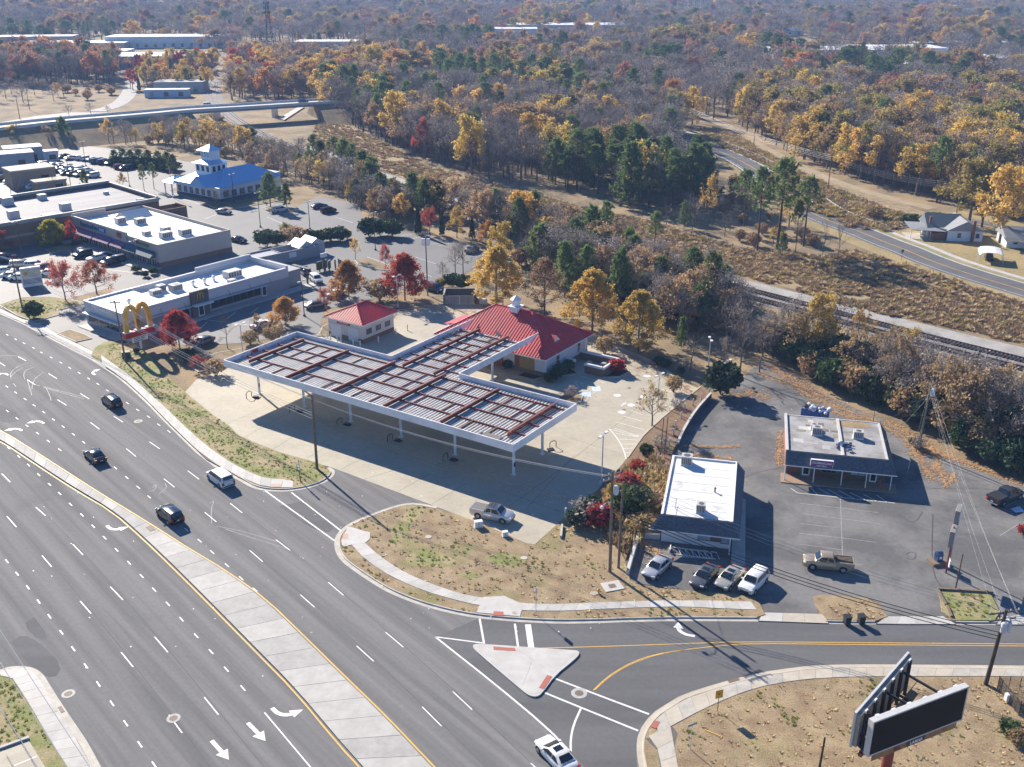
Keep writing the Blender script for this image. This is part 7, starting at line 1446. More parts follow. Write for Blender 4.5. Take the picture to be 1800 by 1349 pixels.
for b, h, lab in (((-66,264.18),9,'tall dark light pole in the open lot'),((-40.8,191.17),7,'dark light pole between the restaurant and car wash'),((-52.67,262.31),7,'dark light pole behind the evergreen hedge'),((-80.48,294.55),8,'dark light pole near the blue-roofed restaurant'),((-112.18,228.05),10,'tall twin-head light pole in front of the brown store'),((-85.65,226.15),6,'light pole in front of the dark awning'),((-136.23,315.69),9,'dark light pole beside the pine in the left lot'),((-118.73,317.43),9,'dark light pole right of the small yellow tree'),((-33,241.16),9,'tall light pole at the back of the rear lot'),((-145.68,352.11),8,'light pole among the crowded left lot')):
    lot_light(b, h, lab, .7, 2, BZ_)
tp_ = pole('tall grey pole carrying white boxes behind the red maple', (-17.56,204.56), 13.5, (-.1,0), r=.16, mt=mat('pole_grey',(.2,.2,.2),.7,.1,2), arms=((13.2,1.6),))
for k in range(2): m = MB(); m.box(-.9+k*1.0,-.2+k*1.0,-.5,-.1,10.8,12.2); m.build('equipment_box', TRIM, tp_)
def post_sign(label, p, h, rz, w, hh, mt, back=None, tilt=0, name='road_sign', post=None):
    t = thing(name, label, 'sign', (p[0],p[1],.13), rz); m = MB(); m.tube((0,0,0),(0,0,h),.035,.035,6); m.build('post', post or GALV, t)
    m = MB(); m.obox((0,-.04,h-hh/2),(w,.02,hh),0,tilt); m.build('face', mt, t); return t
post_sign('small sign on a slim post beside the corner sidewalk', (2.54,91.39), 3.3, 1.35, .6, .75, GALV)
s_ = post_sign('yellow diamond warning plate on a brown post at the billboard lawn', (19.03,76.19), 2.4, .3, .75, .9, mat('sign_amber',(.55,.33,.03),.5,.08,2), post=WOODD); text_mesh('+', .5, BLACK, s_, (0,-.06,1.95), (PI/2,0,0), .005)
post_sign('leaning street-name post at the bottom of the curving sidewalk', (15.69,71.16), 2.9, .5, 1.0, .25, mat('sign_street',(.25,.35,.33),.5,.1,2))
m = MB(); m.bar((-.8,0,.03),(.8,0,.03),.1,.05); tag(m.build('barricade_board', P_YELLOW, loc=(*(18.11,73.17),.13), rz=-.6), 'yellow board lying on the billboard lawn', 'board')
st2 = thing('marker_post', 'white and dark banded marker post on the verge by the drive', 'post', (*(-28.28,121.58),.13)); m = MB(); m.tube((0,0,0),(0,0,3.2),.06,.06,8); m.build('post', WOODD, st2)
for k in range(4): m = MB(); m.tube((0,0,1.7+k*.38),(0,0,1.9+k*.38),.13,.13,8); m.build('band', TRIM, st2)
ps = thing('pole_sign', 'two-pole roadside sign with stacked white cabinets seen edge-on', 'sign', (*(49.86,100.46),.02), math.radians(60))
m = MB(); m.tube((1.1,0,0),(1.1,0,6.6),.11,.1,8); m.build('pole', mat('tan_pole',(.33,.28,.22),.7,.1,2), ps); m = MB(); m.tube((-1.0,0,0),(-1.0,0,6.0),.1,.1,8); m.build('pole', mat('post_red', (0,0,0)), ps)
for x,z0,z1,w in ((1.1,5.0,7.4,2.0),(-.9,3.8,5.8,2.2)):
    m = MB(); m.box(x-w/2,x+w/2,-.25,.25,z0,z1); cb = m.build('cabinet', mat('cabinet_grey',(0,0,0)), ps); m = MB(); m.box(x-w/2+.1,x+w/2-.1,-.28,-.251,z0+.1,z1-.1); m.build('face', TRIM, cb); m = MB(); m.box(x-w/2+.1,x+w/2-.1,.251,.28,z0+.1,z1-.1); m.build('face', TRIM, cb)
m = MB(); m.obox((-.4,-.1,1.1),(1.1,.12,.9),.3); m.build('lower_panel', TRIM, ps)
mbx = thing('mail_drop', 'blue street mailbox on a timber plinth by the pole sign', 'mailbox', (*(49.22,101.67),.02), .2)
m = MB(); m.box(-1.0,1.0,-.7,.7,0,.35); m.build('plinth', mat('weathered_timber',(0,0,0)), mbx); m = MB(); m.box(-.35,.35,-.35,.35,.35,1.2); m.tube((-.35,0,1.2),(.35,0,1.2),.35,.35,12); m.build('box', mat('mail_blue',(.03,.07,.18),.5,.1,2), mbx); m = MB(); m.box(-.12,.18,-.365,-.352,.7,1.0); m.build('decal', TRIM, mbx)
for k, (p, lab) in enumerate((((35.1,89.77),'left of the two dark wheeled bins at the kerb'),((36.62,89.87),'right of the two dark wheeled bins at the kerb'))):
    t = thing('wheeled_bin', lab, 'bin', (p[0],p[1],.02), .15, 'wheeled bins at the kerb'); m = MB()
    a, b = .27, .34; m.add([(-a,-a,.08),(a,-a,.08),(a,a,.08),(-a,a,.08),(-b,-b,1.0),(b,-b,1.0),(b,b,1.0),(-b,b,1.0)],[(3,2,1,0),(4,5,6,7),(0,1,5,4),(1,2,6,5),(2,3,7,6),(3,0,4,7)]); m.build('body', mat('bin_green',(.03,.04,.04),.6,.1,3), t)
    m = MB(); m.box(-.37,.37,-.4,.38,1.0,1.08); m.build('lid', DARKP, t); m = MB(); m.tube((-.3,.3,.12),(.3,.3,.12),.12,.12,10); m.build('wheel', TYRE, t); m = MB(); m.bar((-.3,.44,.98),(.3,.44,.98),.05); m.build('handle', DARKP, t)
WB = [(19.2,135.41),(22.79,141.64),(30.64,153.74),(31.49,150.21),(29.55,145.27),(24.94,135.41),(22.95,129.79),(21.29,123.72),(20.06,129.79)]
bed = tag(slab_region('planting_bed', [(15.83,127.66),(19.2,135.41),(22.79,141.64),(29.31,151.84),(30.64,153.74),(31.49,150.21),(28.19,143.98),(24.61,135.41),(22.68,130.16),(20.11,119.66),(17.53,110.07),(14.88,106.45),(13.22,102.28),(12.37,107.37),(11.88,112.89),(11.53,118.41)], .35, mat('red_brown_litter',(.2,.1,.065),.95,.35,4,rgb2=(.22,.165,.085),mix=(.4,.6),scale2=.4,bump=.6,bscale=9,bdist=.06)), 'red-brown planted strip between the forecourt and the shop lot', 'planting bed')
rw = thing('retaining_wall', 'low dark retaining wall below the planted strip', 'wall'); rp = resample(smooth_path([(31.67,150.21),(28.12,143.55),(25.06,136.18),(23.55,131.62)],1), 1.6)
for a, b in zip(rp, rp[1:]):
    m = MB(); m.bar((a.x,a.y,.45),(b.x-(b-a).normalized().x*.03,b.y-(b-a).normalized().y*.03,.45),.3,.9); m.build('block_panel', mat('dark_block',(0,0,0)), rw)
m = MB(); q = [(p.x,p.y,.93) for p in rp]
for a, b in zip(q,q[1:]): m.bar(a,b,.36,.08)
m.build('coping', mat('pale_cap',(0,0,0)), rw)
lk = thing('timber_kerb', 'pale concrete kerb edging the planted strip on the forecourt side', 'kerb'); kp = resample([(30.68,153.99),(22.82,141.85),(19.23,135.6),(16.12,128.19)], 2.4)
for a, b in zip(kp,kp[1:]): m = MB(); d_ = (b-a).normalized(); m.bar((a.x,a.y,.22),(b.x-d_.x*.04,b.y-d_.y*.04,.22),.22,.4); m.build('kerb_block', C_TAN, lk)
for k, (u,v,vt) in enumerate(((1245,697,684),(1233,707,693),(1218,717,703),(1204,727,714),(1197,738,727),(1187,758,741),(1184,768,757),(1176,785,775),(1154,818,800),(1141,828,820),(1131,850,840))): pass
for k, P_ in enumerate([(31.5,150.9,1.3),(29.9,148.6,1.4),(28.2,146.4,1.4),(26.7,144.8,1),(25.6,141.6,1.2),(24.2,137.8,1.6),(23.6,135.6,1.1),(22.5,132.2,1.4),(20.1,126.8,1.4),(18.7,124.2,1.4),(17.6,121.3,1.4)]):
    m = MB(); m.tube((0,0,0),(0,0,max(1.3,P_[2])),.11,.11,8); tag(m.build('fence_post', GALV, loc=(P_[0],P_[1],.1), smooth=50), 'white post in the planted strip, %s counting from the dark evergreen' % (names9+['twelfth'])[k], 'post', 'white posts in the planted strip')
m = MB(); m.bar((*(13.08,99.05),.4),(*(15.26,107.37),.4),.35,.7); tag(m.build('retaining_wall', mat('pale_cap',(0,0,0))), 'short pale retaining wall beside the thin dark posts', 'wall')
m = MB(); m.bar((*(15.26,107.37),.35),(*(17.82,106.97),.35),.4,.6); tag(m.build('retaining_wall', mat('pale_cap',(0,0,0))), 'low broken wall at the left corner of the white shop', 'wall')
for k in range(5): m = MB(); p = (14.82,109.66); m.obox((p[0]+.35*k-.7,p[1]-.3*k+.4,.5-.06*k),(1.3,.28,.14),.2); tag(m.build('timber_step', mat('weathered_timber',(0,0,0))), 'timber step leading down to the white shop, %s from the top' % names9[k], 'step', 'timber steps by the white shop')
for p, s, lab in (((-4.12,109.66),(1.0,.6,.85),'larger white utility cabinet behind the silver pickup'),((-0.83,107.5),(.65,.5,.65),'smaller white utility cabinet on the corner lawn')):
    t = thing('utility_cabinet', lab, 'utility box', (p[0],p[1],.13), .25); m = MB(); m.box(-s[0]/2,s[0]/2,-s[1]/2,s[1]/2,.05,s[2]); m.build('cabinet', TRIM, t); m = MB(); m.box(-s[0]/2-.08,s[0]/2+.08,-s[1]/2-.08,s[1]/2+.08,0,.05); m.build('pad', C_WALK, t); m = MB(); m.box(-.02,.02,-s[1]/2-.012,-s[1]/2,.1,s[2]-.05); m.build('door_seam', HVACD, t)
for p, lab, s in (((11.13,96.65),'square concrete drain inlet on the corner lawn',1.1),):
    t = thing('drain_inlet', lab, 'drain', (p[0],p[1],.13), .3); m = MB(); m.box(-s,s,-s*.8,s*.8,0,.08); m.build('collar', C_WALK2, t); m = MB(); m.box(-.4,.4,-.35,.35,.08,.1); m.build('grate', IRON, t)
t = thing('fire_hydrant', 'small yellow hydrant by the corner sidewalk', 'hydrant', (*(9.5,95.21),.13)); m = MB(); m.lathe([(.16,0),(.16,.05),(.11,.06),(.11,.5),(.15,.52),(.12,.62),(0,.7)],10); m.build('barrel', P_YELLOW, t, smooth=40); m = MB(); m.tube((-.2,0,.42),(.2,0,.42),.06,.06,8); m.build('nozzle', P_YELLOW, t)
for p, lab in (((-10.09,107.24),'pale round valve cover on the corner lawn'),((1.39,102.52),'dim round valve cover in the middle of the corner lawn'),((9.01,95.32),'pale round cover by the hydrant')): m = MB(); m.lathe([(0,.05),(.4,.05),(.42,0)],14); tag(m.build('valve_cover', C_TAN, loc=(*p,.13)), lab, 'cover')
m = MB(); m.bar((*(5.89,106.97),.3),(*(6.16,109.8),.3),.25,.35); tag(m.build('concrete_post', C_WALK), 'fallen concrete post beside the bushes', 'post'); m = MB(); m.tube((0,0,0),(0,0,1.6),.12,.12,8); tag(m.build('bollard', GALV, loc=(*(6.67,111.75),0)), 'blue-grey bollard at the corner of the forecourt', 'bollard')
t = thing('utility_cabinet', 'dark green cabinet at the foot of the arch sign pole', 'utility box', (*(-67.62,168),.1), .3); m = MB(); m.box(-.7,.7,-.5,.5,0,1.1); m.build('cabinet', mat('cab_green',(.05,.07,.05),.6,.1,2), t); m = MB(); m.box(-.75,.75,-.55,.55,1.1,1.18); m.build('lid', mat('cab_green',(0,0,0)), t)
t = thing('shop_pylon', 'white shop pylon sign with yellow dot beside the red maples', 'sign', (*(-102.91,211.47),0), .55); m = MB(); m.box(-2,2,-.35,.35,.0,4.2); m.build('cabinet', TRIM, t); m = MB(); m.box(-1.8,1.8,-.38,-.351,.6,1.8); m.build('lower_panel', WALLG, t); m = MB(); m.box(-1.8,1.8,-.38,-.351,2.0,3.9); m.build('panel', mat('panel_cream',(.6,.56,.45),.6,.08,2), t); m = MB(); m.tube((-1.1,-.38,2.9),(-1.1,-.40,2.9),.45,.45,14); m.build('dot', mat('sign_amber',(0,0,0)), t)
gr = thing('guard_rail', 'white guard rail on the inner curve of the back road', 'guard rail'); gp_ = resample(offset(ROADR,-5.6),3.8); GRW = mat('rail_white',(.6,.6,.6),.5,.05,2)
gp_ = [p for p in gp_ if p.y > 320]
for a, b in zip(gp_,gp_[1:]):
    if (b-a).length < 6: m = MB(); m.bar((a.x,a.y,.65),(b.x,b.y,.65),.08,.32); m.build('rail', GRW, gr); m = MB(); m.tube((a.x,a.y,0),(a.x,a.y,.7),.09,.09,5); m.build('post', WOODD, gr)
gr2 = thing('guard_rail', 'white guard rail beyond the back road sidewalk', 'guard rail'); gp2 = [p for p in resample(offset(ROADR,9.2),3.8) if p.y > 262]
for a, b in zip(gp2,gp2[1:]): m = MB(); m.bar((a.x,a.y,.65),(b.x,b.y,.65),.08,.32); m.build('rail', GRW, gr2); m = MB(); m.tube((a.x,a.y,0),(a.x,a.y,.7),.09,.09,5); m.build('post', WOODD, gr2)
post_sign('dark sign seen edge-on beside the back road', (90.63,231.45), 2.6, .3, .7, .7, HVACD, post=WOODD)
fn = thing('chain_fence', 'rusty chain-link fence enclosure at the lower right edge', 'fence'); fpts = [(46.1,78.91),(51.24,78.58),(48.67,73.31),(46.1,78.91)]; FM = mat('fence_wire',(.12,.1,.08),.7,.1,3)
for a, b in (((46.24,79.24),(52.56,79.07)),((46.24,79.24),(46.62,75.57)),((46.62,75.57),(51.26,75.42))):
    n = 6; A = Vector((*a,0)); B = Vector((*b,0))
    for k in range(n+1): c = A.lerp(B,k/n); m = MB(); m.tube((c.x,c.y,.1),(c.x,c.y,1.7),.035,.035,6); m.build('fence_post', FM, fn)
    m = MB()
    for z in (.2,.55,.9,1.25,1.65): m.bar((A.x,A.y,z),(B.x,B.y,z),.02)
    for k in range(60): c = A.lerp(B,k/60); d = A.lerp(B,min(1,(k+2)/60)); m.bar((c.x,c.y,.2),(d.x,d.y,1.65),.012); m.bar((d.x,d.y,.2),(c.x,c.y,1.65),.012)
    m.build('mesh', FM, fn)
t = thing('gas_meter', 'small white meter box beside the leaning pole', 'utility box', (*(46.42,77.45),.12), .2); m = MB(); m.box(-.3,.3,-.2,.2,.2,.95); m.build('box', TRIM, t); m = MB(); m.tube((0,0,0),(0,0,.25),.05,.05,6); m.build('pipe', FM, t)
rl_ = random.Random(9); lm = MB()
for (x0,y0,x1,y1,n,z) in ((-35,112,5,145,40,.02),(-15,88,14,104,26,.16),(20,55,50,75,25,.15),(-60,80,-20,120,50,.015),(30,140,60,152,18,.03)):
    for k in range(n): lm.obox((rl_.uniform(x0,x1),rl_.uniform(y0,y1),z),(rl_.uniform(.06,.22),rl_.uniform(.05,.15),.012),rl_.uniform(0,3))
tag(lm.build('litter_scraps', TRIM), 'scattered white scraps of litter', 'litter', kind='stuff')

# ================================================================ trees
BARK = mat('bark_grey', (.16,.13,.11), .9, .25, 6, objrand=.25); BARKP = mat('bark_pine', (.10,.065,.045), .9, .25, 6); TWIG = mat('twigs', (.29,.25,.22), .9, .2, 3, objrand=.3)
def leafm(name, rgb, objr=.22, hv=.012, tr=.5): return mat('leaf_'+name, rgb, .75, .3, 1.2, objrand=objr, huevar=hv, transl=tr, spec=.2)
L_YEL = leafm('yellow', (.62,.43,.12)); L_ORA = leafm('orange', (.54,.29,.10)); L_RED = leafm('red', (.42,.075,.06)); L_TAN = leafm('tan', (.40,.28,.15)); L_OLV = leafm('olive', (.36,.29,.09)); L_PIN = leafm('pine', (.175,.23,.08), .25, .015, .45); L_CED = leafm('cedar', (.06,.1,.05), .25, .01, .15); L_SHR = leafm('shrub_green', (.075,.11,.035), .25, .02, .2); L_BRN = leafm('brush_brown', (.40,.285,.165), .2, .01, .2); L_MAR = leafm('maple', (.43,.13,.09)); L_YG = leafm('yellow_green', (.50,.43,.07)); L_RUS = leafm('russet', (.40,.215,.12)); L_PUR = leafm('twig_haze', (.345,.295,.255), .25, .01, .2)
class TreeB:
    def __init__(s, seed): s.r = random.Random(seed); s.trunk = MB(); s.twig = MB(); s.leaf = MB(); s.tips = []
    def rv(s): 
        while True:
            v = Vector((s.r.uniform(-1,1),s.r.uniform(-1,1),s.r.uniform(-1,1)))
            if .05 < v.length < 1: return v.normalized()
    def seg(s, p, q, r0, r1, lvl):
        if lvl == 0: s.trunk.tube(p,q,r0,r1,7,caps=False)
        elif lvl == 1: s.trunk.tube(p,q,r0,r1,5,caps=False)
        else: s.twig.tube(p,q,r0,r1,3,caps=False)
    def limb(s, p, d, L, r, lvl, maxl, kids=4, spread=.7, up=.15, droop=0, segs=3, shrink=.62, wig=.18):
        pts = [p]; d = d.normalized(); q = p
        for i in range(segs):
            d = (d+s.rv()*wig+Vector((0,0,up-droop*i/segs))*.35).normalized(); q2 = q+d*(L/segs)
            s.seg(q,q2,r*(1-.6*i/segs),r*(1-.6*(i+1)/segs),lvl); pts.append(q2); q = q2
        if lvl >= maxl: s.tips.append((q,d)); s.tips.append((pts[-2],d)); return
        for k in range(kids):
            t = s.r.uniform(.3,1.0) if k else 1.0; i = min(segs-1,int(t*segs)); b = pts[i].lerp(pts[i+1],t*segs-i if t<1 else 1)
            ax = d.cross(s.rv()).normalized(); nd = (d+ax*spread*s.r.uniform(.6,1.3)).normalized()
            s.limb(b,nd,L*shrink*s.r.uniform(.75,1.15),max(r*.5,.012),lvl+1,maxl,kids,spread,up,droop,2,shrink,wig)
    def leaves(s, c, n, rad, size, flat=1.0, out=None):
        for k in range(n):
            o = s.rv()*(rad*s.r.random()**.45); o.z *= flat; p = c+o
            a = s.rv(); b = a.cross(s.rv()).normalized(); z = size*s.r.uniform(.6,1.3)
            s.leaf.add([p-a*z*.5-b*z*.35,p+a*z*.5-b*z*.35,p+a*z*.5+b*z*.35,p-a*z*.5+b*z*.35],[(0,1,2,3)])
def finish(tb, name, leafmat, H, bark=BARK, twig=None):
    twig = twig or TWIG
    allz = [v[2] for v in tb.trunk.v+tb.twig.v+tb.leaf.v]; k = H/max(allz)
    for mb in (tb.trunk, tb.twig, tb.leaf): mb.v = [(x*k,y*k,z*k) for x,y,z in mb.v]
    crown = MB(); crown.add(tb.twig.v, tb.twig.f, 0); crown.add(tb.leaf.v, tb.leaf.f, 1)
    full = MB(); full.add(tb.trunk.v, tb.trunk.f, 0); full.add(tb.twig.v, tb.twig.f, 1); full.add(tb.leaf.v, tb.leaf.f, 2)
    return dict(H=H, trunk=tb.trunk.mesh(name+'_trunk',[bark],smooth=60), crown=crown.mesh(name+'_crown',[twig,leafmat or twig]), full=full.mesh(name+'_far',[bark,twig,leafmat or twig]))
Z = Vector((0,0,1))
def broad(seed, leafmat, H, nleaf, size=.34, lrad=.9, width=.5, bole=.28, maxl=3, kids=4, nl=7, thin=1.0, haze=0):
    t = TreeB(seed); r = t.r; th = H*.62
    t.seg(Vector((0,0,-.3)),Vector((0,0,H*bole)),H*.022,H*.017,0); q = Vector((0,0,H*bole)); p = q
    for i in range(3):
        q2 = q+Vector((r.uniform(-.04,.04)*H,r.uniform(-.04,.04)*H,H*.15)); t.seg(q,q2,H*(.017-.004*i),H*(.013-.004*i),0); q = q2
    for k in range(nl):
        f = k/nl; z = H*(bole+.02+.46*f); a = k*2.4+r.uniform(-.4,.4); el = .35+.75*f
        t.limb(Vector((0,0,z)),Vector((math.cos(a)*math.cos(el),math.sin(a)*math.cos(el),math.sin(el))),H*width*(.62-.2*f)*r.uniform(.85,1.15),H*.0085*thin,1,maxl,kids,.75,.2)
    t.limb(q,Z,H*.2,H*.006,1,maxl,kids,.8,.2)
    n = max(1,int(nleaf/len(t.tips))) if nleaf else 0
    if nleaf:
        for c, d in t.tips:
            if r.random() < .9: t.leaves(c, n, lrad, size)
    if haze:
        for c, d in t.tips:
            if r.random() < haze: t.leaves(c, 2, .8, .28)
    return t
def conic(seed, leafmat, H, nleaf, size=.28, width=.34, lrad=.5, bole=.14):
    t = TreeB(seed); r = t.r
    t.seg(Vector((0,0,-.3)),Vector((0,0,H*.5)),H*.017,H*.011,0); t.seg(Vector((0,0,H*.5)),Vector((0,0,H*.97)),H*.011,H*.003,0)
    nb = 46
    for k in range(nb):
        f = k/nb; z = H*(bole+.8*f); a = k*2.4; el = .15+.7*f; L = H*width*(1-f)**.75*(.6 if f < .06 else 1)+H*.04
        t.limb(Vector((0,0,z)),Vector((math.cos(a)*math.cos(el),math.sin(a)*math.cos(el),math.sin(el))),L,H*.0035,1,2,6,.55,.12,segs=4,shrink=.4)
    n = max(1,int(nleaf/len(t.tips))) if nleaf else 0
    for c, d in t.tips: 
        if n and r.random() < .9: t.leaves(c,n,lrad,size)
    return t
def pine(seed, H, bole=.45, width=.2, nb=40, size=.55, nt=15, clump=.75):
    t = TreeB(seed); r = t.r; lean = Vector((r.uniform(-.02,.02)*H,r.uniform(-.02,.02)*H,0))
    t.seg(Vector((0,0,-.3)),lean*.5+Z*(H*.5),H*.015,H*.011,0); t.seg(lean*.5+Z*(H*.5),lean+Z*(H*.97),H*.011,H*.003,0)
    for k in range(nb):
        f = k/nb; z = H*(bole+(1-bole)*.97*f); a = k*2.4+r.uniform(-.5,.5); L = H*width*(1-f**1.6)**.7*r.uniform(.55,1.15)+.3
        if f < .18 and r.random() < .45: continue
        d = Vector((math.cos(a),math.sin(a),.12+.5*f)); b = lean*(z/H)+Z*z; m_ = b+d.normalized()*L*.55; e = m_+(d+Vector((0,0,.35))).normalized()*L*.45
        t.seg(b,m_,H*.004,H*.0028,1); t.seg(m_,e,H*.0028,.02,2)
        for c in [e, m_.lerp(e,.4)]+[e+t.rv()*.7 for _ in range(2)]+([m_+t.rv()*.6] if L > 2.2 else []):
            for j in range(nt):
                v = (t.rv()+Vector((0,0,.35))).normalized(); s_ = size*r.uniform(.6,1.2); w = v.cross(t.rv()).normalized()*s_*.22; o = c+t.rv()*clump*.5*r.random()
                t.leaf.add([o-w,o+w,o+v*s_*1.2+w*.4,o+v*s_*1.2-w*.4],[(0,1,2,3)])
    return t
def cedar(seed, H, width=.2, n=1500, size=.4):
    t = TreeB(seed); r = t.r; t.seg(Vector((0,0,-.2)),Vector((0,0,H*.95)),H*.02,.02,0)
    for k in range(n):
        f = r.random()**.8; z = H*(.03+.97*f); R = H*width*(1-f)**.8*(.75+.35*mnoise.noise(Vector((f*6,seed,0)))+.25*mnoise.noise(Vector((k*.37,seed,1))))+.05
        a = r.uniform(0,2*PI); p = Vector((math.cos(a)*R*r.uniform(.7,1),math.sin(a)*R*r.uniform(.7,1),z)); t.leaves(p,1,.15,size)
    return t
def shrub(seed, H, n=900, size=.25, wid=.65, twiggy=0):
    t = TreeB(seed); r = t.r
    for k in range(7+twiggy):
        a = r.uniform(0,2*PI); t.limb(Vector((r.uniform(-.1,.1),r.uniform(-.1,.1),-.1)),Vector((math.cos(a)*.6,math.sin(a)*.6,.9)),H*.5,H*.012,1,2 if not twiggy else 3,4,.7,.2)
    for k in range(n):
        v = t.rv(); R = H*.5*(.72+.35*mnoise.noise(v*2.2+Vector((seed,0,0)))); s_ = r.uniform(.7,1)
        t.leaves(Vector((v.x*R*wid*2*s_,v.y*R*wid*2*s_,H*.5+v.z*R*s_)),1,.1,size)
    return t
def tuft(seed, H=.9, n=46, wid=.6):
    t = TreeB(seed); r = t.r
    for k in range(n):
        a = r.uniform(0,2*PI); b = Vector((math.cos(a),math.sin(a),0))*r.random()*wid; d = (Vector((math.cos(a),math.sin(a),0))*r.uniform(.1,.7)+Z).normalized(); L = H*r.uniform(.5,1.1); w = Vector((-math.sin(a),math.cos(a),0))*.05*(1+H)
        t.leaf.add([b-w,b+w,b+d*L+w*.5,b+d*L-w*.5],[(0,1,2,3)])
    return t
SP = {}
def sp(code, tb, leafmat, H, bark=BARK, twig=None): SP[code] = finish(tb, code, leafmat, H, bark, twig)
for i in range(4): sp('bare%d' % i, broad(20+i,None,14,0,maxl=4,kids=3+(i%2),nl=8,width=.5+.06*i,bole=.22+.05*i,haze=0), None, 14+i)
for i in range(2): sp('haze%d' % i, broad(60+i,L_PUR,14,0,maxl=3,kids=5,nl=9,width=.55,haze=.9), L_PUR, 14+i)
for i, (nm, lm) in enumerate((('yel',L_YEL),('ora',L_ORA),('tan',L_TAN),('red',L_RED),('olv',L_OLV),('rus',L_RUS))):
    for j in range(2): sp('%s%d' % (nm,j), broad(100+7*i+j,lm,13,3600,.36,.95,.5,.18+.06*j,3,4,8), lm, 13+2*j)
sp('spy0', broad(171,L_YEL,13,1500,.36,.8,.5,.25,3,4,8), L_YEL, 13); sp('spr0', broad(172,L_MAR,12,5200,.28,.9,.5,.2,3,5,8), L_MAR, 12); sp('yg0', conic(206,L_YG,10,15000,.3,.5,.8,.1), L_YG, 10); sp('spo0', broad(173,L_TAN,13,1400,.36,.8,.5,.25,3,4,8), L_TAN, 13)
sp('cony0', conic(201,L_YEL,14,17000,.3,.34,.75), L_YEL, 14); sp('cony1', conic(202,L_YEL,14,15000,.29,.36,.75), L_OLV if False else L_YEL, 14); sp('conb0', conic(203,L_TAN,13,5000,.24,.36), L_TAN, 13); sp('conr0', conic(204,L_RED,11,15000,.28,.42,.75,.1), L_RED, 11); sp('cono0', conic(205,L_ORA,10,14000,.28,.42,.75,.1), L_ORA, 10)
for i in range(3): sp('pine%d' % i, pine(301+i,19,.42+.07*i,.19+.02*i,42), L_PIN, 19, BARKP)
sp('pinf0', pine(311,13,.08,.27,70,.55,16), L_PIN, 13, BARKP); sp('pinf1', pine(312,14,.12,.29,62,.55,16), L_PIN, 14, BARKP)
sp('ced0', cedar(401,8), L_CED, 8); sp('ced1', cedar(402,9,.26,1700,.42), L_CED, 9)
sp('shg0', shrub(501,2.2), L_SHR, 2.2); sp('shg1', shrub(502,3.0,1300,.28,.7), L_SHR, 3); sp('shy0', shrub(503,2.6,800,.26,.6), L_OLV, 2.6); sp('shr0', shrub(504,2.2,900,.2,.6), L_RED, 2.2); sp('sht0', shrub(505,3.2,700,.25,.6,3), L_TAN, 3.2); sp('shd0', shrub(506,4.5,1700,.34,.62), L_CED, 4.5); sp('shw0', shrub(507,2.6,250,.2,.6,5), L_PUR, 2.6)
TW_RED = mat('twigs_reddish', (.22,.12,.09), .9, .2, 3)
NAMES = dict(yg='yellow_green_tree',bare='bare_tree',haze='bare_tree',yel='yellow_tree',ora='orange_tree',tan='brown_tree',red='red_tree',olv='olive_tree',rus='russet_tree',spy='yellow_tree',spr='red_tree',spo='brown_tree',con='young_tree',pin='pine_tree',ced='cedar_tree',shg='green_shrub',shy='yellow_shrub',shr='red_shrub',sht='brown_shrub',shd='dark_shrub',shw='bare_shrub')
NTREE = [0]
rt = random.Random(77)
def plant(code, x, y, h, label, group=None, wx=1.0, z=0, cat=None):
    s = SP[code]; k = h/s['H']; isshrub = code.startswith('sh')
    nm = NAMES.get(code[:3]) or NAMES.get(code[:-1]) or NAMES.get(code[:4], 'tree')
    t = thing(nm, label, cat or ('shrub' if isshrub else 'tree'), (x,y,z), rt.uniform(0,2*PI), group); t.scale = (k*wx,k*wx,k)
    a = D.objects.new('trunk', s['trunk']); link(a, t); b = D.objects.new('crown', s['crown']); link(b, t)
    if not isshrub: NTREE[0] += 1
    return t
def P1(code, tb, label, wx=1.0, z=0, group=None):
    for (x,y,h) in tb: plant(code, x, y, h, label, group, wx, z)
P1('cony0', [(-3.2,199.2,12.3)], 'full golden tree behind the store, left of the cupola', 1.15)
P1('conb0', [(6.4,191.9,11.8)], 'thin brown-leaved tree right behind the cupola', 1.05)
P1('cony1', [(15.1,182.1,12.5)], 'golden tree behind the right hip of the red roof', 1.05)
P1('cony1', [(22.5,171.4,11.7)], 'golden tree in the leaf-strewn ground right of the store', .98)
P1('conr0', [(-22,201.4,10.2)], 'big crimson tree behind the car wash', 1.0)
P1('cono0', [(-33.7,202.6,8.5)], 'golden-orange tree left above the car wash', .9); P1('cono0', [(-43.3,185.7,5.9)], 'orange and pink tree in front of the restaurant windows', 1.1)
P1('conr0', [(-59.9,173.2,7.4)], 'scarlet maple beside the arch sign', 1.05)
P1('spr0', [(-53.3,162,3.1)], 'low russet tree on the bank below the arch sign', 1.3)
P1('bare1', [(-51.3,173.2,7.2)], 'bare young tree behind the left canopy end', .6); P1('spo0', [(-46.5,176.8,5.7)], 'half-bare brown tree by the restaurant drive', .8)
P1('spr0', [(-37.4,194.7,5.2)], 'small pink-red tree by the grey sedan', .7); P1('spr0', [(-28.6,224.3,6.6)], 'half-bare reddish tree in the rear lot island', .6); P1('spy0', [(-36.5,231.9,5.7)], 'half-bare golden tree at the end of the rear lot island', .7); P1('sht0', [(-27.2,201.4,4.6)], 'bare brown shrub beside the crimson tree', 1.2)
P1('haze0', [(-12.7,221.5,7.3)], 'bare spreading tree at the rear lot edge, left', .9); P1('haze1', [(-10.9,220.6,8)], 'bare spreading tree at the rear lot edge, right', .9); P1('haze0', [(-15,213.6,5.5)], 'lower bare tree in front of the rear lot pair', .8)
P1('yel0', [(-13.9,253.3,8.4)], 'golden tree at the back of the rear lot', .75); P1('spr0', [(-21.2,258.1,7.4)], 'pink-red tree between two dark cedars', .8)
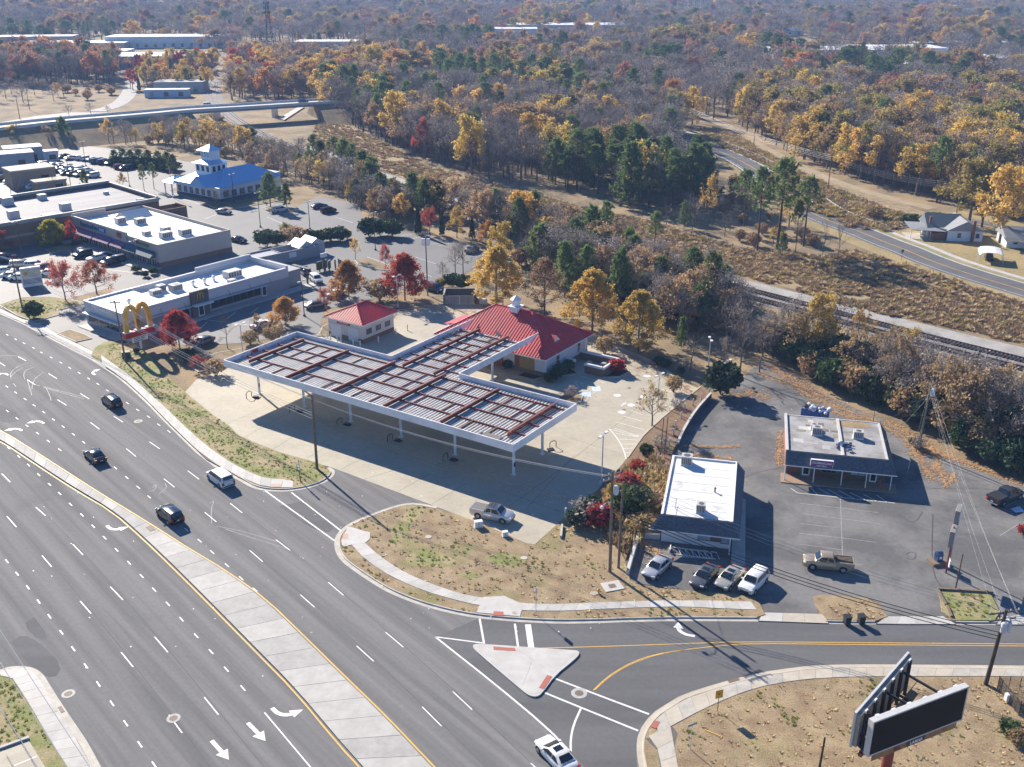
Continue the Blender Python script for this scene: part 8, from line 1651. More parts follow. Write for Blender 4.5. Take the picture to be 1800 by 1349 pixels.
P1('ced0', [(-24,256.9,7.6)], 'dark cedar left of the pink-red tree', .9); P1('ced0', [(-17.8,255.7,6.4)], 'dark cedar right of the pink-red tree', .8); P1('ced1', [(-10,252.2,5.8)], 'dark cedar right of the golden tree at the rear lot', .8)
P1('yel1', [(-2.6,226.1,10.8)], 'tall orange-gold tree beyond the rear lot corner', .8); P1('ora0', [(-6.2,241.2,7.7)], 'orange tree beyond the rear lot corner', .8); P1('bare2', [(-6.6,280.7,5.9)], 'spreading bare tree beside the gravel road', 1.1)
P1('pinf0', [(11,204.6,12.1)], 'bushy pine behind the golden trees, left', .9); P1('pinf1', [(15.4,203.8,11.6)], 'bushy pine behind the golden trees, middle', .85); P1('pinf0', [(21.6,195.1,13.4)], 'tall narrow pine behind the golden trees', .7); P1('pinf1', [(29.4,195.1,11.7)], 'bushy pine right of the golden trees', .85)
P1('pine1', [(21.6,232.9,14.2)], 'slim tall pine beside the railway, left', .8); P1('pine0', [(33.8,237,10.7)], 'spreading pine beside the railway', 1.0); P1('pine1', [(38.5,191.2,13.5)], 'lone pine standing against the tracks', .9); P1('pinf0', [(30.5,173.2,6.2)], 'small bright pine at the wood edge', .7)
P1('bare0', [(30.2,161.3,8.2)], 'grey bare tree right of the forecourt top edge', .8); P1('bare1', [(38.2,159.4,10.3)], 'pale bare tree above the lot corner, left', .8); P1('bare2', [(41.9,161.3,8.5)], 'pale bare tree above the lot corner, right', .9); P1('haze1', [(36.9,165.2,5.2)], 'low bare tree beside the light pole', .8)
P1('shd0', [(33.7,151.6,5.9)], 'big dark evergreen at the end of the planted strip', 1.0)
P1('yel1', [(52.5,165.2,13.5)], 'large golden tree in front of the tracks', .8); P1('spy0', [(59.6,165.2,10.3)], 'thin half-bare golden tree right of the large golden one', .7); P1('spy0', [(66.3,160,8.9)], 'golden tree behind the brick shop', .8); P1('bare3', [(63.2,161.3,9.7)], 'bare tree behind the brick shop', .6); P1('yel0', [(78.1,142.5,8.8)], 'golden tree cut by the right edge', .9); P1('ced1', [(73.2,150.2,7.8)], 'dark cedar against the tracks at the right', .9)
P1('spo0', [(20.9,139,7.5)], 'half-bare tan oak in the planted strip', .95)
P1('spr0', [(-91.7,201.1,9.4)], 'left of the two thin red maples by the road', .95); P1('spr0', [(-86.9,205.4,8.1)], 'right of the two thin red maples by the road', 1.15); P1('yg0', [(-112.7,245.5,6.9)], 'round yellow-green tree in front of the brown store', 1.0); P1('red0', [(-107.8,245.5,6.5)], 'red tree behind the yellow-green one', .7); P1('red1', [(-109.9,282.8,3.5)], 'small red tree peeping over the shop block', .8)
P1('pinf0', [(-132.5,317.4,5.6)], 'lone round pine in the left lot', 1.0); P1('yel0', [(-120.5,316.6,4.7)], 'small yellow tree in the left lot', .8); P1('pine0', [(-111.9,310.6,8.3)], 'pine in front of the pine row, left', .9); P1('pine0', [(-109.7,313.1,8.5)], 'pine in front of the pine row, right', .9); P1('pinf1', [(-68.5,287.8,10.5)], 'broad pine right of the blue-roofed restaurant', 1.1); P1('pinf0', [(-64.2,289.3,7)], 'smaller pine beside the broad one', 1.0)
P1('bare0', [(-146.5,303.2,7.6)], 'bare tree in the left lot, leftmost', .8); P1('bare1', [(-149,303.2,5.6)], 'bare tree at the left edge', .8); P1('bare2', [(-144.5,307.2,7.7)], 'bare tree beside the tan kiosk', .7); P1('bare3', [(-140.1,312.3,5.9)], 'bare tree right of the tan kiosk', .8); P1('red0', [(-122.1,238.5,6.9)], 'red tree cut by the left edge', .9)
for k, q in enumerate([(-84.2,290,4.2),(-82.1,293,4.3),(-80.5,294.6,3.5),(-78.6,297.6,3),(-76.6,299.2,3.4)]): plant('haze%d' % (k%2), *q, 'bare crape myrtle by the blue-roofed restaurant, %s from the left' % names9[k], 'crape myrtles', 1.1)
for k, q in enumerate([(-136.3,354.2,5.4),(-133.4,354.2,5.8),(-130.3,353.2,5.6),(-127.2,352.1,6),(-123.4,350,6.1),(-119.3,347.9,6.1),(-115.7,345.9,6.1),(-111.2,337.8,6.7)]): plant('pinf%d' % (k%2), *q, 'pine in the dense row behind the left lot, %s from the left' % names9[k], 'pine row behind the left lot', 1.3)
for k, q in enumerate([(-135.4,353.2,3.1),(-131.9,352.1,3.1),(-128.4,351.1,3.3),(-124.9,350,3.5),(-121.5,349,3.4),(-117.4,346.9,3.4),(-114.1,343.8,3.4)]): plant('shg1', *q, 'green undergrowth at the foot of the pine row, %s from the left' % names9[k], 'undergrowth below the pine row', 1.8)
for k, (q, c, wx, lab) in enumerate(zip([(-60.1,244.4,4.5),(-57.6,245.5,3.8),(-56,249.3,5.3),(-53.3,246.6,4.8),(-50.7,247.7,3.7),(-48,248.2,3.3),(-45.4,249.9,3.5),(-42.9,249.9,3.8),(-41.5,252.2,2.3),(-36.1,254.5,5.1),(-33.6,255.7,4.1),(-30.3,254.5,4.7)], ('shd0','shd0','olv0','sht0','shd0','shg1','shg1','shd0','shy0','shd0','shd0','shg1'), (1.3,1.2,.9,1.4,1.2,1.3,1.3,1.3,1.2,1.2,1.1,1.0), ('first dark evergreen of the hedge row behind the sheds','second dark evergreen of the hedge row','tan-orange tree standing out of the hedge row','brown bush beside the tan-orange tree','dark evergreen in the middle of the hedge row','green bush behind the smaller shed','green bush behind the larger shed','dark evergreen right of the sheds','yellowish bush at the right end of the hedge row','first tall dark evergreen by the rear lot','second tall dark evergreen by the rear lot','third tall dark evergreen by the rear lot'))): plant(c, *q, lab, None, wx)
for c, q, wx, lab in (('shd0',[(7.9,158.9,2.5)],1.1,'large dark shrub at the store corner'),('shg0',[(6.3,156.9,1.7)],1.2,'low dark shrub left of the store corner'),('shd0',[(9.5,162,2.1)],1.0,'dark shrub against the right store wall'),('shd0',[(-0.7,162.6,1.9)],1.0,'dark shrub below the boarded shopfront'),('shr0',[(17.7,161.3,2.6)],1.2,'bright red shrub outside the walled yard'),('shw0',[(9.5,150.2,2.2)],1.0,'bare twiggy shrub in the kerbed island'),('sht0',[(16.4,170.3,3.4)],1.0,'brown shrub behind the walled yard'),('shd0',[(25.3,164.7,1.7)],1.2,'round dark shrub at the forecourt top edge, left'),('shd0',[(26.3,163.4,1.6)],1.2,'round dark shrub at the forecourt top edge, middle'),('shd0',[(28.5,160.5,1.3)],1.2,'round dark shrub at the forecourt top edge, right'),
    ('sht0',[(26.1,152.6,3)],.9,'twiggy shrub at the top of the planted strip'),('shw0',[(25.6,145.7,1.9)],1.2,'bare shrub among the white posts'),('shg1',[(18.9,129.8,1.8)],1.0,'green shrub below the tan oak'),('shd0',[(10,112.7,2.8)],1.0,'dark bush at the forecourt right corner, upper'),('shw0',[(9.2,111,3.2)],1.4,'silvery bush at the forecourt corner'),('shd0',[(7.9,110.1,2.4)],1.1,'dark bush at the forecourt right corner, lower'),('shr0',[(10.7,110.1,3.2)],1.2,'bright red bush in front of the twin poles'),('shr0',[(15.2,119.7,2.4)],1.6,'dark red bush left of the white shop'),('shg1',[(15.2,112.9,4)],1.2,'large green bush beside the white shop'),('shy0',[(13.6,116.6,2.5)],1.2,'yellow-green bush behind the twin poles'),('sht0',[(17.3,113.6,3.2)],1.6,'tangled tan bush along the white shop wall'),('sht0',[(16,108.7,2.4)],1.5,'tangled tan weeds at the white shop corner'),('shw0',[(21.1,131.6,2.2)],1.2,'bare shrub beside the retaining wall'),('shr0',[(17.1,124.6,1.9)],1.3,'low red bush in the planted strip'),
    ('shw0',[(57.8,131.6,2.2)],1.0,'dry weeds round the weedy island pole'),('shg0',[(57.7,132.6,1.4)],1.0,'green weed clump on the weedy island'),('shr0',[(62.2,108,1.4)],1.4,'dark red bush at the right edge of the lot'),('shg1',[(-93.3,189.8,3.7)],.9,'round dark shrub on the road-side grass strip'),('shg0',[(-66.8,170.6,1)],1.0,'small shrub at the foot of the arch sign'),('sht0',[(-49.8,160,3.1)],1.2,'russet shrub on the bank'),('shd0',[(-56.4,166.3,2.5)],1.2,'dark shrub below the scarlet maple'),('sht0',[(-47.7,175.3,2.7)],1.2,'brown shrub below the orange tree'),('sht0',[(-43.8,176.8,3.1)],1.2,'golden shrub below the orange tree'),('shy0',[(-15.2,210.6,2.1)],1.3,'yellow-green bush left of the bin enclosure'),('shd0',[(-12.8,210.6,3.2)],1.2,'dark bush behind the bin enclosure'),('shg1',[(-10.7,209.4,3.3)],1.2,'green bush behind the bin enclosure'),('shg0',[(-84.4,222.4,1.6)],1.4,'clipped pale hedge block behind the restaurant'),('shg0',[(-81.1,218.4,1.4)],1.2,'dark shrub beside the shop walk'),('shg0',[(-80,220.6,1.6)],1.2,'second dark shrub beside the shop walk'),
    ('sht0',[(44.9,71.9,1.6)],1.2,'green-brown weed bush at the lower right'),('shg0',[(44.8,73.3,1.4)],1.4,'weed bush beside the fence at the lower right')):
    P1(c, q, lab, wx)
for k, q in enumerate([(-66.9,347.9,11.5),(-63.2,341.8,10.8),(-58.4,337.8,12.5),(-54.1,332,13),(-50.4,326.4,12.2),(-45,310.6,12.7),(-41,299.2,12.9),(-36.6,285.7,10.9),(-33.4,282.8,9.5),(-27.6,282.8,11.4),(-63.8,326.4,10)]): plant(('pine0','pinf0','pine1','pinf1')[k%4], *q, 'pine behind the open lot, %s counting from the left' % names9[k], 'pines behind the open lot', 1.1)
for k, q in enumerate([(-199.4,472.3,6),(-192.5,479.8,5.6),(-186.1,483.6,4.1)]): plant('haze%d' % (k%2), *q, 'round bare tree on the field left of the overpass, %s from left' % names9[k], 'bare trees by the approach', 1.2)
P1('olv1', [(121.7,268.6,18.2)], 'huge olive-gold oak left of the house, nearest the drive', 1.25); P1('yel1', [(120.9,248.2,19.9)], 'huge golden oak in front of the grey-roofed house', 1.1); P1('olv0', [(123.2,264.2,16.3)], 'huge olive oak behind the white house', 1.2)
for c, q, wx, lab in (('pine0',[(64.3,242.2,22.7)],1.2,'tallest broad pine beside the back road'),('pine1',[(58.9,239.6,21)],.8,'second tall pine beside the back road'),('pine2',[(61.2,265.4,15.4)],.9,'slim pine left of the tall pines'),('pine1',[(71.4,244.9,17.7)],1.0,'broad pine right of the tallest one'),('pine2',[(68.1,239.6,12.8)],.6,'thin sickly pine between the tall ones'),('spy0',[(51.7,265.4,13.9)],.6,'narrow golden tree left of the slim pine'),('tan0',[(60.8,278.6,11.9)],.7,'tan-orange tree behind the slim pine'),('bare3',[(46,256.9,11.4)],.7,'pale dead tree at the pine grove edge'),('bare0',[(73.6,236,9.6)],.5,'thin bare tree beside the back road, left'),('bare1',[(75.6,231,10.1)],.5,'thin bare tree beside the back road, right'),('red1',[(-31.2,365.3,15.1)],.55,'lone bright red tree at the wood edge'),('pinf1',[(64,236,5.8)],1.0,'low green growth below the tall pines'),('shg1',[(105,265.4,3.5)],1.5,'dark thicket left of the white house'),('shg1',[(111,265.4,3.9)],1.6,'dark thicket behind the white house'),('sht0',[(98,273.9,3.6)],1.5,'brown bush in the rough field')):
    P1(c, q, lab, wx)

# ---------------------------------------------------------------- woods
ZONES = [  # polygon, mix of species, spacing factor, height range, label, code
 ([(-220.1,363),(-207.3,377),(-191.1,386.9),(-169.8,397.2),(-147.7,402.6),(-126.5,405.3),(-108.6,392),(-90.7,374.6),(-68.5,343.8),(-48.2,308.9),(-32.1,285.7),(-31.9,269.3),(-41.1,281.4),(-50.4,300.8),(-66.4,322.8),(-79.2,332),(-93,358.6),(-120.3,384.3),(-144.9,394.6),(-171.9,402.6),(-193.5,392)], (('bare',6),('haze',8),('yel',1),('spy',2),('olv',1),('pinf',.6),('sht',3),('spo',2)), .6, (6,11), 'in the thin wood before the overpass'),
 ([(-68.5,343.8),(-48.5,310.6),(-32.2,287.1),(-22.2,282.8),(-7.7,271.9),(4.5,262.9),(14.1,247.7),(26.5,231.9),(20.4,221.5),(13,226.1),(4.1,241.2),(-2.9,252.2),(-10.3,261.1),(-17,273.9),(-31.7,267.3),(-41.1,281.4),(-53.1,307.2)], (('bare',6),('haze',6),('yel',1),('tan',2),('spo',2),('pinf',2),('sht',3)), .55, (7,13), 'in the strip of wood below the gravel road'),
 ([(13,226.1),(26.3,230),(42.1,207.8),(44.8,196.9),(40.7,176.8),(36.9,184.7),(30.4,177.4),(25.5,189.8),(21,200.7),(12.2,210.6),(3.8,221.5),(0,233.4)], (('bare',4),('haze',5),('pinf',3),('sht',4),('spo',3),('ced',1),('shd',2)), .45, (7,13), 'in the wood behind the golden trees'),
 ([(44.5,175),(50.7,170.8),(58.67,163.89),(68.04,152.55),(78.1,142.49),(86.26,133.49),(77.13,116.57),(68.88,122.56),(65.35,128.72),(61.67,135.79),(58.07,144.84),(54.45,150.21),(50.19,157.92),(48.25,165.24),(44.2,173.8)], (('bare',1.2),('haze',2),('shd',8),('sht',4),('spo',1),('ced',1.5),('shg',5),('spy',.5)), .33, (8,13), 'in the tangled thicket below the tracks'),
 ([(37.4,187.7),(44.2,194),(46.2,178),(48.72,166.34),(43.57,166.34),(39.6,171.4),(36.5,176.8)], (('bare',4),('haze',5),('sht',4),('shd',1)), .6, (6,11), 'in the bare scrub above the lot corner'),
 ([(-270.2,499.5),(-251,516.4),(-205.8,529.8),(-208.7,553.7),(-223.1,585.2),(-277.8,574.3),(-306,569)], (('bare',3),('haze',4),('sht',5),('yel',.6)), 1.7, (7,12), 'on the field left of the overpass'),
 ([(6.3,326.4),(17.4,311.4),(32.4,288.6),(45.7,280),(55.5,291.5),(58.6,314),(45.1,324.6),(27.8,333.9),(11.5,345.9)], (('pine',7),('pinf',4),('haze',2),('spy',1)), .9, (12,19), 'in the dense pine grove'),
 ([(-89.9,512.1),(-75.2,461.5),(-42.5,386.9),(-27.2,352.1),(0,317.4),(6.4,328.3),(11.5,347.9),(27.9,335.9),(45.6,328.3),(55.2,343.8),(61.6,386.9),(68.3,416.7),(59.9,439.6),(49.1,451.1),(0,503.6),(-59.1,548.7),(-90.6,561.3)], (('bare',7),('haze',5),('yel',1),('pine',1),('tan',1)), .75, (13,20), 'in the grey wood above the brush bank'),
 ([(-97.2,529.8),(-79.7,474.1),(-60.2,424.1),(-42.5,386.9),(-49.4,431.7),(-70.8,503.6),(-88.7,548.7)], (('pine',5),('bare',4),('yel',1)), .8, (14,22), 'in the pines beside the overpass'),
 ([(24.2,287.1),(35.7,275.9),(48.1,285.7),(56.3,296.1),(70,322.8),(74.5,303.2),(76,269.3),(76.5,249.3),(73.4,238),(55.9,245.5),(42,265.4)], (('bare',4),('haze',3),('pinf',1),('sht',5),('spy',1)), 1.0, (4,9), 'in the scrub around the tall pines'),
 ([(97.1,458),(96.3,419.6),(100.6,365.3),(108.8,326.4),(118.5,303.2),(127.3,287.1),(138.6,273.2),(163.3,249.9),(202.1,315.7),(198.4,402.6),(162,424.1),(136.2,503.6),(107.7,525.3)], (('bare',4),('haze',4),('yel',2),('tan',4),('olv',3),('pine',1)), .72, (13,20), 'in the wood edge behind the back road'),
 ([(-290.8,602.3),(-226.1,602.3),(-250.4,685.1),(-290.4,737.4),(-337.3,755),(-431.7,737.4),(-347.3,588)], (('ora',1.5),('rus',2.5),('bare',6),('haze',4),('pine',1)), .8, (14,20), 'in the russet wood at the far left'),
 ([(-142.9,529.8),(-164.3,633),(-191,724.6),(-176.6,737.4),(-98.7,712.3),(-76.8,548.7),(-89.3,534.4),(-114.3,529.8)], (('ora',1.2),('yel',2),('haze',7),('bare',4),('red',.5),('tan',3)), .8, (12,18), 'in the wood beyond the overpass'),
 ([(-208.4,574.3),(-235.1,666.8),(-216.4,712.3),(-204.1,737.4),(-170.6,602.3),(-158.1,548.7),(-176,574.3)], (('bare',3),('yel',2),('ced',2),('red',1),('olv',2)), 1.0, (9,14), 'beside the railway curve'),
]
FAR = (('bare',7),('haze',13),('tan',4.5),('rus',1.6),('ora',1.0),('yel',1.5),('olv',3),('pine',2),('pinf',1),('red',.4),('ced',.6))
GREYMIX = (('bare',6),('haze',14),('tan',1.5),('pine',.6),('rus',.5)); GOLDMIX = (('yel',4),('olv',4),('tan',5),('ora',2),('haze',4),('pine',1))
FARPINE = (('pine',8),('pinf',4),('tan',1),('haze',1))
PINEPATCH = [[(-67.8,602.3),(-47.4,633),(0,633),(31.1,579.7),(52.7,543.9),(49,503.6),(0,512.1),(-51,525.3)], [(168.7,755),(208.8,755),(190.1,685.1),(154.8,674)], [(358,803),(398.3,834.8),(442.5,834.8),(392.5,737.4),(337.5,737.4)]]
OPEN = [[(-498.9,720.5),(-606.2,881.1),(-431.3,906.1),(-364.4,919.2),(-266.1,932.6),(-230.1,834.8),(-202.1,793),(-223.8,881.1),(-113.4,893.4),(-97.5,764.2),(-164.8,737.4),(-196.2,737.4),(-197.4,712.3),(-207.3,681.3),(-251.9,674),(-287.9,720.5)], [(-18.6,834.8),(-15.4,975.3),(113,1073.1),(106.5,960.6),(28.4,893.4),(21.7,818.6)], [(184.1,712.3),(211,803),(331.7,845.9),(312.4,773.6),(337.5,737.4),(309.5,674),(269.1,681.3),(271.7,728.8),(225.3,704.3)], [(-187.5,1493.9),(-134.1,1604.1),(-122.3,1460.5),(-175.6,1397.7)], [(-7.3,1397.7),(54.7,1493.9),(51.2,1397.7)], [(210.8,906.1),(275.8,1005.9),(225.9,803),(210.5,793)], [(-206.9,561.3),(-234.5,659.8),(-242.9,674),(-245.1,659.8),(-214.4,561.3)], [(-153.8,529.8),(-170.6,602.3),(-184.5,666.8),(-213.9,793),(-208.8,793),(-178.8,666.8),(-164.1,602.3),(-142.9,534.4)]]
def codes_of(base): return [c for c in SP if c[:-1] == base]
def pick(mix, r):
    t = sum(w for _, w in mix); x = r.random()*t
    for b, w in mix:
        x -= w
        if x <= 0: return b
    return mix[0][0]
rz_ = random.Random(5); pts = []
def bbox(P): return min(p[0] for p in P),max(p[0] for p in P),min(p[1] for p in P),max(p[1] for p in P)
for P, mix, spc, hr, lab in ZONES:
    x0,x1,y0,y1 = bbox(P); dist = (y0+y1)/2; s = (5.2+dist/170)*spc; y = y0
    while y < y1:
        x = x0+rz_.uniform(0,s)
        while x < x1:
            px_, py_ = x+rz_.uniform(-.45,.45)*s, y+rz_.uniform(-.45,.45)*s
            if inpoly(px_,py_,P) and abs(px_) < py_*.62+25: 
                b = pick(mix,rz_); c = rz_.choice(codes_of(b)); h = rz_.uniform(*hr)*(.45 if b.startswith('sh') else (.6 if b=='ced' else 1)); pts.append((c,px_,py_,h,rz_.uniform(.85,1.2),lab))
            x += s
        y += s*.87
FAR0 = [(-642.5,755),(-370,773.6),(-227.4,793),(-196.2,737.4),(-178.6,746.1),(-98.1,737.4),(-78.5,561.3),(0,507.8),(49.6,456.3),(69.9,434.8),(100.3,474.1),(111.5,529.8),(137.3,507.8),(163.7,428.6),(201,408.1),(266.3,343.8),(3387,3850.6),(-4184,3850.6)]
zone_polys = [z[0] for z in ZONES]
y = 330.0
while y < 2950:
    s = 6.8+y/135; hw = y*.56+30; x = -hw+rz_.uniform(0,s)
    while x < hw:
        px_, py_ = x+rz_.uniform(-.45,.45)*s, y+rz_.uniform(-.45,.45)*s
        if inpoly(px_,py_,FAR0) and not any(inpoly(px_,py_,P) for P in OPEN) and not any(inpoly(px_,py_,P) for P in zone_polys):
            n_ = mnoise.noise(Vector((px_/130,py_/170,7.7)))
            g_ = mnoise.noise(Vector((px_/85,py_/115,1.3)))
            mix = FARPINE if any(inpoly(px_,py_,P) for P in PINEPATCH) or n_ > .42 else GREYMIX if g_ > .12 else GOLDMIX if g_ < -.34 else FAR
            b = pick(mix,rz_); c = rz_.choice(codes_of(b)); h = rz_.uniform(8,21)*(.65 if b in ('ced','pinf') else 1); pts.append((c,px_,py_,h,rz_.uniform(.7,1.45)*(1+min(.7,y/3500)),None))
        x += s
    y += s*.87
LOOK = dict(bare='bare grey tree',haze='bare twiggy grey-brown tree',yel='golden-leaved tree',spy='half-bare golden tree',ora='orange-leaved tree',tan='brown-leaved tree',spo='half-bare brown tree',red='red-leaved tree',olv='olive-leaved tree',rus='russet-leaved tree',pine='tall pine',pinf='bushy pine',ced='dark cedar',sht='brown tangled shrub',shd='dark evergreen shrub',shg='green shrub')
zp = sorted([p for p in pts if p[5]], key=lambda p: (p[1]**2+p[2]**2)/(p[3]**2))
left_t = 296-NTREE[0]; left_s = 120; single = set(); chosen = []
def nth(k): return '%d%s' % (k+1, 'th' if 3 < (k+1)%100 < 21 else {1:'st',2:'nd',3:'rd'}.get((k+1)%10,'th'))
for i, p in enumerate(zp):
    issh = p[0].startswith('sh')
    if issh and left_s > 0: left_s -= 1
    elif not issh and left_t > 0: left_t -= 1
    else: continue
    single.add(id(p)); b = p[0][:-1]
    chosen.append(p)
by = {}
for p in chosen: by.setdefault((p[0][:-1],p[5]),[]).append(p)
for (b, lb), ps_ in by.items():
    ps_.sort(key=lambda p: p[1]/p[2])
    for k, p in enumerate(ps_):
        side = '' if len(ps_) == 1 else ', leftmost' if k == 0 else ', rightmost' if k == len(ps_)-1 else ', %s from left' % nth(k)
        plant(p[0],p[1],p[2],p[3],'%s %s%s' % (LOOK[b],lb,side),'%ss %s' % (LOOK[b],lb),p[4])
rest = [p for p in pts if id(p) not in single]
def scatter(name, items, variants, label, cat, zfun=None):
    """one object holding many plants: points carrying variant, size and turn"""
    vc = D.collections.new(name+'_kinds'); codes = sorted({i[0] for i in items}); idx = {c:k for k, c in enumerate(codes)}
    for k, c in enumerate(codes): o = D.objects.new('k%03d' % k, variants[c][0]); vc.objects.link(o)
    me = D.meshes.new(name); me.from_pydata([(i[1],i[2],zfun(i[1],i[2]) if zfun else i[5]) for i in items],[],[])
    a = me.attributes.new('kind_index','INT','POINT'); a.data.foreach_set('value',[idx[i[0]] for i in items])
    a = me.attributes.new('size','FLOAT_VECTOR','POINT'); fl_ = []
    for i in items: k = i[3]/variants[i[0]][1]; fl_ += [k*i[4],k*i[4],k]
    a.data.foreach_set('vector',fl_)
    a = me.attributes.new('turn','FLOAT_VECTOR','POINT'); rr_ = random.Random(3); fl_ = []
    for i in items: fl_ += [0,0,rr_.uniform(0,6.28)]
    a.data.foreach_set('vector',fl_)
    o = D.objects.new(name, me); link(o); tag(o, label, cat, kind='stuff')
    g = D.node_groups.new(name,'GeometryNodeTree'); g.interface.new_socket('Geometry',in_out='INPUT',socket_type='NodeSocketGeometry'); g.interface.new_socket('Geometry',in_out='OUTPUT',socket_type='NodeSocketGeometry')
    N = g.nodes; gi = N.new('NodeGroupInput'); go_ = N.new('NodeGroupOutput'); ip = N.new('GeometryNodeInstanceOnPoints'); ci = N.new('GeometryNodeCollectionInfo'); ci.inputs['Collection'].default_value = vc; ci.inputs['Separate Children'].default_value = True; ci.inputs['Reset Children'].default_value = True
    def na(nm, ty): n = N.new('GeometryNodeInputNamedAttribute'); n.data_type = ty; n.inputs['Name'].default_value = nm; return n.outputs['Attribute']
    Lk = g.links; Lk.new(gi.outputs[0],ip.inputs['Points']); Lk.new(ci.outputs[0],ip.inputs['Instance']); ip.inputs['Pick Instance'].default_value = True
    Lk.new(na('kind_index','INT'),ip.inputs['Instance Index']); Lk.new(na('size','FLOAT_VECTOR'),ip.inputs['Scale'])
    er = N.new('FunctionNodeEulerToRotation'); Lk.new(na('turn','FLOAT_VECTOR'),er.inputs[0]); Lk.new(er.outputs[0],ip.inputs['Rotation'])
    Lk.new(ip.outputs[0],go_.inputs[0]); md = o.modifiers.new('plants','NODES'); md.node_group = g
    return o
FULL = {c:(s['full'],s['H']) for c, s in SP.items()}
scatter('distant_wood', rest, FULL, 'autumn wood of grey, gold, rust and pine green reaching to the horizon', 'wood', terrain_h)
print('TREES', NTREE[0], 'rest', len(rest))

# ---------------------------------------------------------------- brush bank, grass and leaf drifts
TV = {}
for k, (nm, lm, H) in enumerate((('brown',L_BRN,1.1),('straw',leafm('straw',(.50,.38,.19),.2,.01,.25),.8),('greengrass',leafm('grass',(.36,.40,.12),.2,.02,.55),.35),('strawshort',leafm('straw2',(.68,.53,.3),.2,.01,.25),.3),('olivebrush',L_OLV,1.2))):
    for j in range(3): t_ = tuft(700+10*k+j,1.0,46,.65 if H > .5 else .5); TV['%s%d' % (nm,j)] = (t_.leaf.mesh('tuft',[lm]),1.0)
def fill(P, spacing, mix, h, r, z=0.0, excl=(), hole=None, wx=(1.0,1.8)):
    x0,x1,y0,y1 = bbox(P); out = []; y = y0
    while y < y1:
        s = spacing(y) if callable(spacing) else spacing; x = x0+r.uniform(0,s)
        while x < x1:
            px_, py_ = x+r.uniform(-.5,.5)*s, y+r.uniform(-.5,.5)*s
            if inpoly(px_,py_,P) and not any(inpoly(px_,py_,e) for e in excl) and abs(px_) < py_*.62+12 and (hole is None or hole(px_,py_)):
                c = pick(mix,r)+str(r.randrange(3)); out.append((c,px_,py_,r.uniform(*h),r.uniform(*wx),z))
            x += s
        y += s
    return out
rb2 = random.Random(31)
BANK = [(-85.2,461.5),(-74.7,458),(-42,381.9),(-26.9,347.9),(0,314),(23.9,284.2),(35.4,273.2),(41.6,262.9),(55.2,242.2),(72.8,236),(82.5,241.2),(89.6,230),(98.3,212.7),(104.1,198.8),(113,183.1),(101.95,162.56),(93.1,175),(80.4,187),(67.1,197.7),(61,207.8),(50.6,219.7),(39.5,230),(30.2,241.2),(23.5,247.7),(13.7,261.1),(1.6,277.2),(-9.9,293.8),(-20.7,308.9),(-37,333.9),(-58.4,365.3),(-78.3,402.6)]
bank = fill(BANK, lambda y: .62+y/380, (('brown',6),('straw',2.5),('olivebrush',.7)), (.22,.75), rb2, 0, (), lambda x,y: mnoise.noise(Vector((x/12,y/9,0))) > -.5, (1.4,2.8))
bank += fill([(77,434.8),(90,422.6),(92.3,381.9),(94.6,341.8),(98.4,309.7),(106.1,286.4),(107.8,273.2),(96.9,259.3),(89.7,274.5),(88.1,303.2),(87.5,352.1),(80.7,386.9),(76.2,409.5)], 1.5, (('brown',4),('straw',4),('olivebrush',2)), (.4,1.1), rb2, wx=(1.5,3))
bank += fill([(75.8,308.9),(82.6,282.8),(87,265.4),(96.1,256.9),(101.2,271.9),(101.6,303.2),(97.9,326.4),(90,354.2)], 2.4, (('brown',4),('straw',4),('olivebrush',2)), (.5,1.3), rb2)
bank += fill([(-141.4,456.3),(-137.3,487.5),(-113,431.7),(-80.7,386.9),(-47.1,326.4),(-33.9,303.2),(-34.1,290),(-54.4,326.4),(-75.4,359.7),(-99.8,395.9)], 3.0, (('brown',3),('straw',5),('olivebrush',3)), (.5,1.4), rb2)
scatter('brush_bank', bank, TV, 'waist-high brown and straw brush on the railway bank', 'brush')
bankg = tag(sheet('brush_ground', BANK, .015, mat('brush_soil',(.30,.215,.12),.95,.4,3,rgb2=(.36,.275,.15),mix=(.4,.6),scale2=.15,bump=.6,bscale=5,bdist=.15)), 'brown soil under the brush on the railway bank', 'bank')
gr_ = []
walkpolys = [[(-20.46,106.32),(-20.15,109.8),(-18.03,108.57),(-17.23,108.3),(-15.69,103.51),(-11.79,99.05),(-5.43,95.1),(-3.3,94.77),(-0.81,94.88),(1.05,93.48),(9.69,93.7),(25.96,93.91),(26.28,92.01),(18.35,92.64),(6.07,91.81),(1.03,91.81),(-3.75,91.39),(-6.18,93.8),(-13.44,98.12),(-19.17,105.41)], [(-4.24,111.05),(-1.37,106.45),(2.05,106.71),(2.16,113.61),(-2.91,115.07)]]
GREENP = [[(-14.09,110.77),(-13.28,114.05),(-11.62,114.93),(-10.93,113.61),(-12.42,109.39),(-13.24,106.45),(-14.39,106.97),(-14.76,109.12)], [(-12.43,102.28),(-11.09,104.39),(-9.05,104.14),(-6.41,102.15),(-6.54,100.82),(-9.14,100.7),(-11.78,100.94)], [(-3.31,102.28),(-0.67,103.51),(1.98,102.28),(0,100.46)]]
def greenish(x,y): return (.5 if any(inpoly(x,y,P) for P in GREENP) else 0)+ mnoise.noise(Vector((x/4.5,y/4.5,2.0)))
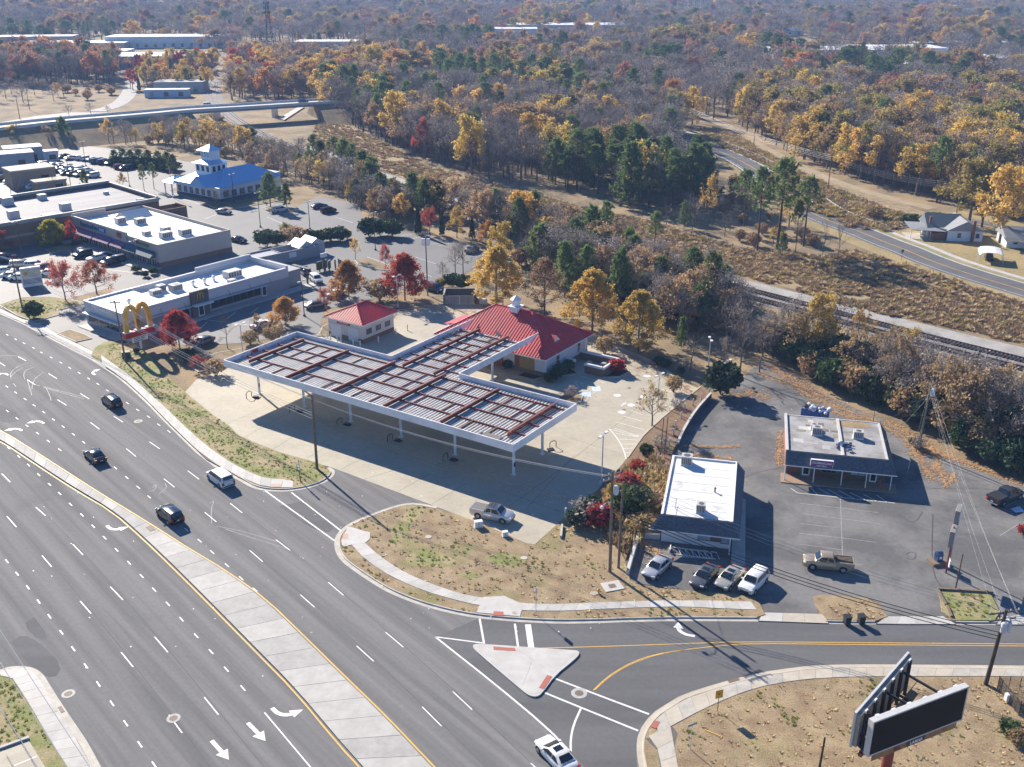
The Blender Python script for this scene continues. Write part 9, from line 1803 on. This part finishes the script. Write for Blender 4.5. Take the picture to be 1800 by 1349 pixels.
lawnP = [(-20.19,110.07),(-18.42,111.47),(-14.49,114.63),(-11.63,115.07),(-7.13,112.46),(-3.65,110.07),(1.76,105.54),(2.84,105.29),(6.53,111.75),(10.77,118.1),(12.09,108.04),(13.09,102.28),(13.28,97.9),(14.49,96.2),(20.66,95.43),(24.3,94.88),(26.58,93.91),(25.98,91.19),(18.12,91.19),(6.02,90.78),(-0.79,91.19),(-6.91,92.64),(-12.56,95.87),(-16.82,99.52),(-19.69,103.51),(-20.62,107.37)]
for q in fill(lawnP, .5, (('strawshort',1),), (.04,.12), rb2, .13, walkpolys, None, (2,4)):
    gr_.append(((('greengrass' if greenish(q[1],q[2]) > .28 else 'strawshort')+q[0][-1]),)+q[1:])
vg = [(-69.91,165.24),(-65.37,161.25),(-58.66,152.55),(-52.92,145.27),(-48.43,138.97),(-43.85,133.11),(-39.27,128.01),(-35.29,124.56),(-32.98,122.89),(-29.85,122.56),(-28.64,120.3),(-27.25,120.94),(-25.58,122.23),(-24.92,124.22),(-25.38,125.58),(-26.73,126.61),(-29.39,128.19),(-32.98,130.16),(-37.79,133.49),(-40.56,136.38),(-43.28,140.4),(-46.28,143.55),(-50.55,149.29),(-53.66,153.03),(-58.25,159.44),(-65.2,170.3),(-69.7,174.7),(-73.5,175)]
for q in fill(vg, .45, (('greengrass',1),), (.03,.09), rb2, .13, wx=(2.5,5), excl=[[(-69.42,163.09),(-58.05,149.29),(-42.65,128.19),(-36.12,122.23),(-32.53,119.82),(-28.92,119.82),(-29.98,122.07),(-35.56,124.05),(-39.58,127.66),(-49.58,139.99),(-57.67,150.91),(-68.73,164.7)]]):
    gr_.append(((('greengrass' if greenish(q[1],q[2]) > -.12 else 'strawshort')+q[0][-1]),)+q[1:])
bl = [(15.46,73.91),(17.87,75.88),(21.52,78.34),(25.48,79.82),(30.23,80.58),(36.72,80.75),(51.19,80.75),(48.04,67.11),(28.43,65.83),(14.69,65.83),(14.48,69.15),(14.85,72.58)]
for q in fill(bl, .42, (('strawshort',1),), (.03,.11), rb2, .13, wx=(2,4)):
    gr_.append(((('greengrass' if greenish(q[1]+40,q[2]) > .4 else 'strawshort')+q[0][-1]),)+q[1:])
for P_, th in (([(47.21,95.32),(52.31,95.1),(51.74,91.81),(50.87,90.78),(46.96,90.78),(46.32,92.22)],-.3),([(33.31,94.56),(38.39,94.13),(39.39,91.19),(38.34,90.58),(33.47,90.78)],.5),([(-51.03,80.41),(-48.36,80.58),(-42.42,73.68),(-38.54,69.15),(-42.72,72.58),(-46.28,70.46)],-.1),([(-103.3,196.9),(-100.7,201.4),(-93.3,200.7),(-88.1,199.2),(-90.6,194),(-92.9,188.7),(-97.7,192.2)],.0),([(13.36,97.44),(20.66,95.43),(26.58,93.91),(18.58,94.13),(13.7,94.77)],.5)):
    for q in fill(P_, .45, (('strawshort',1),), (.04,.12), rb2, .13, wx=(2,4)): gr_.append(((('greengrass' if greenish(q[1],q[2]) > th else 'strawshort')+q[0][-1]),)+q[1:])
weeds = fill([(11.9,116.57),(15.51,124.56),(20.06,129.79),(21.32,122.89),(17.53,110.07),(15.05,106.71),(13.09,102.28),(12.09,108.04)], .8, (('straw',4),('olivebrush',1),('brown',2)), (.4,1.2), rb2, .3)
gr_ = [q for q in gr_ if rb2.random() < (.55 if q[0][0] == 'g' else .22)]
scatter('lawn_grass', gr_+weeds, TV, 'short patchy green and straw grass on the lawns', 'grass')
LV = MB(); rf = random.Random(6)
def leafline(path, w, n):
    P = resample_n(path, 40)
    for k in range(n):
        i = rf.randrange(40); p = P[i].lerp(P[i+1],rf.random()); o = rf.gauss(0,w); q = p+Vector((rf.uniform(-1,1),rf.uniform(-1,1))).normalized()*abs(o); s = rf.uniform(.08,.2); a = rf.uniform(0,3)
        c_, s_ = math.cos(a)*s, math.sin(a)*s; z = .03+rf.uniform(0,.05)
        LV.add([(q.x-c_,q.y-s_,z),(q.x+s_*.6,q.y-c_*.6,z+rf.uniform(0,.04)),(q.x+c_,q.y+s_,z),(q.x-s_*.6,q.y+c_*.6,z+rf.uniform(0,.04))],[(0,1,2,3)])
for path, w, n in (([(44.31,165.24),(47.1,156.92),(50.03,147.48),(54.46,141.85)],1.4,2200),([(41.46,161.25),(46.59,154.95),(48.37,147.93)],.8,700),([(49.4,145.27),(52.06,142.49),(55.19,141.44)],.5,500),([(56.56,140.4),(58.55,136.38),(59.73,130.7),(63.11,127.13),(68.28,121.26)],.9,1800),([(55.65,138.97),(57.36,135.41),(57.24,131.62),(56.87,126.26),(56.45,122.07)],.6,900),([(56.18,129.79),(60.08,131.62),(62.02,128.36)],.6,500),([(58.37,127.13),(58.17,124.56),(59.58,123.22)],.5,300),([(39.81,137.77),(38.16,131.62),(36.71,126.26)],.35,400),([(24.91,132.55),(29.33,132.18),(32.67,132.55)],.3,350),([(24.88,129.79),(28.79,129.25),(31.01,128.36)],.5,300),([(34.48,150.21),(38.62,152.55),(40.84,150.21)],1.2,500),([(59.78,123.72),(58.7,121.58)],.4,200),([(14.36,106.71),(16.85,104.77),(17.19,102.28)],1.0,250),([(59.73,130.7),(57.41,119.66)],.4,300),([(28.96,152.55),(26.63,158.68),(23.63,165.24),(20.2,170.3)],.8,900),([(16.5,173.8),(19.69,165.24),(23.94,159.96)],3.0,500),([(-15.9,195.1),(-7.9,194),(-4.5,192.6)],1.5,400),([(-46.28,165.24),(-39.7,176.8),(-35,179.9)],1.5,700),([(-23.3,189.8),(-22.8,195.1),(-15,197.7)],1.2,500),([(7.36,152.55),(11.8,150.21)],1.0,100)): leafline(path, w, n)
tag(LV.build('fallen_leaves', leafm('fallen',(.55,.36,.17),.1,.01,.1)), 'drifts of tan fallen leaves over the worn lot and bank', 'fallen leaves', kind='stuff')

# ---------------------------------------------------------------- air
HZ = D.materials.new('haze_air'); HZ.use_nodes = True; t_ = HZ.node_tree; t_.nodes.clear(); ho = t_.nodes.new('ShaderNodeOutputMaterial'); hv = t_.nodes.new('ShaderNodeVolumePrincipled')
hv.inputs['Color'].default_value = (.36,.58,1,1); hv.inputs['Density'].default_value = .00022; hv.inputs['Anisotropy'].default_value = .0
t_.links.new(hv.outputs[0],ho.inputs['Volume'])
m = MB(); m.box(-9000,9000,-150,7600,-40,95); hz_ = m.build('haze', HZ); tag(hz_, 'thin blue autumn haze over the whole valley', 'haze', kind='stuff')
